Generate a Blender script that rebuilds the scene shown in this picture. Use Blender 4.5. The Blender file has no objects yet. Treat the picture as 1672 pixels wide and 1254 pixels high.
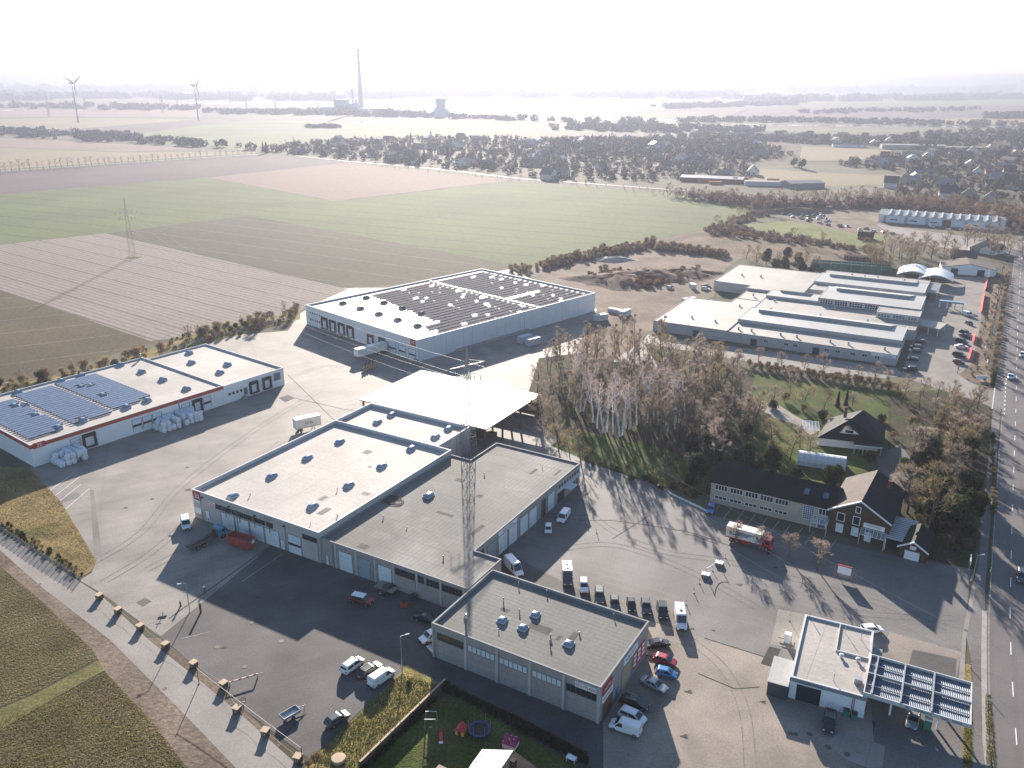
import bpy, math, random
from mathutils import Vector, Matrix
from math import radians as R, sin, cos, pi
S = bpy.context.scene
rnd = random.Random(7)
# ------------------------------------------------------------------ camera
CAM_H, FPX, HOR, ROLL = 94.0, 1370.0, 134.0, R(.2)
PITCH = math.atan((627-HOR)/FPX)
cd = bpy.data.cameras.new("camera"); cam = bpy.data.objects.new("camera", cd)
S.collection.objects.link(cam); S.camera = cam
cd.sensor_fit = 'HORIZONTAL'; cd.sensor_width = 36.0
cd.lens = 36.0*FPX/1672.0; cd.clip_start = .5; cd.clip_end = 60000
cam.matrix_world = Matrix.Translation((0, 0, CAM_H)) @ Matrix.Rotation(pi/2-PITCH, 4, 'X') @ Matrix.Rotation(ROLL, 4, 'Z')
# ------------------------------------------------------------------ light
SUN_EL, SUN_AZ = R(15.5), R(-3.0)          # azimuth measured from +Y, towards +X
w = bpy.data.worlds.new("World"); S.world = w; w.use_nodes = True
nt = w.node_tree; bg = nt.nodes['Background']
sky = nt.nodes.new('ShaderNodeTexSky'); sky.sky_type = 'NISHITA'; sky.sun_disc = False
sky.sun_elevation = SUN_EL; sky.sun_rotation = SUN_AZ
sky.air_density = 1.0; sky.dust_density = .7; sky.ozone_density = 3.0; sky.altitude = 50
nt.links.new(sky.outputs[0], bg.inputs[0]); bg.inputs[1].default_value = .064
sl = bpy.data.lights.new("sun", 'SUN'); sl.energy = 5.0; sl.angle = R(.55); sl.color = (1.0, .905, .8)
so = bpy.data.objects.new("sun", sl); S.collection.objects.link(so)
sv = Vector((sin(SUN_AZ)*cos(SUN_EL), cos(SUN_AZ)*cos(SUN_EL), sin(SUN_EL)))
so.rotation_euler = sv.to_track_quat('Z', 'Y').to_euler(); so.location = sv*300
S.view_settings.view_transform = 'Standard'; S.view_settings.look = 'None'
S.view_settings.gamma = 1.0; S.view_settings.exposure = 1.9
S.cycles.max_bounces = 6; S.cycles.diffuse_bounces = 2; S.cycles.glossy_bounces = 2
S.cycles.transmission_bounces = 3; S.cycles.transparent_max_bounces = 8
# ------------------------------------------------------------------ photo pixel -> place
def ray(px, py):
    x = (px-836)/FPX; y = -(py-627)/FPX
    c, s = cos(ROLL), sin(ROLL); x, y = c*x-s*y, s*x+c*y
    cp, sp = cos(PITCH), sin(PITCH)
    return Vector((x, cp+y*sp, -sp+y*cp))
def G(px, py, z=0.0):
    r = ray(px, py); t = (CAM_H-z)/-r.z
    return Vector((r.x*t, r.y*t, z))
class Frame:
    """a building's own axes: u along its front, v to its back, origin at the ground"""
    def __init__(s, o, az): s.o = Vector((o.x, o.y, 0)); s.az = az; s.d = Vector((cos(az), sin(az), 0)); s.n = Vector((-sin(az), cos(az), 0))
    def loc(s, px, py, z=0.0):
        q = G(px, py, z)-s.o; return q.dot(s.d), q.dot(s.n)
    def wall(s, px, py, v=0.0):
        r = ray(px, py); c = Vector((0, 0, CAM_H)); p = s.o+s.n*v
        t = (p-c).dot(s.n)/r.dot(s.n); q = c+r*t
        return (q-s.o).dot(s.d), q.z
    def side(s, px, py, u):
        r = ray(px, py); c = Vector((0, 0, CAM_H)); p = s.o+s.d*u
        t = (p-c).dot(s.d)/r.dot(s.d); q = c+r*t
        return (q-s.o).dot(s.n), q.z
    def W(s, u, v, z=0.0): return s.o+s.d*u+s.n*v+Vector((0, 0, z))
# ------------------------------------------------------------------ materials
M = {}
def nodes(name):
    m = bpy.data.materials.new(name); m.use_nodes = True; t = m.node_tree
    return m, t, t.nodes['Principled BSDF'], t.nodes.new, t.links.new
def ramp(new, pts):
    r = new('ShaderNodeValToRGB').color_ramp; n = r.id_data
    return r
def mat(name, col, rough=.8, var=.15, scale=.25, fine=.1, fscale=6.0, bump=0.0, bscale=12.0, metal=0.0, spec=.06, stripe=None, rand=0.0, coat=0.0, alpha=1.0, trans=0.0, stain=None, thin=0.0):
    m, t, b, new, link = nodes(name)
    b.inputs['Roughness'].default_value = rough; b.inputs['Metallic'].default_value = metal
    b.inputs['Specular IOR Level'].default_value = spec
    b.inputs['Coat Weight'].default_value = coat
    b.inputs['Alpha'].default_value = alpha; b.inputs['Transmission Weight'].default_value = trans
    geo = new('ShaderNodeNewGeometry'); pos = geo.outputs['Position']
    def noise(sc, det=3, vec=None):
        n = new('ShaderNodeTexNoise'); n.inputs['Scale'].default_value = sc; n.inputs['Detail'].default_value = det
        link(vec or pos, n.inputs['Vector']); return n.outputs['Fac']
    def mrange(v, a, c, lo=.3, hi=.7):
        r = new('ShaderNodeMapRange'); link(v, r.inputs[0]); r.inputs[1].default_value = lo; r.inputs[2].default_value = hi
        r.inputs[3].default_value = a; r.inputs[4].default_value = c; return r.outputs[0]
    def mul(a, c):
        x = new('ShaderNodeMath'); x.operation = 'MULTIPLY'
        for i, v in ((0, a), (1, c)):
            if isinstance(v, (int, float)): x.inputs[i].default_value = v
            else: link(v, x.inputs[i])
        return x.outputs[0]
    k = 1.0
    if var: k = mrange(noise(scale, 4), 1-var, 1+var)
    if fine: k = mul(mrange(noise(fscale, 2), 1-fine, 1+fine), k)
    cur = None
    rgb = new('ShaderNodeRGB'); rgb.outputs[0].default_value = (*col, 1); cur = rgb.outputs[0]
    if stain:      # patches of another colour with a shape of their own
        c2, sc, lo, hi = stain
        mx = new('ShaderNodeMix'); mx.data_type = 'RGBA'; link(mrange(noise(sc, 5), 0, 1, lo, hi), mx.inputs[0])
        link(cur, mx.inputs[6]); mx.inputs[7].default_value = (*c2, 1); cur = mx.outputs[2]
    if stripe:     # list of (azimuth, period, width 0..1, colour, strength)
        for az, per, wd, c2, st in stripe:
            mp = new('ShaderNodeVectorMath'); mp.operation = 'DOT_PRODUCT'; link(pos, mp.inputs[0])
            mp.inputs[1].default_value = (cos(az)/per, sin(az)/per, 0)
            wob = new('ShaderNodeMath'); wob.operation = 'MULTIPLY_ADD'; link(noise(.6/max(per, .8), 2), wob.inputs[0]); wob.inputs[1].default_value = .0642; link(mp.outputs['Value'], wob.inputs[2])
            fr = new('ShaderNodeMath'); fr.operation = 'FRACT'; link(wob.outputs[0], fr.inputs[0])
            pp = new('ShaderNodeMath'); pp.operation = 'PINGPONG'; link(fr.outputs[0], pp.inputs[0]); pp.inputs[1].default_value = .5
            f = mrange(pp.outputs[0], st, 0, wd*.5*.6, wd*.5)
            f = mul(f, mrange(noise(.08, 3), .6, 1.0))
            mx = new('ShaderNodeMix'); mx.data_type = 'RGBA'; link(f, mx.inputs[0]); link(cur, mx.inputs[6]); mx.inputs[7].default_value = (*c2, 1); cur = mx.outputs[2]
    if rand:
        oi = new('ShaderNodeObjectInfo'); k = mul(mrange(oi.outputs['Random'], 1-rand, 1+rand, 0, 1), k)
    if not isinstance(k, float):
        vm = new('ShaderNodeVectorMath'); vm.operation = 'SCALE'; link(cur, vm.inputs[0]); link(k, vm.inputs['Scale']); cur = vm.outputs[0]
    link(cur, b.inputs['Base Color'])
    if bump:
        bp = new('ShaderNodeBump'); bp.inputs['Strength'].default_value = bump; bp.inputs['Distance'].default_value = .3
        link(noise(bscale, 5), bp.inputs['Height']); link(bp.outputs[0], b.inputs['Normal'])
    if thin:       # leaves, twigs and grass let light through
        tl = new('ShaderNodeBsdfTranslucent'); link(cur, tl.inputs['Color']); ms = new('ShaderNodeMixShader'); ms.inputs[0].default_value = thin
        link(b.outputs[0], ms.inputs[1]); link(tl.outputs[0], ms.inputs[2]); link(ms.outputs[0], t.nodes['Material Output'].inputs['Surface'])
    M[name] = m; return m
def plain(name, col, rough=.5, metal=0.0, spec=.5, coat=0.0, rand=0.0): return mat(name, col, rough, var=.06, scale=.8, fine=0, metal=metal, spec=spec, coat=coat, rand=rand)
# ------------------------------------------------------------------ mesh builder
class MB:
    def __init__(s): s.v = []; s.f = []; s.m = []
    def add(s, vs, fs, mi=0):
        o = len(s.v); s.v += [tuple(x) for x in vs]
        for f in fs: s.f.append([o+i for i in f]); s.m.append(mi)
    def quad(s, a, b, c, d, mi=0): s.add([a, b, c, d], [(0, 1, 2, 3)], mi)
    def poly(s, pts, z=None, mi=0):
        s.add([(p[0], p[1], p[2] if z is None else z) for p in pts], [tuple(range(len(pts)))], mi)
    def box(s, x0, x1, y0, y1, z0, z1, mi=0):
        s.add([(x0, y0, z0), (x1, y0, z0), (x1, y1, z0), (x0, y1, z0), (x0, y0, z1), (x1, y0, z1), (x1, y1, z1), (x0, y1, z1)],
              [(0, 3, 2, 1), (4, 5, 6, 7), (0, 1, 5, 4), (1, 2, 6, 5), (2, 3, 7, 6), (3, 0, 4, 7)], mi)
    def prism(s, pts, z0, z1, mi=0, top=True, bottom=False):
        n = len(pts); vs = [(p[0], p[1], z0) for p in pts]+[(p[0], p[1], z1) for p in pts]
        fs = [(i, (i+1) % n, n+(i+1) % n, n+i) for i in range(n)]
        if top: fs.append(tuple(range(n, 2*n)))
        if bottom: fs.append(tuple(reversed(range(n))))
        s.add(vs, fs, mi)
    def tube(s, a, b, r0, r1=None, n=6, mi=0, cap=True):
        a = Vector(a); b = Vector(b); r1 = r0 if r1 is None else r1
        d = (b-a)
        if d.length < 1e-6: return
        d.normalize(); x = d.orthogonal().normalized(); y = d.cross(x)
        vs = [a+(x*cos(2*pi*i/n)+y*sin(2*pi*i/n))*r0 for i in range(n)]+[b+(x*cos(2*pi*i/n)+y*sin(2*pi*i/n))*r1 for i in range(n)]
        fs = [(i, (i+1) % n, n+(i+1) % n, n+i) for i in range(n)]
        if cap: fs += [tuple(reversed(range(n))), tuple(range(n, 2*n))]
        s.add(vs, fs, mi)
    def lathe(s, prof, n=12, mi=0, c=(0, 0)):
        vs = [(c[0]+r*cos(2*pi*i/n), c[1]+r*sin(2*pi*i/n), z) for r, z in prof for i in range(n)]
        fs = [(k*n+i, k*n+(i+1) % n, (k+1)*n+(i+1) % n, (k+1)*n+i) for k in range(len(prof)-1) for i in range(n)]
        fs.append(tuple(range((len(prof)-1)*n, len(prof)*n))); s.add(vs, fs, mi)
    def loft(s, rings, mi=0, caps=True):
        n = len(rings[0]); vs = [p for r in rings for p in r]
        fs = [(k*n+i, k*n+(i+1) % n, (k+1)*n+(i+1) % n, (k+1)*n+i) for k in range(len(rings)-1) for i in range(n)]
        if caps: fs += [tuple(reversed(range(n))), tuple(range((len(rings)-1)*n, len(rings)*n))]
        s.add(vs, fs, mi)
    def build(s, name, mats, parent=None, smooth=False, loc=None, rz=0.0):
        me = bpy.data.meshes.new(name); me.from_pydata(s.v, [], s.f)
        for m in (mats if isinstance(mats, (list, tuple)) else [mats]): me.materials.append(M[m])
        if len(me.materials) > 1: me.polygons.foreach_set('material_index', s.m)
        if smooth: me.polygons.foreach_set('use_smooth', [True]*len(me.polygons))
        me.update(); o = bpy.data.objects.new(name, me); S.collection.objects.link(o)
        if parent: o.parent = parent
        if loc is not None: o.location = loc
        o.rotation_euler.z = rz
        return o
def weld(o, bevel=0.0, seg=1, auto=True):
    import bmesh
    bm = bmesh.new(); bm.from_mesh(o.data); bmesh.ops.remove_doubles(bm, verts=bm.verts, dist=.0005)
    bmesh.ops.recalc_face_normals(bm, faces=bm.faces)
    if bevel: bmesh.ops.bevel(bm, geom=[e for e in bm.edges if len(e.link_faces) == 2 and e.calc_face_angle(0) > .5], offset=bevel, segments=seg, profile=.6, affect='EDGES', clamp_overlap=True)
    bm.to_mesh(o.data); bm.free(); return o
def tag(o, label=None, cat=None, group=None, kind=None):
    if label: o['label'] = label
    if cat: o['category'] = cat
    if group: o['group'] = group
    if kind: o['kind'] = kind
    return o
def empty(name, loc, rz=0.0, label=None, cat=None, group=None):
    o = bpy.data.objects.new(name, None); S.collection.objects.link(o); o.location = loc; o.rotation_euler.z = rz
    o.empty_display_size = .3
    return tag(o, label, cat, group)
def dup(root, loc, rz=0.0, sc=1.0, label=None, group=None, mats=None):
    r = root.copy(); S.collection.objects.link(r); r.location = loc; r.rotation_euler = (0, 0, rz)
    r.scale = sc if isinstance(sc, (tuple, Vector)) else (sc, sc, sc)
    if label: r['label'] = label
    if group: r['group'] = group
    for ch in kids(root):
        c = ch.copy(); S.collection.objects.link(c); c.parent = r
        for g in kids(ch):
            d = g.copy(); S.collection.objects.link(d); d.parent = c
    return r
KIDS = {}
def kids(o):
    if o not in KIDS: KIDS[o] = list(o.children)
    return KIDS[o]
def struct(name, mb, m): return tag(mb.build(name, m), kind='structure')
def inside(p, poly):
    c = False; j = len(poly)-1
    for i in range(len(poly)):
        a, b = poly[i], poly[j]
        if (a[1] > p[1]) != (b[1] > p[1]) and p[0] < (b[0]-a[0])*(p[1]-a[1])/(b[1]-a[1])+a[0]: c = not c
        j = i
    return c
def scatter(pix, n, dmin, rg, avoid=()):
    poly = [G(*p) for p in pix]; x0, x1 = min(p.x for p in poly), max(p.x for p in poly); y0, y1 = min(p.y for p in poly), max(p.y for p in poly)
    out = []; tries = 0
    while len(out) < n and tries < n*60:
        tries += 1; p = Vector((rg.uniform(x0, x1), rg.uniform(y0, y1), 0))
        if not inside(p, poly) or any(inside(p, a) for a in avoid): continue
        if any((p-q).length_squared < dmin*dmin for q in out): continue
        out.append(p)
    return out
# ------------------------------------------------------------------ surface materials
A0 = R(-30.4)                                   # the estate's building axis
mat('soil', (.115, .105, .07), .95, .3, .004, .25, .05)
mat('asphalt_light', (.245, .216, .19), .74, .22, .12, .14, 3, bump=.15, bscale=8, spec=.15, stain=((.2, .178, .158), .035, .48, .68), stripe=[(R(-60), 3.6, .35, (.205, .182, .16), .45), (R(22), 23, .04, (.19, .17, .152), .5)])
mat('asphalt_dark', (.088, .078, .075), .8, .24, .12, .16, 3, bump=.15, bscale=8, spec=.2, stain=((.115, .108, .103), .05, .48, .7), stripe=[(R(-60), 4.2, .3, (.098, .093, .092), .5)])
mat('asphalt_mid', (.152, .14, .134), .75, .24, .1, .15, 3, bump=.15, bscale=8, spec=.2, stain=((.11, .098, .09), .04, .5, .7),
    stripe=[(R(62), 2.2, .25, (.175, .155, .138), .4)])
mat('asphalt_tan', (.25, .208, .172), .75, .22, .12, .14, 3, bump=.15, spec=.2, stain=((.165, .138, .116), .08, .52, .7))
mat('lane_tar', (.21, .185, .165), .7, .18, .1, .12, 3, bump=.15, spec=.3)
mat('road_tar', (.15, .135, .13), .75, .1, .08, .1, 4, bump=.1, spec=.15, stripe=[(R(-28), 3.4, .3, (.125, .113, .11), .5)])
mat('concrete_slab', (.27, .245, .215), .75, .15, .2, .1, 4, stripe=[(A0, 4, .02, (.12, .11, .1), .8), (A0+pi/2, 4, .02, (.12, .11, .1), .8)])
mat('kerb_stone', (.34, .31, .28), .8, .15, .5, .1, 5)
mat('dirt', (.19, .145, .11), .95, .22, .08, .25, 1.2, bump=.3, bscale=2, stain=((.12, .09, .07), .06, .5, .68))
mat('verge', (.11, .085, .05), .95, .3, .3, .35, 3, bump=.5, bscale=5, stain=((.085, .095, .03), .15, .45, .62))
mat('rough_grass', (.2, .175, .065), .95, .35, .3, .4, 2.5, bump=.6, bscale=4, stain=((.26, .175, .08), .25, .45, .62))
mat('lawn', (.06, .085, .02), .95, .3, .15, .3, 2, bump=.5, bscale=4, stain=((.1, .095, .035), .12, .45, .65))
mat('meadow', (.16, .175, .06), .95, .2, .05, .2, .6, bump=.4)
mat('dry_grass', (.17, .125, .085), .95, .25, .08, .3, .8, bump=.5, stain=((.12, .09, .06), .05, .45, .65))
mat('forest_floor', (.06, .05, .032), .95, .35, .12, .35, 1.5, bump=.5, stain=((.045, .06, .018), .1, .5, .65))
mat('stubble', (.108, .088, .04), .95, .3, .12, .45, 2.6, bump=.8, bscale=3, stain=((.14, .1, .06), .1, .48, .66), stripe=[(R(-62), 1.3, .5, (.07, .06, .028), .75), (R(-62), 15, .03, (.11, .08, .055), .6)])
mat('plough_pale', (.24, .2, .172), .95, .12, .01, .15, .5, bump=.3, bscale=1, stripe=[(R(53), 3.0, .35, (.13, .1, .085), .8), (R(53), 15, .1, (.1, .08, .07), .8)])
mat('field_olive', (.088, .078, .054), .95, .14, .01, .15, .3, bump=.3, stripe=[(R(60), 3.0, .4, (.07, .065, .042), .6), (R(60), 24, .04, (.2, .175, .13), .9)])
mat('field_green', (.105, .13, .05), .95, .14, .012, .12, .3, bump=.3, stripe=[(R(66), 26, .09, (.07, .08, .04), .95), (R(66), 8.7, .2, (.125, .14, .06), .5)])
mat('field_green_b', (.13, .15, .07), .95, .14, .008, .12, .3, stripe=[(R(77), 24, .05, (.12, .14, .065), .6)])
mat('field_pink', (.21, .145, .12), .95, .1, .006, .1, .2, stripe=[(R(60), 9, .3, (.2, .14, .11), .5)])
mat('field_purple', (.1, .08, .08), .95, .16, .006, .1, .2, stripe=[(R(78), 10, .35, (.15, .12, .11), .5)])
mat('field_tan', (.22, .18, .105), .95, .12, .006, .1, .2, stripe=[(R(85), 14, .3, (.22, .19, .11), .5)])
mat('field_far', (.13, .14, .075), .95, .18, .002, .1, .05)
mat('water', (.05, .06, .065), .12, .05, .01, 0, spec=.8)
mat('white_paint', (.72, .7, .66), .7, .15, 2, .15, 8)
mat('worn_paint', (.4, .38, .35), .75, .25, 1.5, .3, 6)
mat('tar_patch', (.05, .047, .045), .75, .2, .3, .1, 4)
mat('rust_cover', (.14, .12, .105), .6, .15, 1, 0, metal=.3)
# ------------------------------------------------------------------ ground, fields, yards, roads
mb = MB(); mb.quad((-20000, -400, 0), (20000, -400, 0), (20000, 30000, 0), (-20000, 30000, 0)); struct('ground', mb, 'soil')
def area(name, m, pix, z):
    mb = MB(); pts = [G(*p) for p in pix]
    a = sum(pts[i-1].x*pts[i].y-pts[i].x*pts[i-1].y for i in range(len(pts)))
    if a < 0: pts.reverse()
    mb.poly(pts, z=z); return struct(name, mb, m)
def strip(name, m, pts, w0, w1, z):
    """ribbon along a line of ground points, from offset w0 (left) to w1 (right)"""
    mb = MB(); n = len(pts); L = []
    for i, p in enumerate(pts):
        d = (pts[min(i+1, n-1)]-pts[max(i-1, 0)]).normalized(); nn = Vector((d.y, -d.x, 0))
        L.append((p+nn*w0, p+nn*w1))
    for i in range(n-1):
        a, b = L[i]; c, d = L[i+1]; mb.quad((b.x, b.y, z), (d.x, d.y, z), (c.x, c.y, z), (a.x, a.y, z))
    return struct(name, mb, m)
area('field', 'plough_pale', [(172, 381), (568, 472), (490, 507), (300, 550), (246, 557), (0, 473), (-170, 418)], .03)
area('field', 'field_olive', [(174, 381), (402, 352), (560, 380), (845, 432), (790, 450), (568, 471)], .034)
area('field', 'field_green', [(0, 400), (-300, 440), (-300, 345), (0, 318), (340, 290), (545, 329), (840, 297), (1120, 318), (1245, 339), (1190, 365), (1090, 387), (900, 430), (862, 437), (402, 351), (172, 380)], .038)
area('field', 'field_pink', [(342, 290), (560, 266), (838, 294), (545, 328)], .05)
area('field', 'field_purple', [(-300, 303), (0, 281), (440, 251), (558, 266), (340, 289), (0, 317), (-300, 344)], .054)
mat('stubble_brown', (.1, .08, .048), .95, .2, .03, .25, .8, bump=.5, stripe=[(R(-62), 3, .4, (.09, .075, .045), .6), (R(-62), 22, .05, (.19, .15, .115), .9)])
area('verge', 'rough_grass', [(-60, 648), (0, 632), (170, 598), (300, 549), (490, 506), (490, 521), (330, 562), (200, 606), (0, 668), (-60, 690)], .048)
area('field', 'stubble_brown', [(-250, 520), (0, 475), (246, 558), (150, 590), (0, 640), (-250, 700)], .042)
area('field', 'field_tan', [(-300, 222), (0, 241), (200, 249), (440, 248), (0, 277), (-300, 298)], .06)
area('field', 'field_pink', [(-300, 208), (0, 225), (150, 232), (330, 243), (200, 248), (0, 240), (-300, 221)], .065)
area('field', 'field_green_b', [(178, 224), (330, 204), (420, 196), (590, 198), (830, 206), (860, 214), (760, 226), (560, 226), (440, 236), (400, 246), (330, 240)], .07)
area('field', 'field_tan', [(-300, 196), (0, 194), (110, 192), (320, 195), (130, 210), (0, 212), (-300, 210)], .07)
area('field', 'field_purple', [(-300, 212), (0, 213), (150, 209), (330, 198), (330, 204), (178, 223), (0, 220), (-300, 206)], .068)
area('field', 'field_pink', [(-400, 176), (40, 177), (330, 181), (330, 190), (110, 191), (-400, 193)], .1)
area('field', 'field_far', [(340, 190), (560, 183), (700, 188), (720, 196), (430, 195)], .1)
area('field', 'field_tan', [(1232, 275), (1345, 282), (1482, 287), (1462, 300), (1360, 304), (1225, 297)], .05)
area('field', 'field_tan', [(1310, 239), (1455, 245), (1405, 262), (1340, 262), (1305, 262)], .05)
area('field', 'field_tan', [(1400, 196), (1672, 192), (1900, 195), (1900, 206), (1672, 205), (1400, 202)], .06)
area('field', 'field_purple', [(1220, 178), (1430, 184), (1600, 182), (1600, 190), (1430, 194), (1190, 190)], .1)
area('field', 'field_far', [(1030, 186), (1230, 176), (1190, 190), (1430, 195), (1400, 202), (1070, 197)], .1)
area('field', 'field_purple', [(1430, 174), (1900, 170), (1900, 182), (1600, 182), (1430, 184)], .12)
area('field', 'field_far', [(850, 172), (1300, 166), (1900, 160), (1900, 169), (1430, 173), (1220, 177), (1000, 184)], .14)
area('field', 'field_green_b', [(1090, 207), (1240, 209), (1672, 214), (1672, 217), (1240, 213), (1060, 212)], .07)
# lagoons and the river, bright against the sun
for k, q in enumerate([[(560, 174), (700, 172), (860, 176), (880, 186), (740, 186), (640, 180)], [(840, 190), (1000, 191), (1108, 196), (1106, 198), (990, 197), (840, 194)],
                       [(860, 178), (960, 173), (1060, 172), (1070, 174), (980, 178), (880, 184)], [(280, 168.5), (330, 166), (460, 164), (450, 168), (340, 170)], [(0, 180), (60, 177), (66, 178), (10, 181.5)],
                       [(1060, 200), (1240, 203), (1480, 205), (1672, 207), (1672, 209), (1480, 207.5), (1240, 205), (1060, 201.5)], [(560, 199), (600, 198.2), (760, 203), (690, 203)]]):
    area('river' if k in (1, 5) else 'lake', 'water', q, .2)
# estate yards
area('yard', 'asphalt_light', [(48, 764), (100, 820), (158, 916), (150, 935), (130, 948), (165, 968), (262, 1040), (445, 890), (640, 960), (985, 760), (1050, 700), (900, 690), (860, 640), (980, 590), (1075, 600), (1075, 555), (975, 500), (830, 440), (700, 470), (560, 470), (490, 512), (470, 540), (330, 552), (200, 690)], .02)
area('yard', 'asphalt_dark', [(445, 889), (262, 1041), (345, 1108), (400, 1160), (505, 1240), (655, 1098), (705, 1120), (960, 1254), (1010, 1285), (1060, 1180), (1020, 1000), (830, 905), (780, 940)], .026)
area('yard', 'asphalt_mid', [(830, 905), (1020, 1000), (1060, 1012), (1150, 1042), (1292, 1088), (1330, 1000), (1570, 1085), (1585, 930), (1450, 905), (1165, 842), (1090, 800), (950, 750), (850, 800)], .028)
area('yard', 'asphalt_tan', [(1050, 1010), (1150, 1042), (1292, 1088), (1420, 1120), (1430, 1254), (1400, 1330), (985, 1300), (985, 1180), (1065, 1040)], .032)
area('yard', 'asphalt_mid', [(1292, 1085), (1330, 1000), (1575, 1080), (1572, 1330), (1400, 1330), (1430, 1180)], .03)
area('pavement', 'concrete_slab', [(1271, 995), (1318, 1004), (1302, 1062), (1258, 1052)], .036)
area('pavement', 'tar_patch', [(1256, 1056), (1275, 1060), (1262, 1090), (1242, 1084)], .037)
area('pavement', 'asphalt_tan', [(1452, 1032), (1570, 1065), (1560, 1110), (1440, 1075)], .036)
area('pavement', 'asphalt_dark', [(1490, 1061), (1562, 1076), (1560, 1108), (1484, 1085)], .039)
area('pavement', 'concrete_slab', [(1372, 1195), (1445, 1218), (1440, 1262), (1380, 1240), (1350, 1212)], .036)
area('pavement', 'lane_tar', [(500, 820), (640, 745), (560, 690), (400, 780)], .024)
area('yard', 'concrete_slab', [(1010, 535), (1048, 555), (1075, 600), (1000, 590)], .034)
# lane on the left with its verges
LA = [(-80, 850), (0, 868), (60, 905), (115, 940), (165, 972), (240, 1042), (310, 1098), (400, 1172), (500, 1262), (560, 1330)]; LB = [(-80, 838), (0, 898), (40, 934), (75, 964), (128, 1005), (180, 1045), (235, 1100), (300, 1165), (385, 1254), (440, 1330)]
mb = MB()
for k in range(len(LA)-1): mb.quad(*[G(*q, .05) for q in (LB[k], LB[k+1], LA[k+1], LA[k])])
struct('road', mb, 'lane_tar')
area('verge', 'dirt', [(-60, 880), (0, 897), (75, 964), (180, 1044), (235, 1100), (300, 1164), (330, 1195), (385, 1253), (400, 1300), (340, 1300), (250, 1180), (170, 1095), (150, 1060), (60, 975), (0, 925)], .045)
mat('dry_verge', (.23, .17, .08), .95, .35, .2, .35, 2, bump=.6, stain=((.13, .12, .045), .12, .5, .66))
area('verge', 'dry_verge', [(-60, 760), (48, 764), (100, 820), (158, 916), (150, 933), (128, 944), (60, 900), (0, 862), (-60, 840)], .045)
area('verge', 'dirt', [(262, 1042), (345, 1110), (402, 1162), (460, 1215), (455, 1222), (400, 1172), (310, 1098), (240, 1042)], .052)
area('field', 'stubble', [(-200, 900), (0, 925), (60, 975), (150, 1060), (160, 1075), (60, 1130), (0, 1155), (-200, 1240)], .036)
mat('track_grass', (.15, .135, .055), .95, .25, .2, .35, 2, bump=.5)
area('track', 'track_grass', [(-200, 1245), (0, 1158), (60, 1132), (162, 1078), (172, 1094), (90, 1140), (0, 1192), (-200, 1290)], .04)
area('field', 'stubble', [(-200, 1292), (0, 1193), (90, 1141), (172, 1096), (250, 1180), (340, 1300), (360, 1400), (-300, 1500)], .044)
area('verge', 'rough_grass', [(507, 1243), (655, 1098), (663, 1085), (726, 1120), (700, 1150), (640, 1200), (585, 1262), (560, 1300), (480, 1275)], .05)
area('lawn', 'lawn', [(726, 1122), (960, 1262), (960, 1400), (500, 1400), (585, 1262), (640, 1200), (700, 1152)], .046)
# main road on the right
RC = [G(*p) for p in [(1676, 1330), (1661, 1230), (1654, 1133), (1650.5, 1066), (1649, 1008), (1650, 955), (1651, 912), (1653, 830), (1655, 768), (1657, 716), (1659, 660), (1660, 600), (1661.5, 540), (1663, 500), (1665, 460), (1668, 425), (1672, 395), (1680, 365)]]
strip('road', 'road_tar', RC, -3.7, 4.2, .06)
strip('kerb', 'kerb_stone', RC[:5], -4.6, -3.75, .09)
area('pavement', 'asphalt_mid', [(1588, 1330), (1588, 1190), (1587, 1085), (1578, 1040), (1586, 960), (1598, 925), (1602, 840), (1610, 790), (1617, 720), (1621, 670), (1626, 610), (1634, 530), (1645, 455), (1653, 455), (1648, 530), (1640, 610), (1636, 670), (1631, 720), (1624, 790), (1618, 840), (1611, 930), (1609, 960), (1607, 1040), (1606, 1085), (1605, 1190), (1609, 1330)], .055)
area('verge', 'rough_grass', [(1572, 1085), (1586, 1085), (1588, 1190), (1588, 1330), (1572, 1330)], .056)
area('verge', 'rough_grass', [(1607, 1130), (1618, 1130), (1622, 1190), (1630, 1330), (1610, 1330), (1606, 1190)], .056)
area('verge', 'verge', [(1612, 955), (1623, 955), (1626, 840), (1632, 740), (1638, 668), (1634, 668), (1629, 730), (1620, 830), (1613, 915)], .056)
area('verge', 'verge', [(1640, 640), (1646, 600), (1652, 520), (1658, 455), (1653, 455), (1648, 520), (1641, 600), (1637, 630)], .056)
area('kerb', 'concrete_slab', [(1588, 955), (1572, 1030), (1565, 1110), (1574, 1110), (1578, 1040), (1593, 960)], .058)
area('yard', 'asphalt_light', [(1528, 452), (1612, 452), (1603, 520), (1590, 592), (1568, 612), (1560, 640), (1535, 635), (1470, 615), (1490, 560)], .04)
area('road', 'asphalt_light', [(1470, 612), (1568, 612), (1600, 632), (1630, 640), (1626, 668), (1588, 652), (1535, 636)], .048)
mat('village_ground', (.075, .07, .042), .95, .4, .02, .3, .2, stain=((.1, .075, .055), .015, .45, .65))
for q in [[(425, 246), (470, 238), (560, 230), (700, 226), (880, 226), (1090, 222), (1300, 220), (1480, 222), (1672, 212), (1900, 212), (1900, 350), (1672, 345), (1560, 338), (1440, 322), (1480, 300), (1490, 285), (1360, 268), (1230, 272), (1230, 302), (1440, 322), (1300, 330), (1130, 318), (1000, 303), (900, 296), (760, 282), (640, 270), (560, 262), (440, 250)]]: area('village_ground', 'village_ground', q, .025)
area('flower_bed', 'dirt', [(1611, 455), (1640, 452), (1612, 560), (1618, 632), (1580, 622), (1566, 612), (1588, 592), (1602, 520)], .05)
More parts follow.
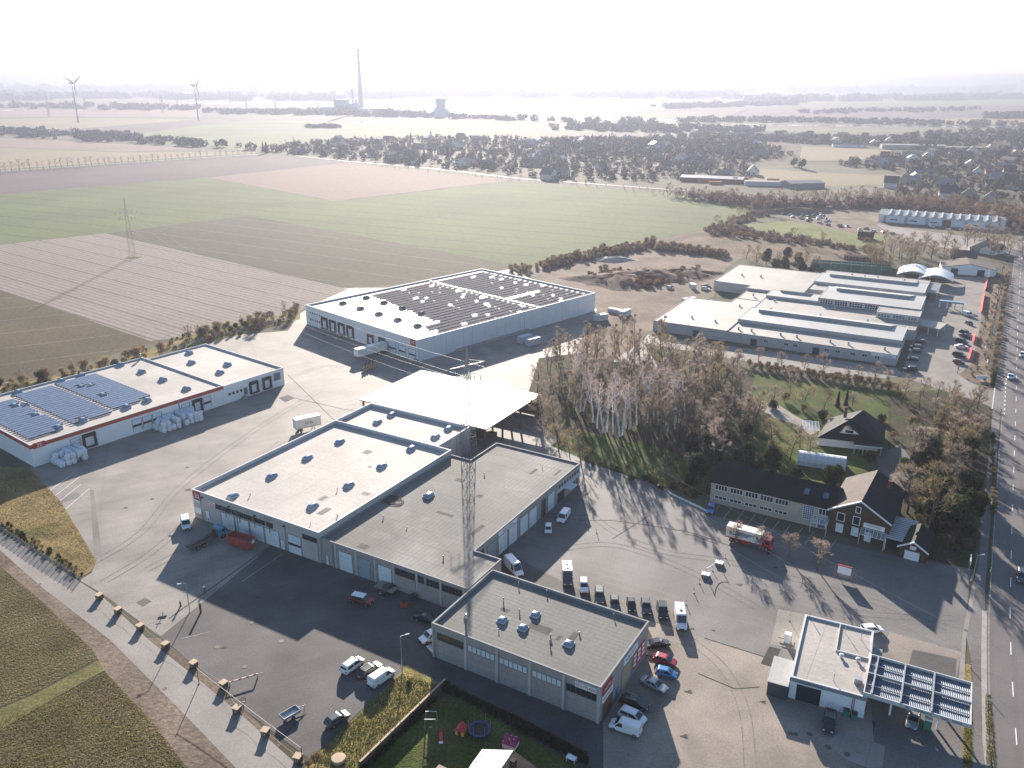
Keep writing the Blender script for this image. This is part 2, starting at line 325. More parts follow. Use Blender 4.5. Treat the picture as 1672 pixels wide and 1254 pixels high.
area('garden_lawn', 'lawn', [(1225, 605), (1300, 622), (1462, 638), (1490, 650), (1480, 690), (1450, 770), (1400, 840), (1250, 800), (1190, 760), (1200, 660)], .03)
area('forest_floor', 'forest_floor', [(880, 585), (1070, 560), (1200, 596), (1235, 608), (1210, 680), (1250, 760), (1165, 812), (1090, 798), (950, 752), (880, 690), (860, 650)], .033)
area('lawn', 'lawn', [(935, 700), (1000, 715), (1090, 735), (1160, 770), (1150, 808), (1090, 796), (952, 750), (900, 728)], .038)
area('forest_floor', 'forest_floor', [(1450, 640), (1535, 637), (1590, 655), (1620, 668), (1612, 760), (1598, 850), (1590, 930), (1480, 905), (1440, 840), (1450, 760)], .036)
area('driveway', 'asphalt_dark', [(1430, 745), (1470, 725), (1495, 760), (1470, 820), (1440, 800)], .042)
area('dirt_yard', 'dirt', [(845, 440), (930, 425), (1060, 392), (1240, 402), (1185, 438), (1165, 485), (1080, 520), (1050, 556), (1000, 590), (940, 570), (975, 505), (905, 468)], .036)
area('garden_path', 'concrete_slab', [(1262, 665), (1272, 662), (1300, 680), (1340, 700), (1326, 712), (1296, 692), (1268, 684), (1225, 660), (1240, 650)], .044)
area('alley', 'concrete_slab', [(1060, 548), (1462, 601), (1478, 614), (1440, 618), (1300, 604), (1230, 592), (1060, 562)], .041)
area('meadow', 'meadow', [(1195, 368), (1290, 361), (1380, 377), (1450, 384), (1455, 398), (1380, 404), (1280, 386)], .04)
area('dry_field', 'dry_grass', [(1080, 390), (1165, 372), (1300, 394), (1440, 414), (1430, 442), (1240, 424), (1100, 404)], .042)
area('scrap_yard', 'dirt', [(1250, 345), (1340, 338), (1432, 347), (1445, 362), (1480, 386), (1400, 382), (1300, 362)], .044)
area('yard', 'asphalt_light', [(1430, 366), (1560, 384), (1690, 400), (1700, 425), (1600, 412), (1480, 396)], .046)
# the pale rail track bed behind the fields
strip('rail_bed', 'concrete_slab', [G(*p) for p in [(470, 253), (560, 263), (700, 275), (850, 292), (960, 300), (1120, 312)]], -3, 3, .3)
strip('track', 'concrete_slab', [G(*p) for p in [(-100, 286), (0, 279.5), (200, 266), (440, 250.5)]], -2.5, 2.5, .09)
# painted markings
def dash(p, q, wd=.14, m='white_paint', z=.075, name='road_marking'):
    a, b = G(*p), G(*q); d = (b-a).normalized(); n = Vector((-d.y, d.x, 0))*wd/2
    mb = MB(); mb.poly([a-n, b-n, b+n, a+n], z=z); return struct(name, mb, m)
def polyline_len(pts):
    t = [0]
    for i in range(len(pts)-1): t.append(t[-1]+(pts[i+1]-pts[i]).length)
    return t
T = polyline_len(RC)
def along(t):
    for i in range(len(RC)-1):
        if t <= T[i+1]: return RC[i].lerp(RC[i+1], (t-T[i])/(T[i+1]-T[i]))
    return RC[-1]
mb = MB(); t = 2.0
while t < T[-1]-6:
    a, b = along(t), along(t+4); d = (b-a).normalized(); n = Vector((-d.y, d.x, 0))*.08; mb.poly([a-n, b-n, b+n, a+n], z=.075); t += 12
struct('road_marking', mb, 'white_paint')
def edge_line(off, a, b, wd=.16, m='white_paint'):
    mb = MB(); t = a
    while t < b:
        p, q = along(t), along(t+3); d = (q-p).normalized(); n = Vector((d.y, -d.x, 0)); mb.poly([p+n*(off-wd/2), q+n*(off-wd/2), q+n*(off+wd/2), p+n*(off+wd/2)][::-1], z=.076); t += 3
    struct('road_marking', mb, m)
edge_line(-3.45, 0, 200, .1, 'worn_paint'); edge_line(-3.45, 260, T[-1]-8, .1, 'worn_paint'); edge_line(3.7, 0, T[-1]-8)
for k in range(9): dash((1642.8-.35*k, 618+7*k), (1642.6-.35*k, 621+7*k), .3)
dash((1624.5, 632), (1620, 668), .2)
for a, b in [((70, 809), (115, 777)), ((78, 819), (130, 779)), ((85, 828), (132, 791)), ((97, 840), (146, 798))]: dash(a, b, .16, z=.045)
for i in range(11):
    t = i/10; x0, y0 = 1177+t*190, 826+t*58
    dash((x0, y0-4), (x0-15, y0+16), .12, 'worn_paint', z=.05)
for a, b in [((236, 1022), (270, 1003)), ((298, 1043), (342, 1032)), ((384, 1112), (430, 1098)), ((254, 1030), (263, 1038)), ((1006, 560), (1040, 551)), ((460, 905), (395, 950)), ((300, 975), (318, 965))]: dash(a, b, .12, 'worn_paint', z=.05)
# tar seams, patches and manhole covers
for q in [[(147, 800), (153, 800), (168, 915), (154, 912)], [(100, 812), (126, 803), (134, 812), (98, 822)]]: area('pavement', 'asphalt_mid', q, .03)
area('pavement', 'asphalt_dark', [(222, 984), (236, 976), (248, 982), (233, 991)], .031)
area('pavement', 'tar_patch', [(455, 650), (470, 645), (482, 650), (466, 657)], .031)
def seam(pts, wd=.12): strip('pavement_seam', 'tar_patch', [G(*p) for p in pts], -wd, wd, .043)
for pts in [[(905, 845), (955, 850), (1000, 850), (1060, 858), (1120, 868), (1160, 880), (1196, 893)], [(1118, 872), (1135, 875), (1152, 882), (1170, 888)], [(1000, 880), (1060, 842)],
            [(880, 838), (960, 842)], [(1030, 1065), (1090, 1078)], [(1140, 1100), (1200, 1125), (1240, 1122)], [(400, 805), (520, 742)], [(480, 650), (560, 668), (590, 672)], [(470, 612), (560, 700)], [(1150, 1042), (1220, 1064), (1292, 1086)],
            [(276, 1010), (445, 889)], [(445, 1218), (500, 1165)]]: seam(pts)
mat('tyre_mark', (.19, .17, .155), .85, .3, .4, .3, 2); mat('oil_stain', (.06, .055, .05), .6, .3, .8, .2, 3)
tm = random.Random(12)
def track(pts, z=.0425):      # a pair of faint tyre marks
    g = [G(*p) for p in pts]; q = []
    for i in range(len(g)-1):
        for j in range(6):
            t = j/6; p0, p1, p2, p3 = g[max(i-1, 0)], g[i], g[i+1], g[min(i+2, len(g)-1)]
            q.append(.5*((2*p1)+(p2-p0)*t+(2*p0-5*p1+4*p2-p3)*t*t+(3*p1-p0-3*p2+p3)*t*t*t))
    q.append(g[-1])
    for s in (-.85, .85): strip('tyre_mark', 'tyre_mark', q, s-.07, s+.07, z)
for pts in [[(150, 920), (230, 870), (300, 790), (420, 700), (520, 640)], [(170, 950), (250, 900), (330, 830), (460, 720)], [(240, 930), (300, 900), (345, 880)], [(900, 900), (1000, 890), (1120, 930), (1250, 1000)],
            [(930, 800), (990, 860), (1080, 900), (1200, 920), (1420, 980), (1560, 1030)], [(1120, 1040), (1180, 1090), (1215, 1160), (1225, 1254)], [(420, 640), (520, 600), (560, 600)], [(1300, 960), (1400, 1000), (1560, 1010)]]: track(pts)
for k in range(20):
    c = G(*tm.choice([(tm.uniform(300, 620), tm.uniform(960, 1120)), (tm.uniform(900, 1280), tm.uniform(850, 1060)), (tm.uniform(1100, 1400), tm.uniform(1080, 1230)), (tm.uniform(180, 480), tm.uniform(720, 900))])); r = tm.uniform(.15, .55); a0 = tm.uniform(0, 6)
    mb = MB(); mb.poly([(c.x+r*(1+.3*sin(3*a+a0)+.15*sin(5*a))*cos(a)*1.4, c.y+r*(1+.3*sin(3*a+a0))*sin(a)) for a in [i*pi/8 for i in range(16)]], z=.0455); struct('pavement_stain', mb, 'oil_stain')
for k, (px, py, r) in enumerate([(354, 1057, .45), (399, 1089, .4), (459, 1047, .5), (411, 1017, .4), (474, 977, .35), (1291, 1198, .4), (1299, 1199, .4), (1352, 1220, .5), (1383, 1232, .5), (1322, 1199, .45), (1074, 793, .5), (65, 954, .35), (269, 1125, .4), (1610, 1042, .4), (1577, 1030, .4)]):
    mb = MB(); p = G(px, py); mb.poly([(p.x+r*cos(i*pi/6), p.y+r*sin(i*pi/6)) for i in range(12)], z=.062)
    tag(mb.build('manhole_cover', 'rust_cover'), 'round iron manhole cover in the '+['dark yard by the kerb blocks', 'dark yard', 'dark yard at the shadow edge', 'dark yard near the bollards', 'dark yard in the hall shade', 'tan yard beside the fuel station shade', 'tan yard, second of the pair', 'shade by the fuel station, upper', 'shade by the fuel station, lower', 'tan yard left of the fuel station', 'far corner of the hall yard, painted pale', 'lane beside the fields', 'lane at the field track', 'kerb of the main road', 'pavement beside the fuel station'][k], 'manhole cover', 'manhole covers in the yards')
# ------------------------------------------------------------------ building materials
mat('roof_white', (.41, .37, .335), .75, .14, .08, .09, 2, spec=.16, stripe=[(A0+pi/2, 1.9, .07, (.29, .26, .23), .8), (A0, 7.5, .03, (.24, .21, .19), .8), (A0+pi/2, .62, .3, (.35, .315, .28), .6)], stain=((.33, .29, .255), .06, .52, .72))
mat('roof_grey', (.165, .155, .14), .85, .18, .07, .1, 2, spec=.2, stripe=[(A0, 1.05, .16, (.11, .1, .092), .8), (A0+pi/2, 5.0, .05, (.105, .1, .09), .8)], stain=((.25, .235, .215), .09, .5, .7))
mat('roof_grey_small', (.165, .16, .145), .85, .16, .09, .1, 2, spec=.2, stripe=[(A0+pi/2, 1.0, .2, (.105, .1, .092), .85), (A0, 1.0, .12, (.12, .115, .105), .7)])
mat('roof_canopy', (.42, .39, .35), .55, .1, .06, .05, 2, spec=.4, stripe=[(A0, 6.5, .03, (.3, .27, .24), .6)])
mat('roof_pale', (.33, .3, .268), .65, .12, .06, .06, 2, spec=.25, stain=((.31, .275, .24), .05, .5, .72), stripe=[(A0, 6.5, .04, (.27, .24, .21), .8)])
mat('roof_sheet', (.34, .335, .32), .6, .1, .1, .05, 2, spec=.35, stripe=[(A0, 1.2, .08, (.28, .27, .26), .6)])
mat('trim_white', (.5, .5, .51), .7, .08, .6, .04, 5, spec=.2)
mat('trim_grey', (.24, .24, .25), .75, .1, .6, .04, 5, spec=.15)
mat('wall_concrete', (.33, .305, .285), .85, .12, .35, .1, 3, stain=((.22, .2, .185), .35, .55, .8))
mat('wall_pale', (.46, .43, .41), .8, .08, .3, .05, 3, stain=((.36, .33, .31), .25, .58, .8))
mat('wall_white', (.74, .74, .74), .55, .05, .3, .03, 4, stripe=[(R(-38), 6, .02, (.55, .55, .55), .5)])
mat('wall_metal', (.66, .66, .66), .5, .05, .3, .03, 4, stripe=[(R(46), 1.2, .08, (.55, .55, .56), .5), (R(46), 13, .012, (.3, .3, .32), .9), (R(-44), 6, .02, (.5, .5, .5), .7)])
mat('wall_ochre', (.36, .33, .28), .85, .1, .5, .1, 4)
mat('brick_brown', (.075, .05, .037), .85, .2, 1.2, .2, 5)
mat('brick_red', (.17, .075, .055), .85, .2, 1.2, .2, 5)
mat('tile_dark', (.015, .015, .018), .8, .2, .5, .25, 4, spec=.15, stripe=[(A0+pi/2, .35, .3, (.02, .02, .022), .6)])
mat('tile_brown', (.09, .068, .06), .9, .2, .5, .2, 4, spec=.3, stripe=[(A0, .35, .3, (.11, .08, .07), .6)])
mat('trim_red', (.42, .085, .055), .5, .1, .6, .04, 5)
plain('sign_red', (.42, .03, .04), .5); plain('sign_white', (.8, .8, .8), .5); plain('sign_blue', (.05, .12, .4), .5); plain('ink', (.03, .03, .04), .6); plain('ink_blue', (.04, .1, .22), .6); plain('ink_red', (.5, .04, .05), .6); plain('ink_green', (.03, .2, .14), .6)
plain('glass_dark', (.025, .03, .04), .06, spec=.7); plain('glass_pale', (.62, .68, .67), .3, spec=.5); plain('glass_blue', (.08, .13, .2), .08, spec=.7)
plain('frame_white', (.75, .75, .75), .4); plain('frame_dark', (.06, .06, .065), .5); plain('door_white', (.66, .7, .72), .45); plain('door_blue', (.27, .36, .42), .45); plain('door_grey', (.3, .34, .38), .5)
plain('rubber', (.022, .022, .024), .8); plain('steel', (.4, .4, .4), .35, metal=.7); plain('rust', (.14, .07, .045), .85)
mat('pv', (.14, .185, .26), .25, .15, 1.0, 0, spec=.7, coat=.3)
mat('pv_far', (.12, .11, .125), .9, .2, .3, 0, spec=.06)
plain('dome', (.16, .24, .34), .3, spec=.5); plain('galv', (.38, .39, .4), .4, metal=.5); plain('wood_pale', (.42, .31, .2), .8); plain('wood_dark', (.1, .065, .045), .85)
class Face:
    """a wall plane of a building; a runs along it, d is out of it"""
    def __init__(s, par, fr, kind, c): s.p, s.fr, s.k, s.c = par, fr, kind, c
    def px(s, x, y): return s.fr.wall(x, y, s.c) if s.k in 'fb' else s.fr.side(x, y, s.c)
    def pt(s, a, z, d):
        return {'f': (a, s.c-d, z), 'b': (a, s.c+d, z), 'r': (s.c+d, a, z), 'l': (s.c-d, a, z)}[s.k]
    def slab(s, mb, a0, a1, z0, z1, d0, d1, mi=0):
        p, q = s.pt(a0, z0, d0), s.pt(a1, z1, d1)
        mb.box(min(p[0], q[0]), max(p[0], q[0]), min(p[1], q[1]), max(p[1], q[1]), z0, z1, mi)
    def panel(s, name, a0, a1, z0, z1, m, d=.05, d0=-.02):
        mb = MB(); s.slab(mb, a0, a1, z0, z1, d0, d); return mb.build(name, m, s.p)
    def rect(s, q):      # pixel boxes given as left-bottom, right-top
        (a0, z0), (a1, z1) = s.px(q[0], q[1]), s.px(q[2], q[3])
        return min(a0, a1), max(a0, a1), max(.0, min(z0, z1)), max(z0, z1)
    def window(s, q, n=1, rows=1, glass='glass_dark', frame='frame_white', w=.1, name='window', world=False):
        a0, a1, z0, z1 = q if world else s.rect(q)
        mb = MB(); s.slab(mb, a0, a1, z0, z1, -.02, .03); g = mb.build(name, glass, s.p)
        mb = MB()
        for i in range(n+1):
            a = a0+(a1-a0)*i/n; s.slab(mb, a-w/2, a+w/2, z0-w/2, z1+w/2, -.02, .08)
        for i in range(rows+1):
            z = z0+(z1-z0)*i/rows
            for j in range(n): s.slab(mb, a0+(a1-a0)*j/n+w/2, a0+(a1-a0)*(j+1)/n-w/2, z-w/2, z+w/2, -.02, .078)
        mb.build('frame', frame, g); return g
    def door(s, q, m='door_white', frame='trim_grey', lines=4, world=False, name='door', band=None):
        a0, a1, z0, z1 = q if world else s.rect(q)
        if not world: z0 = max(0, z0) if z0 > .5 else 0
        mb = MB(); h = (z1-z0)/lines
        for i in range(lines): s.slab(mb, a0, a1, z0+i*h+.03, z0+(i+1)*h-.03, -.02, .05)
        dr = mb.build(name, m, s.p)
        mb = MB()
        for a in (a0, a1): s.slab(mb, a-.08, a+.08, z0, z1+.1, -.02, .1)
        s.slab(mb, a0+.08, a1-.08, z1, z1+.1, -.02, .1); mb.build('frame', frame, dr)
        if band:
            mb = MB(); s.slab(mb, a0+.1, a1-.1, z0+(z1-z0)*band[0], z0+(z1-z0)*band[1], .05, .065); mb.build('pane', 'glass_dark', dr)
        return dr
    def dock(s, a0, a1, z0, z1, m='rubber'):
        mb = MB(); t = .55
        s.slab(mb, a0, a0+t, z0, z1, -.02, .6); s.slab(mb, a1-t, a1, z0, z1, -.02, .6); s.slab(mb, a0+t, a1-t, z1-.9, z1, -.02, .6)
        s.slab(mb, a0-.1, a1+.1, z0-.35, z0, -.02, .7)
        d = mb.build('dock_shelter', m, s.p); mb = MB(); s.slab(mb, a0+t, a1-t, z0, z1-.9, -.02, .1); mb.build('door', 'door_white', d); return d
    def text(s, body, a, z, size, m, d=.1, parent=None, name='lettering', ex=.01):
        c = bpy.data.curves.new(name, 'FONT'); c.body = body; c.size = size; c.extrude = ex; c.align_x = 'CENTER'; c.align_y = 'CENTER'
        c.materials.append(M[m]); o = bpy.data.objects.new(name, c); S.collection.objects.link(o)
        o.parent = parent or s.p; o.location = s.pt(a, z, d)
        o.rotation_euler = (pi/2, 0, {'f': 0, 'r': pi/2, 'l': -pi/2, 'b': pi}[s.k]); return to_mesh(o)
def to_mesh(o):
    bpy.context.view_layer.update(); me = bpy.data.meshes.new_from_object(o.evaluated_get(bpy.context.evaluated_depsgraph_get())); nm = o.name
    q = bpy.data.objects.new('lettering', me); S.collection.objects.link(q); q.parent = o.parent; q.location = o.location; q.rotation_euler = o.rotation_euler
    bpy.data.objects.remove(o); return q
def inset(poly, t):
    n = len(poly); out = []
    for i in range(n):
        a, b, c = Vector(poly[i-1]).to_2d(), Vector(poly[i]).to_2d(), Vector(poly[(i+1) % n]).to_2d()
        d1, d2 = (b-a).normalized(), (c-b).normalized(); n1, n2 = Vector((-d1.y, d1.x)), Vector((-d2.y, d2.x))
        k = 1+n1.dot(n2); out.append(b+(n1+n2)*(t/max(k, .2)))
    return out
def flat_block(root, poly, z, wall, roof, trim, par=.45, t=.3, tag_wall='wall', z0=0.0):
    mb = MB(); mb.prism(poly, z0, z-.12, top=False); mb.build(tag_wall, wall, root)
    ins = inset(poly, t); n = len(poly); out = inset(poly, -.06); mb = MB()
    for i in range(n):
        j = (i+1) % n; o0, o1, i0, i1 = out[i], out[j], ins[i], ins[j]
        mb.quad((*o0, z-.14), (*o1, z-.14), (*o1, z), (*o0, z)); mb.quad((*o0, z), (*o1, z), (*i1, z), (*i0, z)); mb.quad((*i1, z-par-.1), (*i0, z-par-.1), (*i0, z), (*i1, z))
        mb.quad((*poly[i], z-.14), (*poly[j], z-.14), (*o1, z-.14), (*o0, z-.14))
    mb.build('parapet', trim, root)
    mb = MB(); mb.poly(inset(poly, t-.02), z=z-par); mb.build('roof', roof, root)
def skylight(root, u, v, z, lu=1.3, lv=2.4, h=.6, m='dome'):
    mb = MB(); mb.box(u-lu/2-.12, u+lu/2+.12, v-lv/2-.12, v+lv/2+.12, z-.02, z+.22); c = mb.build('skylight', 'trim_white', root)
    mb = MB(); a, b, k = lu/2, lv/2, .5
    r = lambda s, zz: [(u-a*s, v-b*s*1.0, zz), (u+a*s, v-b*s, zz), (u+a*s, v+b*s, zz), (u-a*s, v+b*s, zz)]
    mb.loft([r(1, z+.22), r(.92, z+.22+h*.55), r(.6, z+.22+h*.9), r(.25, z+.22+h)]); mb.build('dome', m, c, smooth=False); return c
def vent(root, u, v, z, h=.9, r=.22, m='galv', name='roof_vent'):
    mb = MB(); mb.lathe([(r*.6, z-.03), (r*.6, z+h*.6), (r, z+h*.6), (r, z+h*.85), (r*.3, z+h)], 8, c=(u, v)); return mb.build(name, m, root)
def px_uv(fr, pts, z): return [fr.loc(x, y, z) for x, y in pts]
def building(name, fr, label, cat): return empty(name, fr.o, fr.az, label, cat)
Z7 = lambda x, y: (280+x/2.3886, 640+y/2.3886)
# ------------------------------------------------------------------ hall 20
F20 = Frame(G(312.7, 798.3, 7.2), A0)
h = building('industrial_hall', F20, 'large pale flat-roofed hall with the red 20 sign at its corner', 'industrial hall')
flat_block(h, [(0, 0), (38.2, 0), (38.2, 47.9), (34, 47.9), (34, 63.1), (0, 63.1)], 7.2, 'wall_pale', 'roof_white', 'trim_white', .9, .28)
mb = MB(); mb.box(.3, 33.7, 47.75, 48.05, 6.25, 7.19); mb.build('roof_divider', 'trim_white', h)
for p in [(238, 398), (391, 320), (530, 249), (656, 186), (550, 437), (691, 355), (820, 281), (935, 213), (803, 110), (858, 82), (1029, 167), (1080, 136)]:
    u, v = F20.loc(*Z7(*p), 7.0); skylight(h, u, v, 6.3)
f = Face(h, F20, 'f', 0)
a, b = f.px(322, 806), f.px(331, 813)
s_ = f.panel('number_sign', .5, 2.7, 4.9, 6.9, 'sign_red', .12); f.text('20', 1.6, 5.85, 1.6, 'sign_white', .14, s_)
for q, n in [((316, 818, 326, 814), 2), ((320, 836, 329, 831), 2)]: f.window(q, n, glass='glass_pale' if n == 2 else 'glass_dark')
s_ = f.panel('company_sign', 5.2, 7.4, 4.3, 5.6, 'sign_white', .1)
for k in range(3): mb = MB(); f.slab(mb, 5.3, 7.3, 4.42+k*.38, 4.6+k*.38, .1, .12); mb.build('stripe', 'sign_red', s_)
f.door((336.5, 845, 342, 835), name='side_door', lines=2)
for q, n in [((346, 830, 377, 833), 9), ((379, 838, 411, 846), 10), ((413, 850, 433, 858), 6), ((436, 861, 446, 864), 3)]:
    a0, z0 = f.px(q[0], q[1]); a1, z1 = f.px(q[2], q[3]); f.window((a0, a1, 4.35, 5.45), n, glass='glass_dark', frame='frame_dark', world=True)
for u0, u1 in [(9.0, 13.1), (13.5, 17.6), (18.0, 22.1), (22.5, 26.6)]: f.door((u0, u1, 0, 3.9), 'door_white', world=True, lines=3, name='roller_door')
for q in (9, 13.3, 17.8, 22.3): vent(h, q+2, -.35, 3.2, 2.6, .13, 'frame_dark', 'wall_flue')
f.door((29.2, 33.0, 0, 4.4), 'door_white', world=True, lines=4, name='roller_door', band=(.42, .55)); f.door((26.9, 28.2, 0, 2.3), 'door_white', world=True, lines=2, name='side_door')
f.window((33.6, 37.6, 4.5, 5.6), 8, frame='frame_dark', world=True)
for u in (3.5, 12, 20, 28.5): mb = MB(); f.slab(mb, u-.2, u+.2, 5.9, 6.15, 0, .5); mb.build('wall_lamp', 'frame_dark', h)
f = Face(h, F20, 'r', 34)
for v in (50.5, 53.5, 56.5, 59.5): mb = MB(); f.slab(mb, v-.06, v+.06, 0, 6.8, 0, .05); mb.build('cladding_joint', 'trim_grey', h)
# ------------------------------------------------------------------ grey hall
h = building('workshop_hall', F20, 'grey felt-roofed workshop hall joined to the pale hall 20', 'workshop')
flat_block(h, [(38.3, .3), (74.4, .3), (74.4, 12.3), (68.2, 12.3), (68.2, 60), (44.1, 60), (44.1, 47.8), (38.3, 47.8)], 5.9, 'wall_concrete', 'roof_grey', 'trim_grey', .35, .22)
u, v = F20.loc(*Z7(1003, 405), 5.7); skylight(h, u, v, 5.6, 1.6, 2.2, .6)
mb = MB(); u0, v0 = F20.loc(*Z7(870, 425), 5.6)
for k in range(7):
    r = .8+.25*k; cx, cy = rnd.uniform(-.7, .7), rnd.uniform(-1, 1); pr = None
    for i in range(15):
        a = i*2*pi/14; p = (u0+cx+r*1.2*cos(a)+rnd.uniform(-.06, .06), v0+cy+r*.8*sin(a), 5.64+.02*k)
        if pr: mb.tube(pr, p, .045, n=4, cap=False)
        pr = p
ropes = mb.build('hose_coil', 'rubber'); ropes.location = F20.o; ropes.rotation_euler.z = F20.az; tag(ropes, 'tangled black hose lying on the grey workshop roof', 'hose')
f = Face(h, F20, 'f', .3)
f.door((39.4, 40.2, 0, 2.2), world=True, lines=2, name='side_door')
for u0, u1, m in [(43.0, 46.6, 'door_white'), (48.2, 51.2, 'door_grey'), (53.2, 56.6, 'door_white')]: f.door((u0, u1, 0, 4.4), m, world=True, lines=4, name='roller_door')
for u0, u1, n in [(57.5, 62.3, 7), (63.0, 64.4, 2), (65, 68, 4), (68.6, 73.2, 6)]: f.window((u0, u1, 3.6, 5.0), n, 2, frame='frame_dark', world=True)
for u in (42.2, 47.6, 52.4, 57.1, 62.7, 68.3, 73.5): mb = MB(); f.slab(mb, u-.22, u+.22, 0, 5.7, 0, .14); mb.build('pilaster', 'wall_pale', h)
mb = MB(); f.slab(mb, 54, 58.5, .9, 1.05, 0, 2.6); mb.build('loading_ramp', 'concrete_slab', h)
f = Face(h, F20, 'r', 68.2)
for v0, v1 in [(17, 20.5), (21.3, 25.0), (25.5, 29.2), (30.4, 34), (34.4, 38), (43.2, 46.6), (40.0, 42.3)]: f.door((v0, v1, 0, 4.3), 'frame_dark' if v0 == 40.0 else ('door_white' if v0 > 20 else 'door_grey'), world=True, lines=4, name='roller_door')
f.window((13, 15.6, 3.2, 4.6), 4, 2, frame='frame_dark', world=True)
s_ = f.panel('company_sign', 21.4, 29.0, 4.55, 5.5, 'sign_white', .14); f.text('AGRAR SERVICE', 25.2, 5.0, .62, 'ink_blue', .16, s_)
f.window((48.4, 59.4, 3.6, 4.8), 8, 1, world=True); f.window((48.4, 51.6, .1, 2.6), 2, 2, frame='frame_dark', world=True); f.window((54.6, 59.4, .8, 2.5), 3, 1, world=True)
mb = MB(); f.slab(mb, 47.9, 59.9, 2.75, 3.45, 0, .1); mb.build('fascia', 'trim_white', h)
mb = MB(); f.slab(mb, 51.8, 55, 2.55, 2.7, .1, 1.8); mb.build('porch_roof', 'door_white', h)
f = Face(h, F20, 'r', 74.4)
f.door((3, 9.5, 0, 3.6), 'door_grey', world=True, name='roller_door')
# ------------------------------------------------------------------ small hall in front
FS = Frame(G(705.3, 1016.8, 6.9), R(-30.6))
h = building('car_care_hall', FS, 'concrete hall with a grey squared roof and red lettering by the parked cars', 'workshop')
flat_block(h, [(0, 0), (31.7, 0), (31.7, 19.5), (0, 19.5)], 6.9, 'wall_concrete', 'roof_grey_small', 'trim_grey', .6, .25)
Z10 = lambda x, y: (480+x/2.787, 860+y/2.787)
for p, l in [((948, 420), 1.35), ((1042, 455), 1.35), ((1098, 395), 1.3), ((1250, 527), 1.4)]:
    u, v = FS.loc(*Z10(*p), 6.7); skylight(h, u, v, 6.3, l, l, .5)
for p in [(953, 335), (1165, 525)]: u, v = FS.loc(*Z10(*p), 6.6); vent(h, u, v, 6.3, .9, .16)
u, v = FS.loc(*Z10(785, 495), 6.6); vent(h, u, v, 6.3, 4.6, .42, 'steel', 'flue')
for p in [(1022, 262), (1455, 405), (1150, 298)]: u, v = FS.loc(*Z10(*p), 6.6); vent(h, u, v, 6.3, .8, .12)
f = Face(h, FS, 'f', 0)
for i, (u0, u1, g, n) in enumerate([(1.1, 6.4, 'glass_dark', 6), (7.3, 12.6, 'glass_pale', 6), (13.5, 18.8, 'glass_pale', 6), (19.7, 25.0, 'glass_pale', 6), (25.8, 31.1, 'glass_dark', 6)]):
    f.window((u0, u1, 4.0, 5.3), n, 1, g, 'trim_grey' if g == 'glass_pale' else 'frame_dark', .16, world=True)
for u in (0, 6.85, 13.05, 19.25, 25.4, 31.45): mb = MB(); f.slab(mb, max(0, u-.25), min(31.7, u+.25), 0, 6.7, 0, .16); mb.build('pilaster', 'wall_pale', h)
for z in (1.35, 2.7): mb = MB(); f.slab(mb, .3, 31.4, z-.02, z+.02, 0, .03); mb.build('panel_joint', 'trim_grey', h)
s_ = f.panel('company_sign', 27.4, 31.1, 5.4, 6.35, 'sign_white', .14); f.text('KFZ-PFLEGE', 29.25, 5.88, .66, 'ink_red', .16, s_, ex=.02)
f = Face(h, FS, 'r', 31.7)
s_ = f.panel('company_sign', .8, 4.2, 4.6, 6.2, 'sign_red', .14); f.text('AUTO', 2.5, 5.4, .9, 'sign_white', .16, s_)
s_ = f.panel('company_sign', .8, 4.6, 3.2, 4.4, 'sign_white', .14); f.text('KFZ-PFLEGE', 2.7, 3.8, .62, 'ink_red', .16, s_)
f.door((.9, 4.9, 0, 3.1), 'rust', world=True, name='roller_door'); f.door((6.0, 7.0, 0, 2.1), 'sign_blue', world=True, lines=1, name='side_door')
f.door((8.4, 12.2, 0, 4.2), 'wood_pale', world=True, name='roller_door'); s_ = f.panel('company_sign', 9.0, 14.5, 4.7, 6.0, 'sign_white', .14); f.text('WERKSTATT', 11.75, 5.35, .75, 'ink_blue', .16, s_)
for k in range(3):
    s_ = f.panel('poster_board', 13.0+k*1.8, 14.5+k*1.8, 1.2, 4.2, 'ink_red', .1)
    for j in range(3): mb = MB(); f.slab(mb, 13.2+k*1.8, 14.3+k*1.8, 1.6+j*.9, 2.1+j*.9, .1, .12); mb.build('notice', 'sign_white', s_)
mat('roof_patch', (.21, .19, .17), .85, .2, .4, .15, 3, spec=.1); mat('roof_patch_grey', (.105, .1, .092), .9, .2, .4, .15, 3, spec=.1)
pr_ = random.Random(17)
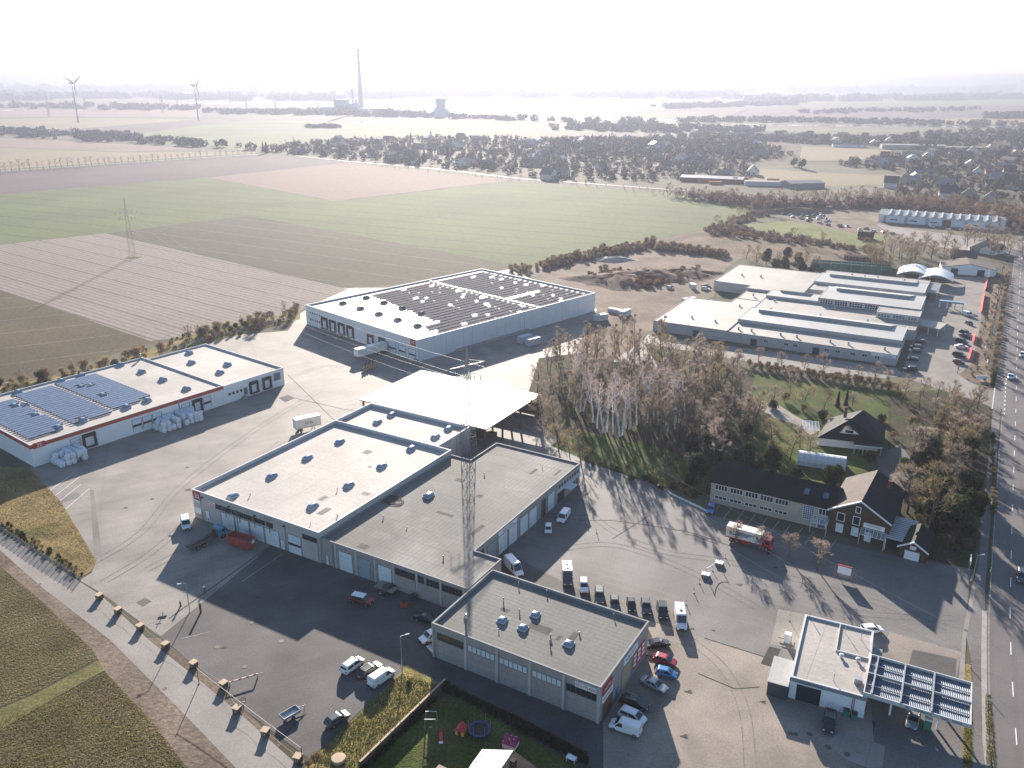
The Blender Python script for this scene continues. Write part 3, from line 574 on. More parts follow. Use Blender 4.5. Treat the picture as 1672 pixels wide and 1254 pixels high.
for nm, frm, z, rect, m, cnt in (('pale', F20, 6.3, (2, 36, 2, 46), 'roof_patch', 5), ('grey', F20, 5.55, (41, 66, 2, 58), 'roof_patch_grey', 7), ('small', FS, 6.3, (1.5, 30, 1.5, 18), 'roof_patch_grey', 4)):
    own = [o for o in bpy.data.objects if o.type == 'EMPTY' and (o.location-frm.o).length < .1 and o.name.startswith({'pale': 'industrial', 'grey': 'workshop_hall', 'small': 'car_care'}[nm])][0]
    for k in range(cnt):
        u, v = pr_.uniform(rect[0], rect[1]), pr_.uniform(rect[2], rect[3]); a, b = pr_.uniform(.3, 1.0), pr_.uniform(.5, 2.6); mb = MB()
        if pr_.random() < .5: a, b = b, a
        mb.quad((u-a, v-b, z+.006), (u+a, v-b, z+.006), (u+a, v+b, z+.006), (u-a, v+b, z+.006)); mb.build('roof_patch', m, own)
    for k in range(5):
        u, v = pr_.uniform(rect[0], rect[1]), pr_.uniform(rect[2], rect[3]); vent(own, u, v, z, pr_.uniform(.35, .7), pr_.uniform(.1, .2), 'galv')
    for u in ((2.6, 14.2, 28.7, 37.8) if nm == 'pale' else (41.5, 52.0, 62.4) if nm == 'grey' else (.5, 13.4, 25.8)):
        fc = Face(own, frm, 'f', .3 if nm == 'grey' else 0); mb = MB(); fc.slab(mb, u, u+.12, 0, z-.3, .17, .29); mb.build('downpipe', 'galv', own)
# ------------------------------------------------------------------ hall 22 with solar roof
F22 = Frame(G(48.8, 727, 6.2), R(52.6))
h = building('warehouse', F22, 'white warehouse with blue solar rows, red roof band and the number 22', 'warehouse')
flat_block(h, [(-.0, 0), (57, 0), (57, 45.5), (-.0, 45.5)], 6.2, 'wall_white', 'roof_white', 'trim_white', .45, .25)
flat_block(h, [(57.06, .1), (79.8, .1), (79.8, 43.4), (57.06, 43.4)], 5.9, 'wall_white', 'roof_white', 'trim_white', .5, .25)
f = Face(h, F22, 'f', 0)
mb = MB(); f.slab(mb, -.08, 57.05, 5.05, 6.0, 0, .1); mb.box(-.1, -.001, 0, 45.5, 5.05, 6.0); mb.build('red_band', 'trim_red', h)
s_ = f.panel('number_sign', .6, 3.6, 4.9, 6.4, 'sign_red', .2); f.text('22', 2.1, 5.65, 1.35, 'sign_white', .23, s_)
for q in [(0.9 + 10.2, 14.4)]: f.dock(13.0, 16.6, 1.0, 4.6)
f.window((9.9, 12.4, 1.9, 4.3), 1, 3, 'door_white', 'trim_grey', world=True)
for u0 in (27.2, 30.3, 33.4): f.door((u0, u0+2.7, .9, 4.2), 'door_white', world=True, lines=3, band=(.35, .55), name='dock_door')
f.door((42.6, 45.2, .9, 4.2), 'door_white', world=True, lines=3, band=(.35, .55), name='dock_door'); f.dock(46.0, 49.2, 1.0, 4.6); f.door((49.8, 52.4, .9, 4.2), 'door_white', world=True, lines=3, band=(.35, .55), name='dock_door')
for u in (58.5, 59.9, 61.3, 62.7): f.window((u, u+.9, 2.3, 3.3), 1, 1, world=True)
f.door((64.2, 65.3, 1.0, 3.2), 'glass_blue', world=True, lines=1, name='side_door'); f.dock(66.2, 69.4, 1.0, 4.6); f.dock(71.2, 74.4, 1.0, 4.6); f.window((75.8, 78.2, 2.4, 4.8), 1, 1, 'glass_blue', 'trim_grey', world=True)
mb = MB()
for k in range(5): f.slab(mb, 62.4+k*.35, 64.2, .2*k, .2*k+.2, .1, 1.5)
mb.build('outside_steps', 'concrete_slab', h)
mb = MB(); f.slab(mb, 41.7, 41.9, 0, 6, .1, .25); mb.build('downpipe', 'trim_grey', h)
Z11 = lambda x, y: (x/6.688, 600+y/6.688)
arr = [[Z11(100, 320), Z11(720, 640), Z11(330, 790), (-40, 672)], [Z11(140, 300), Z11(770, 600), Z11(1255, 495), Z11(545, 195)], [Z11(600, 185), Z11(1250, 450), Z11(1670, 315), Z11(1030, 65)]]
sky_px = [(160, 420), (270, 408), (390, 520), (640, 655), (905, 575), (890, 215), (990, 205), (1125, 305), (1385, 430), (1610, 355), (200, 268), (670, 145), (890, 85)]
sk = [F22.loc(*Z11(*p), 6) for p in sky_px]+[F22.loc(0+x/3.483, 440+y/3.483, 6) for x, y in [(685, 541), (807, 580), (928, 625), (1062, 677)]]
for i, (u, v) in enumerate(sk): skylight(h, u, v, 5.84, 1.3, 2.6, .7)
for x, y in [(1077, 472), (1090, 527), (1295, 538), (1252, 583)]: u, v = F22.loc(x/3.483, 440+y/3.483, 5.7); skylight(h, u, v, 5.49, 1.3, 2.6, .7)
for q in arr:
    us, vs = zip(*px_uv(F22, q, 6.1)); u0, u1 = sorted(us)[1], sorted(us)[2]; u0 = max(.8, (sorted(us)[0]+u0)/2); u1 = (u1+sorted(us)[3])/2
    v0, v1 = max(1.2, sum(sorted(vs)[:2])/2), min(44, sum(sorted(vs)[2:])/2); v = v0
    while v < v1-.9:
        segs = [(u0, u1)]
        for su, sv_ in sk:
            if abs(sv_-v-.5) < 1.7:
                nx = []
                for a, b in segs:
                    if su-1.5 > a and su+1.5 < b: nx += [(a, su-1.5), (su+1.5, b)]
                    elif su-1.5 < a < su+1.5: nx.append((su+1.5, b))
                    elif su-1.5 < b < su+1.5: nx.append((a, su-1.5))
                    else: nx.append((a, b))
                segs = nx
        mb = MB()
        for a, b in segs:
            if b-a < 1: continue
            mb.add([(a, v, 6.22), (b, v, 6.22), (b, v+1.0, 6.36), (a, v+1.0, 6.36), (a, v, 6.17), (b, v, 6.17), (b, v+1.0, 6.31), (a, v+1.0, 6.31)], [(0, 1, 2, 3), (7, 6, 5, 4), (0, 4, 5, 1), (2, 6, 7, 3), (1, 5, 6, 2), (3, 7, 4, 0)]); mb.quad((a, v+.04, 5.8), (b, v+.04, 5.8), (b, v+.04, 6.18), (a, v+.04, 6.18), 1)  # dark skirt under each row stands in for the shadow gap between rows
        if mb.v: mb.build('solar_row', ['pv', 'frame_dark'], h)
        v += 1.62
for x, y, r in [(690, 470, .5), (800, 485, .3)]: u, v = F22.loc(x/3.483, 440+y/3.483, 6); vent(h, min(u, 56), min(v, 45), 5.8, 2.2, r)
# ------------------------------------------------------------------ warehouse 14
F14 = Frame(G(498.4, 497.5, 8.2), R(-44.1)); L14, D14 = 70.9, 100.0
h = building('warehouse', F14, 'white metal warehouse covered in solar rows with the number 14', 'warehouse')
flat_block(h, [(0, 0), (L14, 0), (L14, D14), (0, D14)], 8.2, 'wall_metal', 'roof_pale', 'trim_white', .6, .5)
f = Face(h, F14, 'f', 0)
for px in (516, 529, 543, 557): 
    a, z = f.px(px+16, 545); f.dock(a-2, a+2, 1.0, 5.4)
a, z = f.px(606, 559); f.dock(a-1.8, a+1.8, 1, 4.6, 'rust')
a, z = f.px(625, 567); f.dock(a-1.8, a+1.8, 1, 4.8)
for px in (641, 657, 673): a, z = f.px(px, 575); f.door((a-2, a+2, .3, 4.2), 'door_white', world=True, lines=4, band=(.4, .55), name='dock_door')
for k in range(6): f.window((3+k*1.6, 4.0+k*1.6, 5.2, 6.0), 1, 1, world=True)
for k in range(8): f.window((3+k*1.5, 4.0+k*1.5, 2.2, 3.2), 1, 1, world=True)
s_ = f.panel('number_sign', L14-3.6, L14-.8, 5.7, 8.0, 'sign_red', .2); f.text('14', L14-2.2, 6.85, 1.9, 'sign_white', .23, s_)
mb = MB(); f.slab(mb, L14-1.0, L14+.3, 0, 1.2, .15, 1.2); mb.build('corner_guard', 'concrete_slab', h)
f = Face(h, F14, 'r', L14)
for k in range(1, 9): mb = MB(); f.slab(mb, k*11.1-.06, k*11.1+.06, .2, 7.9, 0, .06); mb.build('cladding_joint', 'trim_grey' if k == 5 else 'trim_white', h)
mb = MB(); f.slab(mb, 18, 57, .0, .9, .2, .8); mb.build('plinth', 'kerb_stone', h)
Z12 = lambda x, y: (490+x/7.27, 480+y/7.27)
for p in [(510, 115), (718, 178), (935, 243), (1160, 313), (1395, 385), (787, 50), (997, 110), (1215, 175), (1442, 240)]:
    u, v = F14.loc(*Z12(*p), 7.6); skylight(h, u, v, 7.6, 2.2, 2.2, .8, 'glass_dark')
rr = random.Random(3); i = 0; u = 5.0
while u < L14-2:
    vs = 29-7*min(1, (u-5)/48) if u < 53 else (22 if u < 56 else 10+rr.uniform(0, 3)); v = vs+rr.uniform(0, 1.5); mb = MB()
    while v < D14-4:
        ln = rr.choice([12, 18, 24, 30, 16])
        if 63.5 < v < 66.5: v = 66.5
        e = min(v+ln, D14-3)
        if v < 63.5 < e: e = 63.5
        if e-v > 2 and rr.random() > .02:
            mb.add([(u, v, 8.0), (u+1.6, v, 7.82), (u+1.6, e, 7.82), (u, e, 8.0), (u, v, 7.95), (u+1.6, v, 7.77), (u+1.6, e, 7.77), (u, e, 7.95)], [(0, 1, 2, 3), (7, 6, 5, 4), (0, 4, 5, 1), (1, 5, 6, 2), (2, 6, 7, 3), (3, 7, 4, 0)])
        v = e+rr.choice([.3, .3, 1.6, 2.6])
    if mb.v: mb.build('solar_row', 'pv_far', h)
    u += 3.15
mb = MB(); mb.box(2, L14-2, 64.8, 65.3, 7.6, 7.95); mb.build('cable_tray', 'frame_dark', h)
mb = MB()
for k in range(24): mb.tube((3+k*3.1, D14-.4, 7.6), (3+k*3.1, D14-.4, 9.1), .05, n=4)
mb.build('lightning_rods', 'galv', h)
# ------------------------------------------------------------------ open canopy hall
FC = Frame(G(586.5, 652, 7.0), R(-30.2))
h = building('open_shed', FC, 'open-sided shed with a huge pale shining roof behind hall 20', 'open shed')
mb = MB(); mb.box(0, 43.6, 0, 30.6, 6.65, 7.0); mb.build('roof', 'roof_canopy', h)
for u in (.8, 11, 22, 33, 42.6):
    for v in (.8, 10, 20, 29.8): mb = MB(); mb.box(u-.22, u+.22, v-.22, v+.22, 0, 6.65); mb.build('column', 'wood_dark', h)
mb = MB()
for v in (.8, 10, 20, 29.8): mb.box(.4, 43.2, v-.15, v+.15, 6.25, 6.645)
mb.build('beam', 'wood_dark', h)
mb = MB(); mb.box(.3, 43.3, 30.0, 30.25, .2, 4.6); mb.build('back_wall', 'wood_dark', h)
# ------------------------------------------------------------------ gabled buildings
def gable(root, L, D, ze, zr, wall, roof, over=.35, along='u', th=.18, r2=None, trim=None, name='roof'):
    """walls and a ridge roof; along: the ridge runs along u or v"""
    mb = MB()
    if along == 'u':
        mb.prism([(0, 0), (L, 0), (L, D), (0, D)], 0, ze, top=False)
        for u in (0, L): mb.add([(u, 0, ze), (u, D, ze), (u, D/2, zr)], [(0, 1, 2)])
    else:
        mb.prism([(0, 0), (L, 0), (L, D), (0, D)], 0, ze, top=False)
        for v in (0, D): mb.add([(0, v, ze), (L, v, ze), (L/2, v, zr)], [(0, 1, 2)])
    mb.build('wall', wall, root)
    s = (zr-ze)/((D if along == 'u' else L)/2); ze2 = ze-over*s
    def plane(a, b, c, d, nm, m):
        mb = MB(); up = Vector((0, 0, th)); q = [Vector(x) for x in (a, b, c, d)]
        mb.add([*q, *[x+up for x in q]], [(3, 2, 1, 0), (4, 5, 6, 7), (0, 1, 5, 4), (1, 2, 6, 5), (2, 3, 7, 6), (3, 0, 4, 7)]); return mb.build(nm, m, root)
    o = over
    if along == 'u':
        plane((-o, -o, ze2), (L+o, -o, ze2), (L+o, D/2, zr), (-o, D/2, zr), name, roof); plane((-o, D/2, zr), (L+o, D/2, zr), (L+o, D+o, ze2), (-o, D+o, ze2), name, r2 or roof)
    else:
        plane((-o, -o, ze2), (L/2, -o, zr), (L/2, D+o, zr), (-o, D+o, ze2), name, roof); plane((L/2, -o, zr), (L+o, -o, ze2), (L+o, D+o, ze2), (L/2, D+o, zr), name, r2 or roof)
        if trim:
            mb = MB()
            for x0, z0, x1, z1 in ((-o, ze2, L/2, zr), (L/2, zr, L+o, ze2)): mb.add([(x0, -o-.05, z0-.1), (x1, -o-.05, z1-.1), (x1, -o-.05, z1+.26), (x0, -o-.05, z0+.26), (x0, -o+.1, z0-.1), (x1, -o+.1, z1-.1), (x1, -o+.1, z1+.26), (x0, -o+.1, z0+.26)], [(0, 1, 2, 3), (7, 6, 5, 4), (3, 2, 6, 7), (0, 4, 5, 1), (0, 3, 7, 4), (1, 5, 6, 2)])
            mb.build('verge_board', trim, root)
Z3 = lambda x, y: (1140+x/4.18, 740+y/4.18)
FO = Frame(G(*Z3(78, 330)), R(-30.0))
h = building('office_building', FO, 'long two-storey office with a dark tiled roof and two rows of white windows', 'office building')
gable(h, 27.4, 11.5, 5.4, 8.2, 'wall_ochre', 'tile_dark')
f = Face(h, FO, 'f', 0)
for k in range(5):
    a, z = f.px(*Z3(117+k*102.5, 235+k*22)); f.window((a, a+2.9, 3.6, 4.9), 4, 1, world=True); f.window((a+.1, a+2.9, 1.3, 2.05), 3, 1, world=True)
f.window((21.3, 23.6, 1.6, 4.9), 5, 7, 'glass_blue', 'frame_white', .06, world=True, name='glass_block_window'); f.window((24.6, 26.8, 3.4, 4.9), 3, 1, world=True); f.door((24.6, 26.4, .2, 2.3), 'glass_blue', 'frame_white', world=True, lines=1, name='entrance_door')
for u in (20.6, 24.8):
    mb = MB(); z = 5.4+2.8*(2.6/5.75)+.2; mb.add([(u, 2.0, z-.28), (u+1.1, 2.0, z-.28), (u+1.1, 3.4, z+.4), (u, 3.4, z+.4), (u, 2, z-.1), (u+1.1, 2, z-.1), (u+1.1, 3.4, z+.58), (u, 3.4, z+.58)], [(4, 5, 6, 7), (0, 1, 5, 4), (1, 2, 6, 5), (2, 3, 7, 6), (3, 0, 4, 7)]); mb.build('roof_window', 'glass_blue', h)
def glass_porch(root, u0, u1, v0, v1, z0, z1, m='frame_white', name='glass_porch'):
    mb = MB(); n = max(2, int((u1-u0)/.8))
    for i in range(n+1):
        u = u0+(u1-u0)*i/n; mb.tube((u, v0, z0), (u, v1, z1), .06, n=4)
        if i in (0, n): mb.tube((u, v0, 0), (u, v0, z0), .06, n=4)
    mb.tube((u0, v0, z0), (u1, v0, z0), .06, n=4); mb.tube((u0, v1, z1), (u1, v1, z1), .06, n=4); p = mb.build(name, m, root)
    mb = MB(); mb.quad((u0, v0, z0+.03), (u1, v0, z0+.03), (u1, v1, z1+.03), (u0, v1, z1+.03)); mb.build('pane', 'porch_glass', p); return p
mat('porch_glass', (.5, .55, .58), .1, 0, 1, 0, spec=.6, alpha=.35)
glass_porch(h, 23.6, 27.0, -2.6, -.1, 2.4, 3.0)
FG = Frame(G(*Z3(895, 380), 5.5), R(-32.5))
h = building('brick_house', FG, 'dark brick house with a steep gable and a white name board', 'house')
gable(h, 12.6, 18.0, 5.5, 9.1, 'brick_brown', 'tile_brown', along='v', r2='tile_dark', trim='frame_white')
f = Face(h, FG, 'f', 0)
for q in [(945, 455, 1003, 415), (1075, 405, 1113, 372), (1053, 482, 1108, 440), (937, 530, 990, 488), (1042, 556, 1095, 513)]: f.window((*Z3(q[0], q[1]), *Z3(q[2], q[3])), 1, 1, 'glass_pale' if q[1] > 500 else 'glass_dark', w=.14)
s_ = f.panel('name_board', 7.4, 11.7, 3.35, 4.4, 'sign_white', .14); f.text('LANDHANDEL', 9.5, 4.02, .5, 'ink', .16, s_); f.text('GmbH', 10.6, 3.6, .3, 'ink', .16, s_)
f.door((8.0, 9.2, 0, 2.2), 'door_white', 'frame_white', world=True, lines=1, name='entrance_door')
glass_porch(h, 7.2, 12.2, -2.2, -.1, 2.5, 3.1)
mb = MB(); mb.box(9.5, 10.4, 12, 12.8, 8.0, 9.9); mb.build('chimney', 'brick_red', h)
FGA = Frame(G(*Z3(1372, 630), 2.6), R(-33.0))
h = building('garage', FGA, 'small gabled brick garage with a white door beside the brick house', 'garage')
gable(h, 5.4, 9.0, 2.6, 4.2, 'brick_brown', 'tile_dark', along='v', trim='frame_white')
f = Face(h, FGA, 'f', 0); f.door((1.3, 4.0, 0, 1.9), 'sign_white', 'frame_white', world=True, lines=3, name='garage_door'); f.window((2.1, 3.2, 2.5, 3.2), 1, 1, 'door_white', world=True)
fr = Frame(G(*Z3(1275, 565), 2.9), R(-32.5))
h = building('carport', fr, 'carport roofed in pale corrugated strips between brick house and garage', 'carport')
mb = MB()
for k in range(13): v = -.6+k*.85; mb.box(.2, 5.2, v, v+.5, 2.9+.02*k, 3.0+.02*k)
mb.build('roof', 'trim_white', h); mb = MB(); mb.box(.2, 5.2, -.65, 10.6, 2.72, 2.84); mb.build('roof_sheet', 'glass_blue', h)
mb = MB()
for u, v in ((.3, -.5), (5.1, -.5), (.3, 10.4), (5.1, 10.4), (.3, 5), (5.1, 5)): mb.tube((u, v, 0), (u, v, 2.74), .08, n=5)
mb.build('post', 'frame_white', h)
# the house in the garden
Z8 = lambda x, y: (1240+x/6.43, 660+y/6.43)
FH = Frame(G(*Z8(590, 440), 0), R(-15))
h = building('villa', FH, 'white villa under a big dark hipped roof with an eyebrow dormer', 'house')
mb = MB(); mb.prism([(.8, .8), (16, .8), (18.5, 13.5), (5, 15)], 0, 2.9, top=False); mb.build('wall', 'wall_white', h)
e = [(0, 0, 2.5), (17.0, -.4, 2.5), (19.6, 14.2, 2.7), (4.6, 16, 2.7)]; r0, r1 = (9.2, 7.2, 6.4), (12.8, 13.4, 7.0)
mb = MB(); mb.add([e[0], e[1], r0, r1, e[2], e[3]], [(0, 1, 2), (1, 4, 3, 2), (3, 4, 5), (0, 2, 3, 5), (0, 5, 4, 1)]); mb.build('roof', 'tile_dark', h)
mb = MB(); n = 9; z0 = 4.0
pts = [(6.0+4.8*i/n, 2.2, z0+1.0*sin(pi*i/n)) for i in range(n+1)]
for i in range(n): mb.quad(pts[i], pts[i+1], (pts[i+1][0], 4.4, pts[i+1][2]+.3), (pts[i][0], 4.4, pts[i][2]+.3)); mb.quad((pts[i][0], 2.2, z0-.3), (pts[i+1][0], 2.2, z0-.3), pts[i+1], pts[i], 1)
d = mb.build('dormer', ['tile_dark', 'frame_white'], h); mb = MB(); mb.box(7.4, 9.4, 2.12, 2.19, z0, z0+.7); mb.build('window', 'glass_dark', d)
mb = MB(); mb.box(7.4, 8.2, 9.6, 10.4, 5.5, 8.6); mb.build('chimney', 'brick_red', h)
mb = MB(); mb.box(9.4, 16.4, -2.6, .4, 2.35, 2.55); c = mb.build('carport_roof', 'tile_dark', h); mb = MB(); mb.box(9.35, 16.45, -2.66, -2.6, 2.25, 2.62); mb.build('fascia', 'frame_white', c); mb = MB()
for u in (9.6, 11.8, 14, 16.2): mb.tube((u, -2.4, 0), (u, -2.4, 2.35), .08, n=5)
mb.build('post', 'frame_white', c)
p = glass_porch(h, -3.2, 1.2, 6.0, 11.0, 2.3, 3.0, name='conservatory')
# white tunnel greenhouse in the garden
def tunnel(name, fr, L, Wd, H, m, label, cat, n=10, ends=True):
    h = building(name, fr, label, cat); mb = MB()
    ring = lambda u: [(u, Wd/2-Wd/2*cos(pi*i/n), H*sin(pi*i/n)**.75) for i in range(n+1)]
    a, b = ring(0), ring(L); k = 8
    for j in range(k):
        ra, rb = ring(L*j/k), ring(L*(j+1)/k)
        for i in range(n): mb.quad(ra[i], rb[i], rb[i+1], ra[i+1])
    if ends: mb.add(a, [tuple(range(n+1))]); mb.add(b, [tuple(reversed(range(n+1)))])
    mb.build('cover', m, h)
    mb = MB()
    for j in range(k+1):
        ra = ring(L*j/k)
        for i in range(n): mb.tube(Vector(ra[i])*1.0, Vector(ra[i+1]), .05, n=4, cap=False)
    mb.build('hoops', 'galv', h); return h
mat('film_white', (.62, .62, .6), .45, .12, .6, .05, 4, spec=.5)
tunnel('greenhouse', Frame(G(*Z8(395, 640)), R(-20)), 11.8, 5.2, 3.0, 'film_white', 'white plastic tunnel greenhouse in the garden behind the office', 'greenhouse')
# ------------------------------------------------------------------ fuel station
Z5 = lambda x, y: (1240+x/4.578, 980+y/4.578)
FP = Frame(G(*Z5(235, 570), 4.1), R(-25))
h = building('fuel_station', FP, 'white flat-roofed fuel station with a dark wash bay', 'fuel station')
flat_block(h, [(0, 0), (11.4, 0), (11.4, 18.6), (0, 18.6)], 4.1, 'wall_white', 'roof_white', 'trim_white', .3, .3)
mb = MB(); mb.box(5.9, 6.05, 10.2, 18.3, 3.8, 4.12); mb.box(6.05, 11.1, 10.2, 10.35, 3.8, 4.12); mb.build('roof_divider', 'trim_white', h)
f = Face(h, FP, 'f', 0)
mb = MB(); f.slab(mb, -.1, 11.5, 3.35, 3.9, 0, .12); s_ = mb.build('fascia', 'trim_grey', h); f.text('Autowasch Waschhalle', 3.2, 3.62, .4, 'ink_blue', .14, s_)
f.door((1.0, 4.9, 0, 3.1), 'glass_dark', 'frame_white', world=True, lines=1, name='wash_bay')  # dark sheet stands in for the shade inside the open bay
for u in (9.5, 9.75): mb = MB(); f.slab(mb, u-.06, u+.06, 0, 3.35, .03, .06); mb.build('red_stripe', 'sign_red', h)
for p, hh, r in [((612, 425), .7, .42), ((735, 455), .7, .42)]: u, v = FP.loc(*Z5(*p), 3.9); vent(h, u, v, 3.82, hh, r, 'trim_white')
for p in [((640, 240)), ((760, 290)), ((555, 600)), ((375, 130))]: u, v = FP.loc(*Z5(*p), 3.9); vent(h, u, v, 3.8, 1.5, .08)
u, v = FP.loc(*Z5(738, 612), 3.9); mb = MB(); mb.box(u-.6, u+.6, v-.5, v+.5, 3.8, 4.7); mb.build('air_unit', 'galv', h)
mb = MB(); mb.box(11.5, 13.2, 11.2, 16.4, 2.2, 2.3); mb.build('lean_to_roof', 'trim_grey', h)
mb = MB(); mb.box(-3.3, -.15, -.9, 6.0, 0, 2.6); a = mb.build('side_shed', 'frame_dark', h); mb = MB(); mb.box(-3.4, -.12, -1.0, 6.1, 2.62, 2.75); mb.build('roof', 'roof_sheet', a)
FK = Frame(G(*Z5(775, 690), 4.7), R(-28))
h = building('forecourt_canopy', FK, 'fuel forecourt canopy of steel troughs framed by a white fascia', 'canopy')
mb = MB(); L, D = 15.0, 10.6
mb.box(0, L, 0, .18, 4.1, 4.8); mb.box(0, L, D-.18, D, 4.1, 4.8); mb.box(0, .18, .18, D-.18, 4.1, 4.8); mb.box(L-.18, L, .18, D-.18, 4.1, 4.8); mb.build('fascia', 'trim_white', h)
mb = MB(); n = 60
for i in range(n):
    u = .2+(L-.4)*i/n; du = (L-.4)/n; mb.quad((u, .2, 4.3), (u+du/2, .2, 4.42), (u+du/2, D-.2, 4.42), (u, D-.2, 4.3)); mb.quad((u+du/2, .2, 4.42), (u+du, .2, 4.3), (u+du, D-.2, 4.3), (u+du/2, D-.2, 4.42))
mat('trough', (.17, .2, .24), .5, .1, .5, .1, 3, metal=.2); mb.build('roof', 'trough', h)
mb = MB()
for u in (1.2, 5.3, 9.6): mb.box(u-.12, u+.12, .2, D-.2, 4.45, 4.95)
mb.box(.2, L-.2, D/2-.12, D/2+.12, 4.46, 4.9)
for v in (2.6, 8.0): mb.box(.2, L-.2, v-.05, v+.05, 4.46, 4.62)
mb.build('beam', 'galv', h)
for u, v in ((4.2, 2.8), (11, 2.8), (4.2, 7.8), (11, 7.8)): mb = MB(); mb.box(u-.15, u+.15, v-.15, v+.15, 0, 4.3); mb.build('column', 'frame_white', h)
f = Face(h, FK, 'f', 0)
f.text('Raiffeisen', 8.6, 4.45, .62, 'ink_green', .03, ex=.01); f.text('Agil', 11.5, 4.45, .6, 'ink_red', .03); f.text('Leese', 13.2, 4.45, .6, 'ink_blue', .03)
mb = MB()
for k in (-1, 1): mb.add([f.pt(6.35-.3*k, 4.25, .02), f.pt(6.35-.3*k+.14*k, 4.25, .02), f.pt(6.35+.3*k, 4.66, .02), f.pt(6.35+.3*k-.14*k, 4.66, .02), f.pt(6.35-.3*k, 4.25, .04), f.pt(6.35-.3*k+.14*k, 4.25, .04), f.pt(6.35+.3*k, 4.66, .04), f.pt(6.35+.3*k-.14*k, 4.66, .04)], [(4, 5, 6, 7), (0, 1, 5, 4), (2, 3, 7, 6), (0, 4, 7, 3), (1, 2, 6, 5)])
mb.build('emblem', 'ink_green', h)
# ------------------------------------------------------------------ factory on the right
FF = Frame(G(1067, 523, 4.2), R(-29.3))
h = building('factory', FF, 'sprawling factory of white flat roofs with raised lantern ridges', 'factory')
B = flat_block
B(h, [(0, 0), (29.9, 0), (29.9, 54), (18.4, 54), (18.4, 46), (0, 44.4)], 4.2, 'wall_pale', 'roof_pale', 'trim_grey', .15, .2)
B(h, [(18.4, 54.06), (29.9, 54.06), (29.9, 73.9), (18.4, 73.9)], 3.7, 'wall_pale', 'roof_pale', 'trim_grey', .15, .2)
B(h, [(.6, 81), (17.9, 80), (17.9, 73.96), (43, 73.96), (43, 125), (.6, 126)], 4.6, 'wall_pale', 'roof_pale', 'trim_grey', .15, .2)
B(h, [(29.96, 0), (90.4, 0), (90.4, 14.7), (29.96, 14.7)], 4.0, 'wall_pale', 'roof_pale', 'trim_grey', .12, .2)
def lantern(u0, u1, v0, v1, z, up=1.1):
    B(h, [(u0, v0), (u1, v0), (u1, v1), (u0, v1)], z, 'wall_pale', 'roof_sheet', 'trim_white', .1, .2)
    mb = MB(); a, b = u0+4.5, u1-6; m = v1-(v1-v0)*.32
    mb.add([(a, m, z-.1), (b, m, z-.1), (b, m+.2, z+up), (a, m+.2, z+up), (a-2, v1-.3, z), (b+2, v1-.3, z)], [(0, 1, 2, 3), (3, 2, 5, 4), (0, 3, 4), (1, 5, 2)]); mb.build('roof_lantern', 'roof_sheet', h)
lantern(29.96, 90.2, 14.76, 36.2, 5.5)
B(h, [(29.96, 36.26), (93, 36.26), (93, 50), (77, 50), (77, 61), (29.96, 61)], 4.3, 'wall_pale', 'roof_pale', 'trim_grey', .12, .2)
lantern(29.96, 52, 61.06, 74, 5.4, .9); lantern(52.06, 92.4, 61.06, 87, 7.0, 1.1)
B(h, [(77.06, 50.06), (93, 50.06), (93, 61), (77.06, 61)], 6.6, 'wall_pale', 'roof_pale', 'trim_white', .12, .2)
B(h, [(43.06, 87.06), (92, 87.06), (92, 100), (43.06, 100)], 4.4, 'wall_pale', 'roof_pale', 'trim_grey', .12, .2)
lantern(43.06, 91, 100.06, 122, 5.6); B(h, [(43.06, 122.06), (91, 122.06), (91, 136), (43.06, 136)], 4.2, 'wall_pale', 'roof_pale', 'trim_grey', .12, .2)
f = Face(h, FF, 'f', 0)
for u in (44, 51.5, 54.8, 66, 69.8, 75, 79, 83.2): f.window((u, u+1.7, 1.7, 2.7), 2, 1, world=True)
for u in (16.6, 39.2, 62): f.door((u, u+2.2, 0, 2.4), 'glass_dark', 'frame_dark', world=True, lines=1, name='double_door')
s_ = f.panel('company_sign', 82, 90.2, 2.6, 3.8, 'sign_white', .1); f.text('KÜCHEN', 87.6, 3.1, .8, 'ink_blue', .12, s_)
f = Face(h, FF, 'f', 61.06)
for u0 in (53, 59, 65, 71): f.window((u0, u0+5.2, 4.5, 6.4), 5, 2, 'glass_dark', 'frame_white', .16, world=True)
mb = MB(); f.slab(mb, 52.2, 77, 6.55, 6.75, .02, .1); mb.build('fascia', 'trim_red', h)
f = Face(h, FF, 'f', 50.06)
for u0, n in ((77.6, 4), (83.2, 4), (88.8, 3)): f.window((u0, u0+n*1.15, 4.7, 6.0), n, 2, 'glass_blue', world=True)
f = Face(h, FF, 'r', 93); s_ = f.panel('red_sign', 39, 45, 2.6, 4.0, 'sign_red', .14)
f = Face(h, FF, 'f', 36.26)
f = Face(h, FF, 'l', .6); s_ = f.panel('company_sign', 83, 93, 2.3, 4.0, 'sign_white', .14); f.text('KÜCHEN', 88, 3.15, 1.2, 'ink_blue', .16, s_)
f = Face(h, FF, 'r', 90.4); f.window((2, 13, 1.4, 3.1), 8, 1, 'glass_pale', world=True)
for u, v in [(33, 5), (38, 5), (49, 5), (55, 5), (67, 5), (73.4, 5), (85.7, 5), (37, 41), (57, 41), (75, 42), (12, 12), (22, 11), (9, 100), (18, 101), (24, 40), (24, 63), (56, 130), (62, 130), (68, 130), (80, 130), (86, 130), (60, 56), (35, 56)]:
    zz = 4.6 if v > 75 and u < 43 else 4.1; mb = MB(); mb.box(u-.3, u+.3, v-.3, v+.3, zz-.3, zz+.8); c = mb.build('roof_vent', 'galv', h); mb = MB(); mb.box(u-.45, u+.45, v-.45, v+.45, zz+.82, zz+.92); mb.build('cap', 'galv', c)
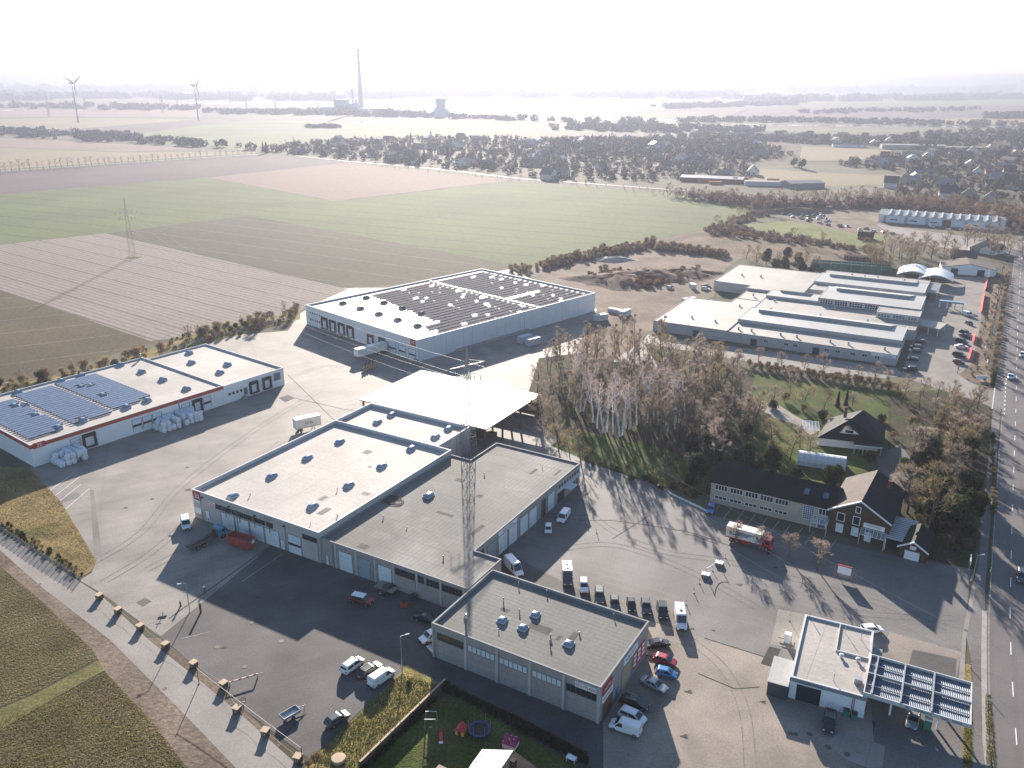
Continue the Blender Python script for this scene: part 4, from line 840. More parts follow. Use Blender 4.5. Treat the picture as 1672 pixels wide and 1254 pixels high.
mb = MB(); mb.prism([(93.1, 50), (101, 47), (103, 58), (93.1, 61)], 2.9, 3.3, bottom=True); c = mb.build('entrance_canopy', 'roof_pale', h); mb = MB()
for u, v in ((100.5, 47.8), (102.2, 57.4), (97, 49.2)): mb.tube((u, v, 0), (u, v, 2.9), .15, n=6)
mb.build('post', 'frame_white', c)
mb = MB(); mb.box(91.1, 96, 112, 136, 3.2, 3.4)
for k in range(9): mb.box(91.2, 95.9, 112.6+k*2.7, 113.2+k*2.7, 3.42, 3.55)
c = mb.build('loading_roof', 'roof_sheet', h); mb = MB()
for v in (113, 124, 135): mb.tube((95.6, v, 0), (95.6, v, 3.2), .1, n=5)
mb.build('post', 'frame_white', c)
def barrel(fr, Wd, D, z0, rise, label, nm='vaulted_shelter'):
    h = building(nm, fr, label, 'shelter'); mb = MB(); n = 10
    pt = lambda i, v: (Wd*i/n, v, z0+rise*sin(pi*i/n))
    for i in range(n): mb.quad(pt(i, 0), pt(i+1, 0), pt(i+1, D), pt(i, D)); mb.quad(pt(i+1, 0), pt(i, 0), (pt(i, 0)[0], -.01, pt(i, 0)[2]-.35), (pt(i+1, 0)[0], -.01, pt(i+1, 0)[2]-.35))
    mb.build('roof', 'wall_white', h); mb = MB()
    for u in (.3, Wd-.3):
        for v in (.4, D/2, D-.4): mb.tube((u, v, 0), (u, v, z0+.1), .14, n=5)
    mb.build('post', 'galv', h)
    mb = MB(); mb.box(.3, Wd-.3, D-.3, D-.1, 0, z0); mb.build('back_wall', 'door_grey', h)
Z2 = lambda x, y: (1280+x/5.973, 420+y/5.973)
fb = Frame(G(*Z2(1100, 165), 3.2), R(-27)); barrel(fb, 15.5, 20, 3.2, 2.4, 'pale vaulted shelter behind the factory, nearer the trees')
fb2 = Frame(G(*Z2(1312, 205), 3.2), R(-27)); barrel(fb2, 15.5, 20, 3.2, 2.4, 'pale vaulted shelter beside the brown-roofed barn')
fb = Frame(G(*Z2(1400, 500), 0), R(-29)); h = building('arcade_pavilion', fb, 'green arcade pavilion with arches at the shop entrance', 'pavilion')
mb = MB(); mb.box(4, 14, 4, 7, 2.6, 3.2); mb.build('roof', 'glass_blue', h); mb = MB()
for k in range(4): mb.box(4.1+k*3.1, 4.6+k*3.1, 4.1, 4.6, 0, 2.6)
mb.build('column', 'sign_white', h)
Za = lambda x, y: (1480+x/8.708, 380+y/8.708)
fs = Frame(G(*Za(500, 575)), R(-22)); h = building('barn', fs, 'pale barn with a brown roof and two dark openings beyond the car park', 'barn')
gable(h, 25, 18, 3.4, 5.8, 'wall_white', 'tile_brown', along='v'); f = Face(h, fs, 'f', 0)
for u in (4.2, 16.5): f.door((u, u+3.2, 0, 3.0), 'glass_dark', 'frame_dark', world=True, lines=1, name='barn_opening')  # dark panels paint the shade of the two openings
Z9 = lambda x, y: (1220+x/3.7, 310+y/3.7)
fl = Frame(G(*Z9(790, 192)), R(-28.5)); h = building('long_hall', fl, 'long white hall with thirteen slanting rooflight strips far behind', 'hall')
gable(h, 80, 26, 5.2, 7.4, 'wall_white', 'roof_sheet'); f = Face(h, fl, 'f', 0)
for k in range(13):
    u = 6.5+k*5.6; mb = MB(); mb.add([(u, .6, 5.55), (u+1.1, .6, 5.55), (u+1.1, 12.4, 7.55), (u, 12.4, 7.55), (u, .6, 6.1), (u+1.1, .6, 6.1), (u+1.1, 12.4, 8.1), (u, 12.4, 8.1)], [(4, 5, 6, 7), (0, 1, 5, 4), (1, 2, 6, 5), (2, 3, 7, 6), (3, 0, 4, 7)]); mb.build('roof_light', 'sign_white', h)
for u in (8, 21, 34, 60, 68): f.window((u, u+4.5, 1.6, 2.7), 4, 1, world=True)
f.door((41.5, 47, 0, 4.4), 'rust', world=True, lines=1, name='gate'); 
for u in (3.5, 17.5, 31, 55.5): f.door((u, u+1.6, 0, 4.4), 'door_grey', world=True, lines=1, name='side_door')
def small_house(px, py, az, L, D, ze, zr, wall, roof, label, along='u', cat='house', name='farmhouse'):
    fr = Frame(G(px, py), R(az)); h = building(name, fr, label, cat); gable(h, L, D, ze, zr, wall, roof, along=along)
    f = Face(h, fr, 'f', 0)
    for k in range(max(1, int(L/4))): f.window((1+k*3.6, 2.4+k*3.6, 1.0, 2.2), 1, 1, world=True)
    return h
small_house(1551, 426, -25, 13, 11, 2.8, 5.6, 'brick_red', 'tile_brown', 'red brick outbuilding with a dark roof behind the brown-roofed barn', 'u', 'outbuilding', 'outbuilding')
small_house(1582, 412, -25, 16, 12, 3, 8, 'wall_ochre', 'tile_dark', 'dark-roofed farmhouse among trees near the road', 'v')
small_house(1620, 417, 30, 14, 8, 2.8, 5, 'wall_white', 'tile_dark', 'white-gabled bungalow by the road behind the barn', 'u', 'house', 'bungalow')
small_house(1400, 391, -25, 9, 8, 2.4, 4.4, 'brick_red', 'tile_dark', 'horse stable with a red-brown front beside the green paddock', 'u', 'stable', 'stable')
small_house(1378, 424, -25, 16, 5, 2.2, 2.8, 'brick_red', 'rust', 'long low red shed behind the green tunnels', 'u', 'shed', 'shed')
small_house(1425, 436, -25, 8, 6, 2.2, 3, 'brick_red', 'rust', 'small red shed at the edge of the trees behind the factory', 'u', 'shed', 'shed')
mat('green_film', (.06, .12, .09), .5, .15, .4, .1, 3)
tunnel('greenhouse', Frame(G(*Z2(272, 88)), R(-19)), 40, 5.6, 3.4, 'green_film', 'dark green netted greenhouse behind the factory, farther one', 'greenhouse')
tunnel('greenhouse', Frame(G(*Z2(262, 112)), R(-19)), 40, 5.6, 3.4, 'green_film', 'dark green netted greenhouse behind the factory, nearer one', 'greenhouse')
# ------------------------------------------------------------------ trees and bushes
mat('bark', (.14, .105, .085), .9, .25, .8, .2, 5, rand=.2)
mat('bark_birch', (.8, .76, .72), .8, .2, 1.5, .3, 4)
mat('twig_grey', (.27, .22, .19), .9, .2, .2, 0, rand=.3, thin=.45)
mat('twig_mauve', (.25, .195, .16), .9, .2, .2, 0, rand=.3, thin=.45)
mat('twig_olive', (.23, .18, .105), .9, .2, .2, 0, rand=.3, thin=.45)
mat('twig_birch', (.36, .27, .25), .9, .2, .2, 0, rand=.2, thin=.45)
mat('twig_brown', (.17, .115, .072), .9, .25, .3, 0, rand=.3, thin=.45)
mat('needle', (.028, .042, .018), .85, .3, .4, .2, 3, rand=.3, thin=.35)
mat('leaf_dark', (.035, .048, .018), .8, .35, .5, .3, 3, rand=.3, thin=.35)
mat('leaf_green', (.075, .095, .03), .8, .3, .5, .3, 3, rand=.25, thin=.35)
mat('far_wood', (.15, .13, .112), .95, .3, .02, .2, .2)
def twig(mb, p, d, l, w, rg):
    s = d.cross(Vector((rg.uniform(-1, 1), rg.uniform(-1, 1), rg.uniform(-1, 1)))).normalized()*w*.5
    mb.add([p-s, p+s, p+d*l], [(0, 1, 2)])
def rdir(rg, up=0.0):
    while True:
        v = Vector((rg.uniform(-1, 1), rg.uniform(-1, 1), rg.uniform(-1, 1)))
        if .1 < v.length < 1: v.normalize(); v.z += up; return v.normalized()
def bare_tree(name, seed, H, spread, bark, tw, limbs=12, subs=5, twigs=9, width=.07, clear=.25, r0=.2, stems=1, upright=.7):
    rg = random.Random(seed); root = empty(name, (0, 0, 0)); tb, cb = MB(), MB()
    for st in range(stems):
        p = Vector((rg.uniform(-.5, .5), rg.uniform(-.5, .5), -.1))*(1 if stems > 1 else .0)+Vector((0, 0, -.1)); d = (Vector((rg.uniform(-.2, .2), rg.uniform(-.2, .2), 1)) if stems > 1 else Vector((rg.uniform(-.06, .06), rg.uniform(-.06, .06), 1))).normalized()
        seg = 7; pts = [p]; h = H*rg.uniform(.85, 1) if stems > 1 else H
        for i in range(seg):
            d = (d+Vector((rg.uniform(-.1, .1), rg.uniform(-.1, .1), .05))).normalized(); p = p+d*h/seg; pts.append(p)
        rad = lambda t: r0*(1-t)**.8+.02
        for i in range(seg): tb.tube(pts[i], pts[i+1], rad(i/seg), rad((i+1)/seg), 6, cap=False)
        def at(t): k = min(seg-1, int(t*seg)); return pts[k].lerp(pts[k+1], t*seg-k)
        for i in range(limbs):
            t = clear+(.98-clear)*(i+rg.random())/limbs; a = rg.uniform(0, 2*pi)+i*2.4; b = at(t)
            ln = spread*(sin(pi*min(1, .25+.8*(t-clear)/(1-clear)))**.7)*rg.uniform(.7, 1.1)
            dd = Vector((cos(a), sin(a), upright*rg.uniform(.6, 1.4))).normalized(); m1 = b+dd*ln*.5; d2 = (dd+Vector((rg.uniform(-.3, .3), rg.uniform(-.3, .3), .35))).normalized(); e = m1+d2*ln*.5
            rl = rad(t)*.55+.015; tb.tube(b, m1, rl, rl*.6, 4, cap=False); tb.tube(m1, e, rl*.6, .015, 4, cap=False)
            for j in range(subs):
                s = .25+.75*(j+rg.random())/subs; q = b.lerp(m1, s*2) if s < .5 else m1.lerp(e, s*2-1)
                sd = (d2+rdir(rg, .3)*.9).normalized(); sl_ = ln*.5*(1.15-s)+.5; q2 = q+sd*sl_
                twig(tb, q, sd, sl_, .1, rg)
                for k in range(twigs):
                    z = q.lerp(q2, rg.uniform(.1, 1)); twig(cb, z, (sd+rdir(rg, .25)*.95).normalized(), rg.uniform(.5, 1.0)*max(.7, spread*.3), width*rg.uniform(.6, 1.3), rg)
    tb.build('trunk', bark, root); cb.build('crown', tw, root); return root
def leafy(name, seed, H, Rr, m, n, size, shape='round', trunk=True):
    rg = random.Random(seed); root = empty(name, (0, 0, 0)); cb = MB(); cl = []
    for i in range(16 if shape != 'cone' else 0):
        v = rdir(rg); cl.append((Vector((v.x*Rr*.62, v.y*Rr*.62, H*.55+v.z*H*.33)), rg.uniform(.3, .5)*Rr))
    for i in range(n):
        if shape == 'cone':
            t = rg.random()**1.4; lay = int(t*9)/9; r = Rr*(1-t)*(.75+.35*((t*9) % 1 < .5))*rg.uniform(.55, 1.05); a = rg.uniform(0, 2*pi); p = Vector((r*cos(a), r*sin(a), H*.05+H*.95*t)); nd = Vector((cos(a), sin(a), -.35))+rdir(rg)*.5
        else:
            c, r = rg.choice(cl); v = rdir(rg, .1); p = c+v*r*rg.uniform(.75, 1.1); nd = v+rdir(rg)*.7
        nd.normalize(); x = nd.orthogonal().normalized(); y = nd.cross(x); s = size*rg.uniform(.6, 1.3)
        if p.z < .05: p.z = .05+rg.random()*.2
        cb.add([p-x*s*.5, p+x*s*.5, p+y*s*1.1+nd*s*.3], [(0, 1, 2)])
    if trunk: tb = MB(); tb.tube((0, 0, -.1), (0, 0, H*.6), Rr*.09+.04, .03, 6); tb.build('trunk', 'bark', root)
    cb.build('crown', m, root); return root
TREE = {}
def proto(key, o): TREE[key] = [o, False]; return o
for i in range(3): proto('wood%d' % i, bare_tree('bare_tree', 11+i, 14.5+i, 3.6+.3*i, 'bark', ['twig_grey', 'twig_mauve', 'twig_olive'][i], 16, 6, 13, .085, .25, .2))
for i in range(2): proto('birch%d' % i, bare_tree('birch_tree', 31+i, 16.5+i, 2.6, 'bark_birch', 'twig_birch', 15, 5, 9, .06, .35, .27, stems=1+i, upright=1.1))
for i in range(3): proto('garden%d' % i, bare_tree('garden_tree', 51+i, 8.5+i*1.5, 3.8+.5*i, 'bark', ['twig_grey', 'twig_olive', 'twig_mauve'][i], 15, 6, 14, .06, .18, .2, upright=.6))
proto('small', bare_tree('young_tree', 61, 4.6, 1.9, 'bark', 'twig_mauve', 14, 5, 12, .045, .28, .1, upright=.8))
proto('pollard', bare_tree('pollard_tree', 62, 3.2, 1.2, 'bark', 'twig_brown', 9, 3, 6, .05, .5, .14, upright=1.2))
proto('avenue', bare_tree('avenue_tree', 63, 12.5, 5.0, 'bark', 'twig_grey', 11, 4, 7, .16, .3, .35, upright=.6))
for i in range(2): proto('bush%d' % i, bare_tree('bare_bush', 71+i, 3.4, 1.7, 'bark', ['twig_brown', 'twig_olive'][i], 11, 5, 9, .06, .04, .05, stems=3, upright=.9))
for i in range(2): proto('fir%d' % i, leafy('fir_tree', 81+i, 9+2*i, 2.2, 'needle', 2600, .42, 'cone'))
proto('cypress', leafy('cypress', 83, 5.5, .75, 'needle', 1100, .28, 'cone'))
for i in range(2): proto('ever%d' % i, leafy('evergreen_tree', 85+i, 7.5+i, 3.2, ['leaf_dark', 'needle'][i], 3200, .4))
proto('shrub', leafy('evergreen_shrub', 88, 2.4, 1.6, 'leaf_dark', 1300, .24, trunk=False)); proto('shrubg', leafy('evergreen_shrub', 89, 2.0, 1.5, 'leaf_green', 1200, .24, trunk=False))
for i in range(3): proto('vil%d' % i, bare_tree('village_tree', 91+i, 10+2*i, 3.6+.4*i, 'bark', ['twig_grey', 'twig_mauve', 'twig_olive'][i], 9, 3, 7, .26, .2, .25, upright=.65))
proto('vfir', leafy('village_fir', 95, 12, 2.8, 'needle', 420, 1.1, 'cone')); proto('vever', leafy('village_evergreen', 96, 8, 3.6, 'leaf_dark', 420, 1.0))
for i in range(2): proto('rail%d' % i, bare_tree('railside_tree', 97+i, 9+i, 3.8, 'bark', ['twig_mauve', 'twig_brown'][i], 11, 4, 8, .2, .1, .2, upright=.7))
ALIAS = {'hedgerow behind hall 22': 'hedgerow_bush', 'scrub of the earth mound': 'scrub_bush', 'scrub of the bank': 'scrub_bush', 'brown shrubs of the flower bed': 'bed_shrub', 'green roadside hedge': 'hedge_plant', 'garden hedge': 'hedge_plant', 'plants at the garden fence': 'hedge_plant', 'brambles beside the lane': 'bramble', 'paddock hedgerow': 'hedgerow_bush', 'brown hedge of the alley': 'hedge_plant'}
def tree(key, p, label, group, sc=None, cat='tree', rg=rnd):
    o = tree_(key, p, label, group, sc, cat, rg)
    if group in ALIAS: o.name = ALIAS[group]
    return o
def tree_(key, p, label, group, sc=None, cat='tree', rg=rnd):
    s = sc if sc is not None else rg.uniform(.78, 1.18); rec = TREE[key]
    if not rec[1]:
        o = rec[0]; rec[1] = True; o.location = (p.x, p.y, 0); o.rotation_euler.z = rg.uniform(0, 6.28); o.scale = (s, s, s); tag(o, label, cat, group); return o
    o = dup(rec[0], (p.x, p.y, 0), rg.uniform(0, 6.28), s, label, group); o['category'] = cat; return o
tr = random.Random(21)
# the wood behind the halls
W0 = [(1000, 600), (1060, 590), (1130, 600), (1205, 612), (1212, 660), (1235, 735), (1180, 770), (1120, 752), (1030, 722), (960, 702), (930, 690), (905, 650), (940, 615)]
birch_px = [(975, 700), (988, 706), (1001, 709), (1014, 712), (1056, 690), (1072, 690), (1102, 700), (1108, 690), (945, 640), (930, 655), (1040, 668), (1086, 664), (968, 690), (1026, 700), (1040, 695), (950, 672), (1090, 706), (1060, 672), (1118, 684)]
for k, (x, y) in enumerate(birch_px): tree('birch%d' % (k % 2), G(x, y), 'white-stemmed bare birch at the front of the wood behind the grey hall' if k < 4 else 'white-stemmed bare birch standing inside the wood behind the grey hall', 'birches of the wood', tr.uniform(.85, 1.1), rg=tr)
for p in scatter(W0, 96, 2.8, tr): tree('wood%d' % tr.choice([0, 0, 1, 1, 2]), p, 'bare grey-brown tree in the wood behind the open shed', 'bare trees of the wood', tr.uniform(.6, 1.05), rg=tr)
for p in scatter([(905, 575), (1000, 560), (1075, 560), (1100, 585), (1000, 602), (930, 625), (885, 640), (870, 610)], 34, 2.8, tr): tree('wood%d' % tr.choice([1, 1, 0]), p, 'bare mauve tree at the back of the wood near warehouse 14', 'trees by warehouse 14', tr.uniform(.5, .85), rg=tr)
for p in scatter([(1130, 735), (1215, 700), (1250, 745), (1262, 775), (1200, 790), (1140, 790), (1085, 775)], 12, 3.5, tr): tree(tr.choice(['ever0', 'ever1', 'garden0', 'ever1']), p, 'dark bushy tree on the lawn side behind the office building', 'dark trees behind the office', tr.uniform(.6, .95), rg=tr)
for x, y, s in [(1128, 790, .72), (1222, 770, .8), (1258, 790, .6)]: tree('fir0', G(x, y), {1128: 'dark pointed fir at the corner of the yard beside the office', 1222: 'dark fir behind the office roof', 1258: 'small dark fir beside the white tunnel'}[x], 'firs near the office', s, rg=tr)
for x, y, s in [(912, 735, .8), (948, 755, .85), (930, 745, .6), (1108, 800, .4), (1085, 770, .5)]: tree('garden1', G(x, y), 'olive bare tree on the lawn strip behind the grey hall', 'trees on the lawn strip', s, rg=tr)
for x, y, s in [(885, 700, .9), (872, 672, .8), (895, 660, .8), (878, 640, .9), (905, 690, .7), (890, 720, .6)]: tree('garden2', G(x, y), 'reddish bare tree beside the open shed', 'trees beside the open shed', s, rg=tr)
for p in scatter([(950, 745), (1090, 790), (1160, 808), (1155, 818), (1085, 802), (945, 757)], 22, 1.6, tr): tree(tr.choice(['bush0', 'bush1', 'shrub', 'shrubg']), p, 'low scrubby bush along the far edge of the hall yard', 'bushes along the hall yard', tr.uniform(.35, .7), 'bush', tr)
# the garden of the villa
for x, y, s in [(1310, 670, .8), (1262, 662, .75), (1290, 640, .7), (1345, 668, .6), (1200, 660, .9), (1178, 640, .9), (1392, 662, .5)]: tree('garden%d' % tr.randrange(3), G(x, y), 'bare ornamental tree on the villa lawn', 'trees on the villa lawn', s, rg=tr)
for x, y in [(1367, 664), (1381, 662)]: tree('cypress', G(x, y), 'slim dark cypress on the lawn, %s' % ('nearer the pond path' if x < 1370 else 'nearer the villa roof'), 'cypresses on the lawn', .9, rg=tr)
for x, y in [(1262, 668), (1310, 672), (1344, 684), (1280, 655), (1420, 752), (1456, 715), (1440, 690), (1300, 780), (1290, 792), (1318, 795), (1340, 800), (1360, 790), (1385, 812), (1374, 808), (1410, 790), (1240, 770)]: tree(tr.choice(['shrub', 'shrub', 'bush0', 'shrubg']), G(x, y), 'rounded garden shrub near the villa', 'shrubs round the villa', tr.uniform(.6, 1.1), 'shrub', tr)
tree('ever0', G(1358, 795), 'round dark evergreen in front of the white tunnel', 'evergreen by the tunnel', .8, rg=tr)
for p in scatter([(1215, 690), (1260, 690), (1310, 720), (1325, 745), (1270, 760), (1225, 740)], 9, 3.2, tr): tree('garden%d' % tr.randrange(3), p, 'pale leafless tree between the wood and the villa', 'trees west of the villa', tr.uniform(.55, .85), rg=tr)
for p in scatter([(1470, 645), (1530, 640), (1600, 665), (1605, 700), (1590, 730), (1510, 720), (1470, 690)], 17, 3.4, tr): tree('garden%d' % tr.randrange(3), p, 'bare brown tree between villa and road, near the shop driveway', 'trees by the shop driveway', tr.uniform(.55, .85), rg=tr)
for p in scatter([(1490, 740), (1580, 735), (1598, 800), (1585, 870), (1500, 880), (1465, 840)], 20, 3.6, tr): tree(tr.choice(['garden0', 'garden1', 'garden2', 'ever0']), p, 'large bare tree beside the main road behind the brick house', 'trees behind the brick house', tr.uniform(.9, 1.4), rg=tr)
for p in scatter([(1480, 690), (1600, 690), (1605, 740), (1580, 760), (1560, 880), (1480, 870), (1470, 760)], 40, 2.2, tr): tree(tr.choice(['bush0', 'bush1', 'shrub', 'shrubg', 'bush1']), p, 'undergrowth bush beneath the roadside trees', 'bushes under the roadside trees', tr.uniform(.6, 1.1), 'bush', tr)
for x, y, s in [(1522, 878, .62), (1500, 842, .6), (1480, 815, .55)]: tree('cypress' if x < 1510 else 'fir1', G(x, y), {1522: 'dark conifer behind the small garage', 1500: 'dark column conifer beside the brick house wall', 1480: 'dark column conifer at the brick house gable'}[x], 'conifers by the brick house', s if x > 1510 else 1.1, rg=tr)
for p in scatter([(1525, 865), (1592, 860), (1590, 905), (1535, 900)], 16, 1.6, tr): tree(tr.choice(['shrub', 'shrubg', 'bush0']), p, 'glossy shrub beside the garage and road sign', 'shrubs by the road sign', tr.uniform(.6, 1.0), 'shrub', tr)
tree('small', G(1288, 910), 'small round bare tree on the strip before the office, nearer the truck', 'strip trees', 1.15, rg=tr); tree('small', G(1334, 930), 'small round bare tree on the strip before the office, nearer the red board', 'strip trees', 1.4, rg=tr); tree('small', G(1200, 893), 'reddish bare tree behind the tarpaulin truck', 'strip trees', 1.2, rg=tr); tree('small', G(1240, 898), 'bare tree at the cab of the tarpaulin truck', 'strip trees', 1.1, rg=tr)
# hedge and trees along the factory alley
for x in range(1225, 1465, 13):
    t = (x-1225)/240; y = 598+t*38; tree('bush0', G(x, y), 'rust-brown hedge bush along the factory alley', 'brown hedge of the alley', tr.uniform(.6, .85), 'bush', tr)
    tree('bush0', G(x+6, y+5), 'rust-brown hedge bush along the factory alley', 'brown hedge of the alley', tr.uniform(.55, .8), 'bush', tr)
for x, y in [(1275, 600), (1238, 590), (1312, 606), (1345, 612), (1385, 620), (1400, 626), (1425, 628), (1450, 632), (1180, 590), (1205, 592), (1135, 575)]: tree('garden%d' % tr.randrange(3), G(x, y), 'bare tree before the long factory wall', 'trees before the factory wall', tr.uniform(.5, .7), rg=tr)
# roadside bed and trees
for k, (x, y) in enumerate([(1636, 445), (1633, 462), (1630, 480), (1627, 500), (1624, 520), (1620, 545), (1617, 570), (1614, 595), (1600, 560), (1595, 600), (1563, 610), (1560, 652), (1598, 655), (1605, 540)]): tree('pollard', G(x, y), 'small pollard tree in the shop flower bed by the road' if y < 640 else 'small pollard tree by the shop driveway', 'pollards by the shop', rg=tr)
for p in scatter([(1613, 455), (1640, 452), (1618, 560), (1616, 628), (1585, 618), (1575, 612), (1592, 588), (1603, 520)], 70, 1.3, tr): tree('bush0', p, 'brown ground shrub in the shop flower bed', 'brown shrubs of the flower bed', tr.uniform(.22, .36), 'shrub', tr)
for i in range(46):
    t = i/45; x = 1646-t*26; y = 452+t*178+(t*(1-t))*-30; tree('shrub', G(x, y), 'clipped green hedge plant between bed and cycle path', 'green roadside hedge', tr.uniform(.55, .7), 'hedge', tr)
for i in range(20): t = i/19; tree(tr.choice(['shrub', 'bush1']), G(1622-t*3+tr.uniform(-2, 2), 840+t*-130), 'dark bush on the strip between cycle path and road', 'bushes beside the road', tr.uniform(.35, .6), 'bush', tr)
for i in range(13): t = (i+.3)/13; tree('small', G(1644-t*26, 458+t*168), 'thin bare tree standing in the green roadside hedge', 'trees of the roadside hedge', tr.uniform(1.1, 1.5), rg=tr)
# behind the factory
for p in scatter([(1205, 420), (1300, 425), (1345, 440), (1325, 452), (1215, 432)], 18, 5, tr): tree(tr.choice(['garden0', 'ever0', 'garden1', 'ever1']), p, 'tree clump behind the white factory roofs', 'trees behind the factory', tr.uniform(.6, .95), rg=tr)
for p in scatter([(1450, 400), (1550, 405), (1565, 425), (1520, 440), (1430, 450), (1420, 425)], 26, 5, tr): tree(tr.choice(['garden0', 'garden2', 'garden1']), p, 'bare tree near the farmhouse beyond the shelters', 'farmhouse trees', tr.uniform(.9, 1.3), rg=tr)
for p in scatter([(1560, 385), (1672, 400), (1700, 430), (1640, 440), (1600, 425)], 16, 6, tr): tree('garden2', p, 'bare tree at the bend of the main road', 'trees at the road bend', tr.uniform(.8, 1.2), rg=tr)
for p in scatter([(1150, 375), (1230, 345), (1260, 350), (1190, 370), (1270, 390), (1440, 415), (1435, 420), (1270, 396), (1160, 384)], 46, 5, tr): tree(tr.choice(['bush1', 'bush0', 'garden1']), p, 'hedgerow bush round the green paddock', 'paddock hedgerow', tr.uniform(.7, 1.1), 'bush', tr)
for p in scatter([(885, 428), (960, 412), (1060, 396), (1180, 412), (1190, 422), (1060, 408), (970, 424), (890, 440)], 60, 4, tr): tree(tr.choice(['bush1', 'bush0', 'bush1']), p, 'brown scrub bush on the bank beyond the dirt yard', 'scrub of the bank', tr.uniform(.8, 1.4), 'bush', tr)
for p in scatter([(945, 455), (990, 440), (1060, 448), (1150, 440), (1130, 455), (1070, 472), (1000, 466)], 85, 2.4, tr): tree('bush0', p, 'reddish scrub bush on the earth mound of the dirt yard', 'scrub of the earth mound', tr.uniform(.55, .95), 'bush', tr)
for p in scatter([(828, 440), (880, 432), (880, 440), (835, 450)], 14, 3, tr): tree('bush1', p, 'scrub bush at the far corner of warehouse 14', 'scrub behind warehouse 14', tr.uniform(.7, 1.1), 'bush', tr)
# hedgerow behind hall 22
for p in scatter([(170, 600), (300, 548), (360, 540), (490, 505), (488, 518), (370, 555), (320, 562), (200, 600), (0, 650), (-60, 665), (-60, 640), (0, 628)], 100, 2.2, tr): tree(tr.choice(['bush0', 'bush1', 'bush1', 'shrub']), p, 'dry hedgerow bush between the field and the warehouse yard', 'hedgerow behind hall 22', tr.choice([.35, .5, .6, .8, 1.0, 1.3]), 'bush', tr)
for x, y, s in [(310, 556, .7), (325, 552, .62), (355, 546, .5), (466, 510, .6), (462, 520, .55), (480, 505, .4), (35, 625, .5), (120, 605, .45), (235, 575, .35), (395, 530, .45), (420, 522, .4)]: tree('garden0', G(x, y), 'slim bare tree in the hedgerow at the field edge', 'hedgerow trees', s, rg=tr)
for p in scatter([(0, 862), (60, 900), (128, 944), (140, 938), (70, 890), (0, 848), (-40, 838)], 40, .9, tr): tree(tr.choice(['bush1', 'shrub', 'shrubg']), p, 'low bramble bush on the verge beside the lane', 'brambles beside the lane', tr.uniform(.2, .4), 'bush', tr)
for x, y, s in [(520, 1248, .55), (505, 1252, .4), (700, 1140, .45), (690, 1152, .4), (668, 1118, .35)]: tree('bush0' if x < 600 else 'shrubg', G(x, y), 'brown bush on the rough grass corner' if x < 600 else 'green bush at the top of the rough grass', 'bushes of the rough grass', s, 'bush', tr)
for i in range(26): t = i/25; tree('shrub', G(730+t*225, 1126+t*120), 'dark hedge plant of the hedge between garden and asphalt', 'garden hedge', tr.uniform(.4, .6), 'hedge', tr)
for i in range(16): t = i/15; tree('shrub', G(708-t*118, 1146+t*118), 'dark plant growing against the wooden garden fence', 'plants at the garden fence', tr.uniform(.3, .45), 'hedge', tr)
# the avenue, far left
for i in range(44):
    t = (i+tr.uniform(-.2, .2))/43; x = -20+t*430; tree('avenue', G(x, 282-t*29), 'bare roadside tree of the avenue between the far fields', 'avenue trees', tr.uniform(.65, 1.0)*(1-.25*t), rg=tr)
# grass tufts nobody could count
def tufts(name, pix, n, size, m, rg):
    poly = [G(*p) for p in pix]; x0, x1 = min(p.x for p in poly), max(p.x for p in poly); y0, y1 = min(p.y for p in poly), max(p.y for p in poly); mb = MB(); k = 0
    while k < n:
        p = Vector((rg.uniform(x0, x1), rg.uniform(y0, y1), .05))
        if not inside(p, poly): continue
        k += 1
        for j in range(3):
            a = rg.uniform(0, 6.28); s = size*rg.uniform(.5, 1.3); d = Vector((cos(a), sin(a), 0)); n_ = Vector((-d.y, d.x, 0))
            mb.add([p-n_*s*.18, p+n_*s*.18, p+d*s*.5+Vector((0, 0, s*.75))], [(0, 1, 2)])
    tag(mb.build(name, m), kind='stuff')
mat('tuft_dry', (.33, .24, .11), .9, .3, .3, .2, 2, thin=.5); mat('tuft_green', (.19, .175, .06), .9, .35, .25, .2, 2, thin=.5)
tufts('grass', [(507, 1243), (655, 1100), (724, 1122), (640, 1200), (585, 1262)], 5000, .25, 'tuft_green', tr)
tufts('dry_grass', [(0, 775), (48, 766), (100, 822), (156, 916), (128, 942), (60, 898), (0, 858)], 5000, .24, 'tuft_dry', tr)
tufts('stubble', [(-60, 1196), (90, 1143), (172, 1098), (250, 1182), (330, 1290), (330, 1330), (-100, 1330)], 9000, .2, 'tuft_green', tr)
tufts('stubble', [(-60, 915), (0, 928), (60, 978), (150, 1062), (60, 1128), (-60, 1180)], 5000, .18, 'tuft_green', tr)
tufts('verge_grass', [(1574, 1120), (1586, 1120), (1588, 1254), (1574, 1254)], 700, .25, 'tuft_green', tr); tufts('verge_grass', [(1608, 1134), (1617, 1134), (1622, 1190), (1626, 1254), (1610, 1254)], 900, .25, 'tuft_green', tr)
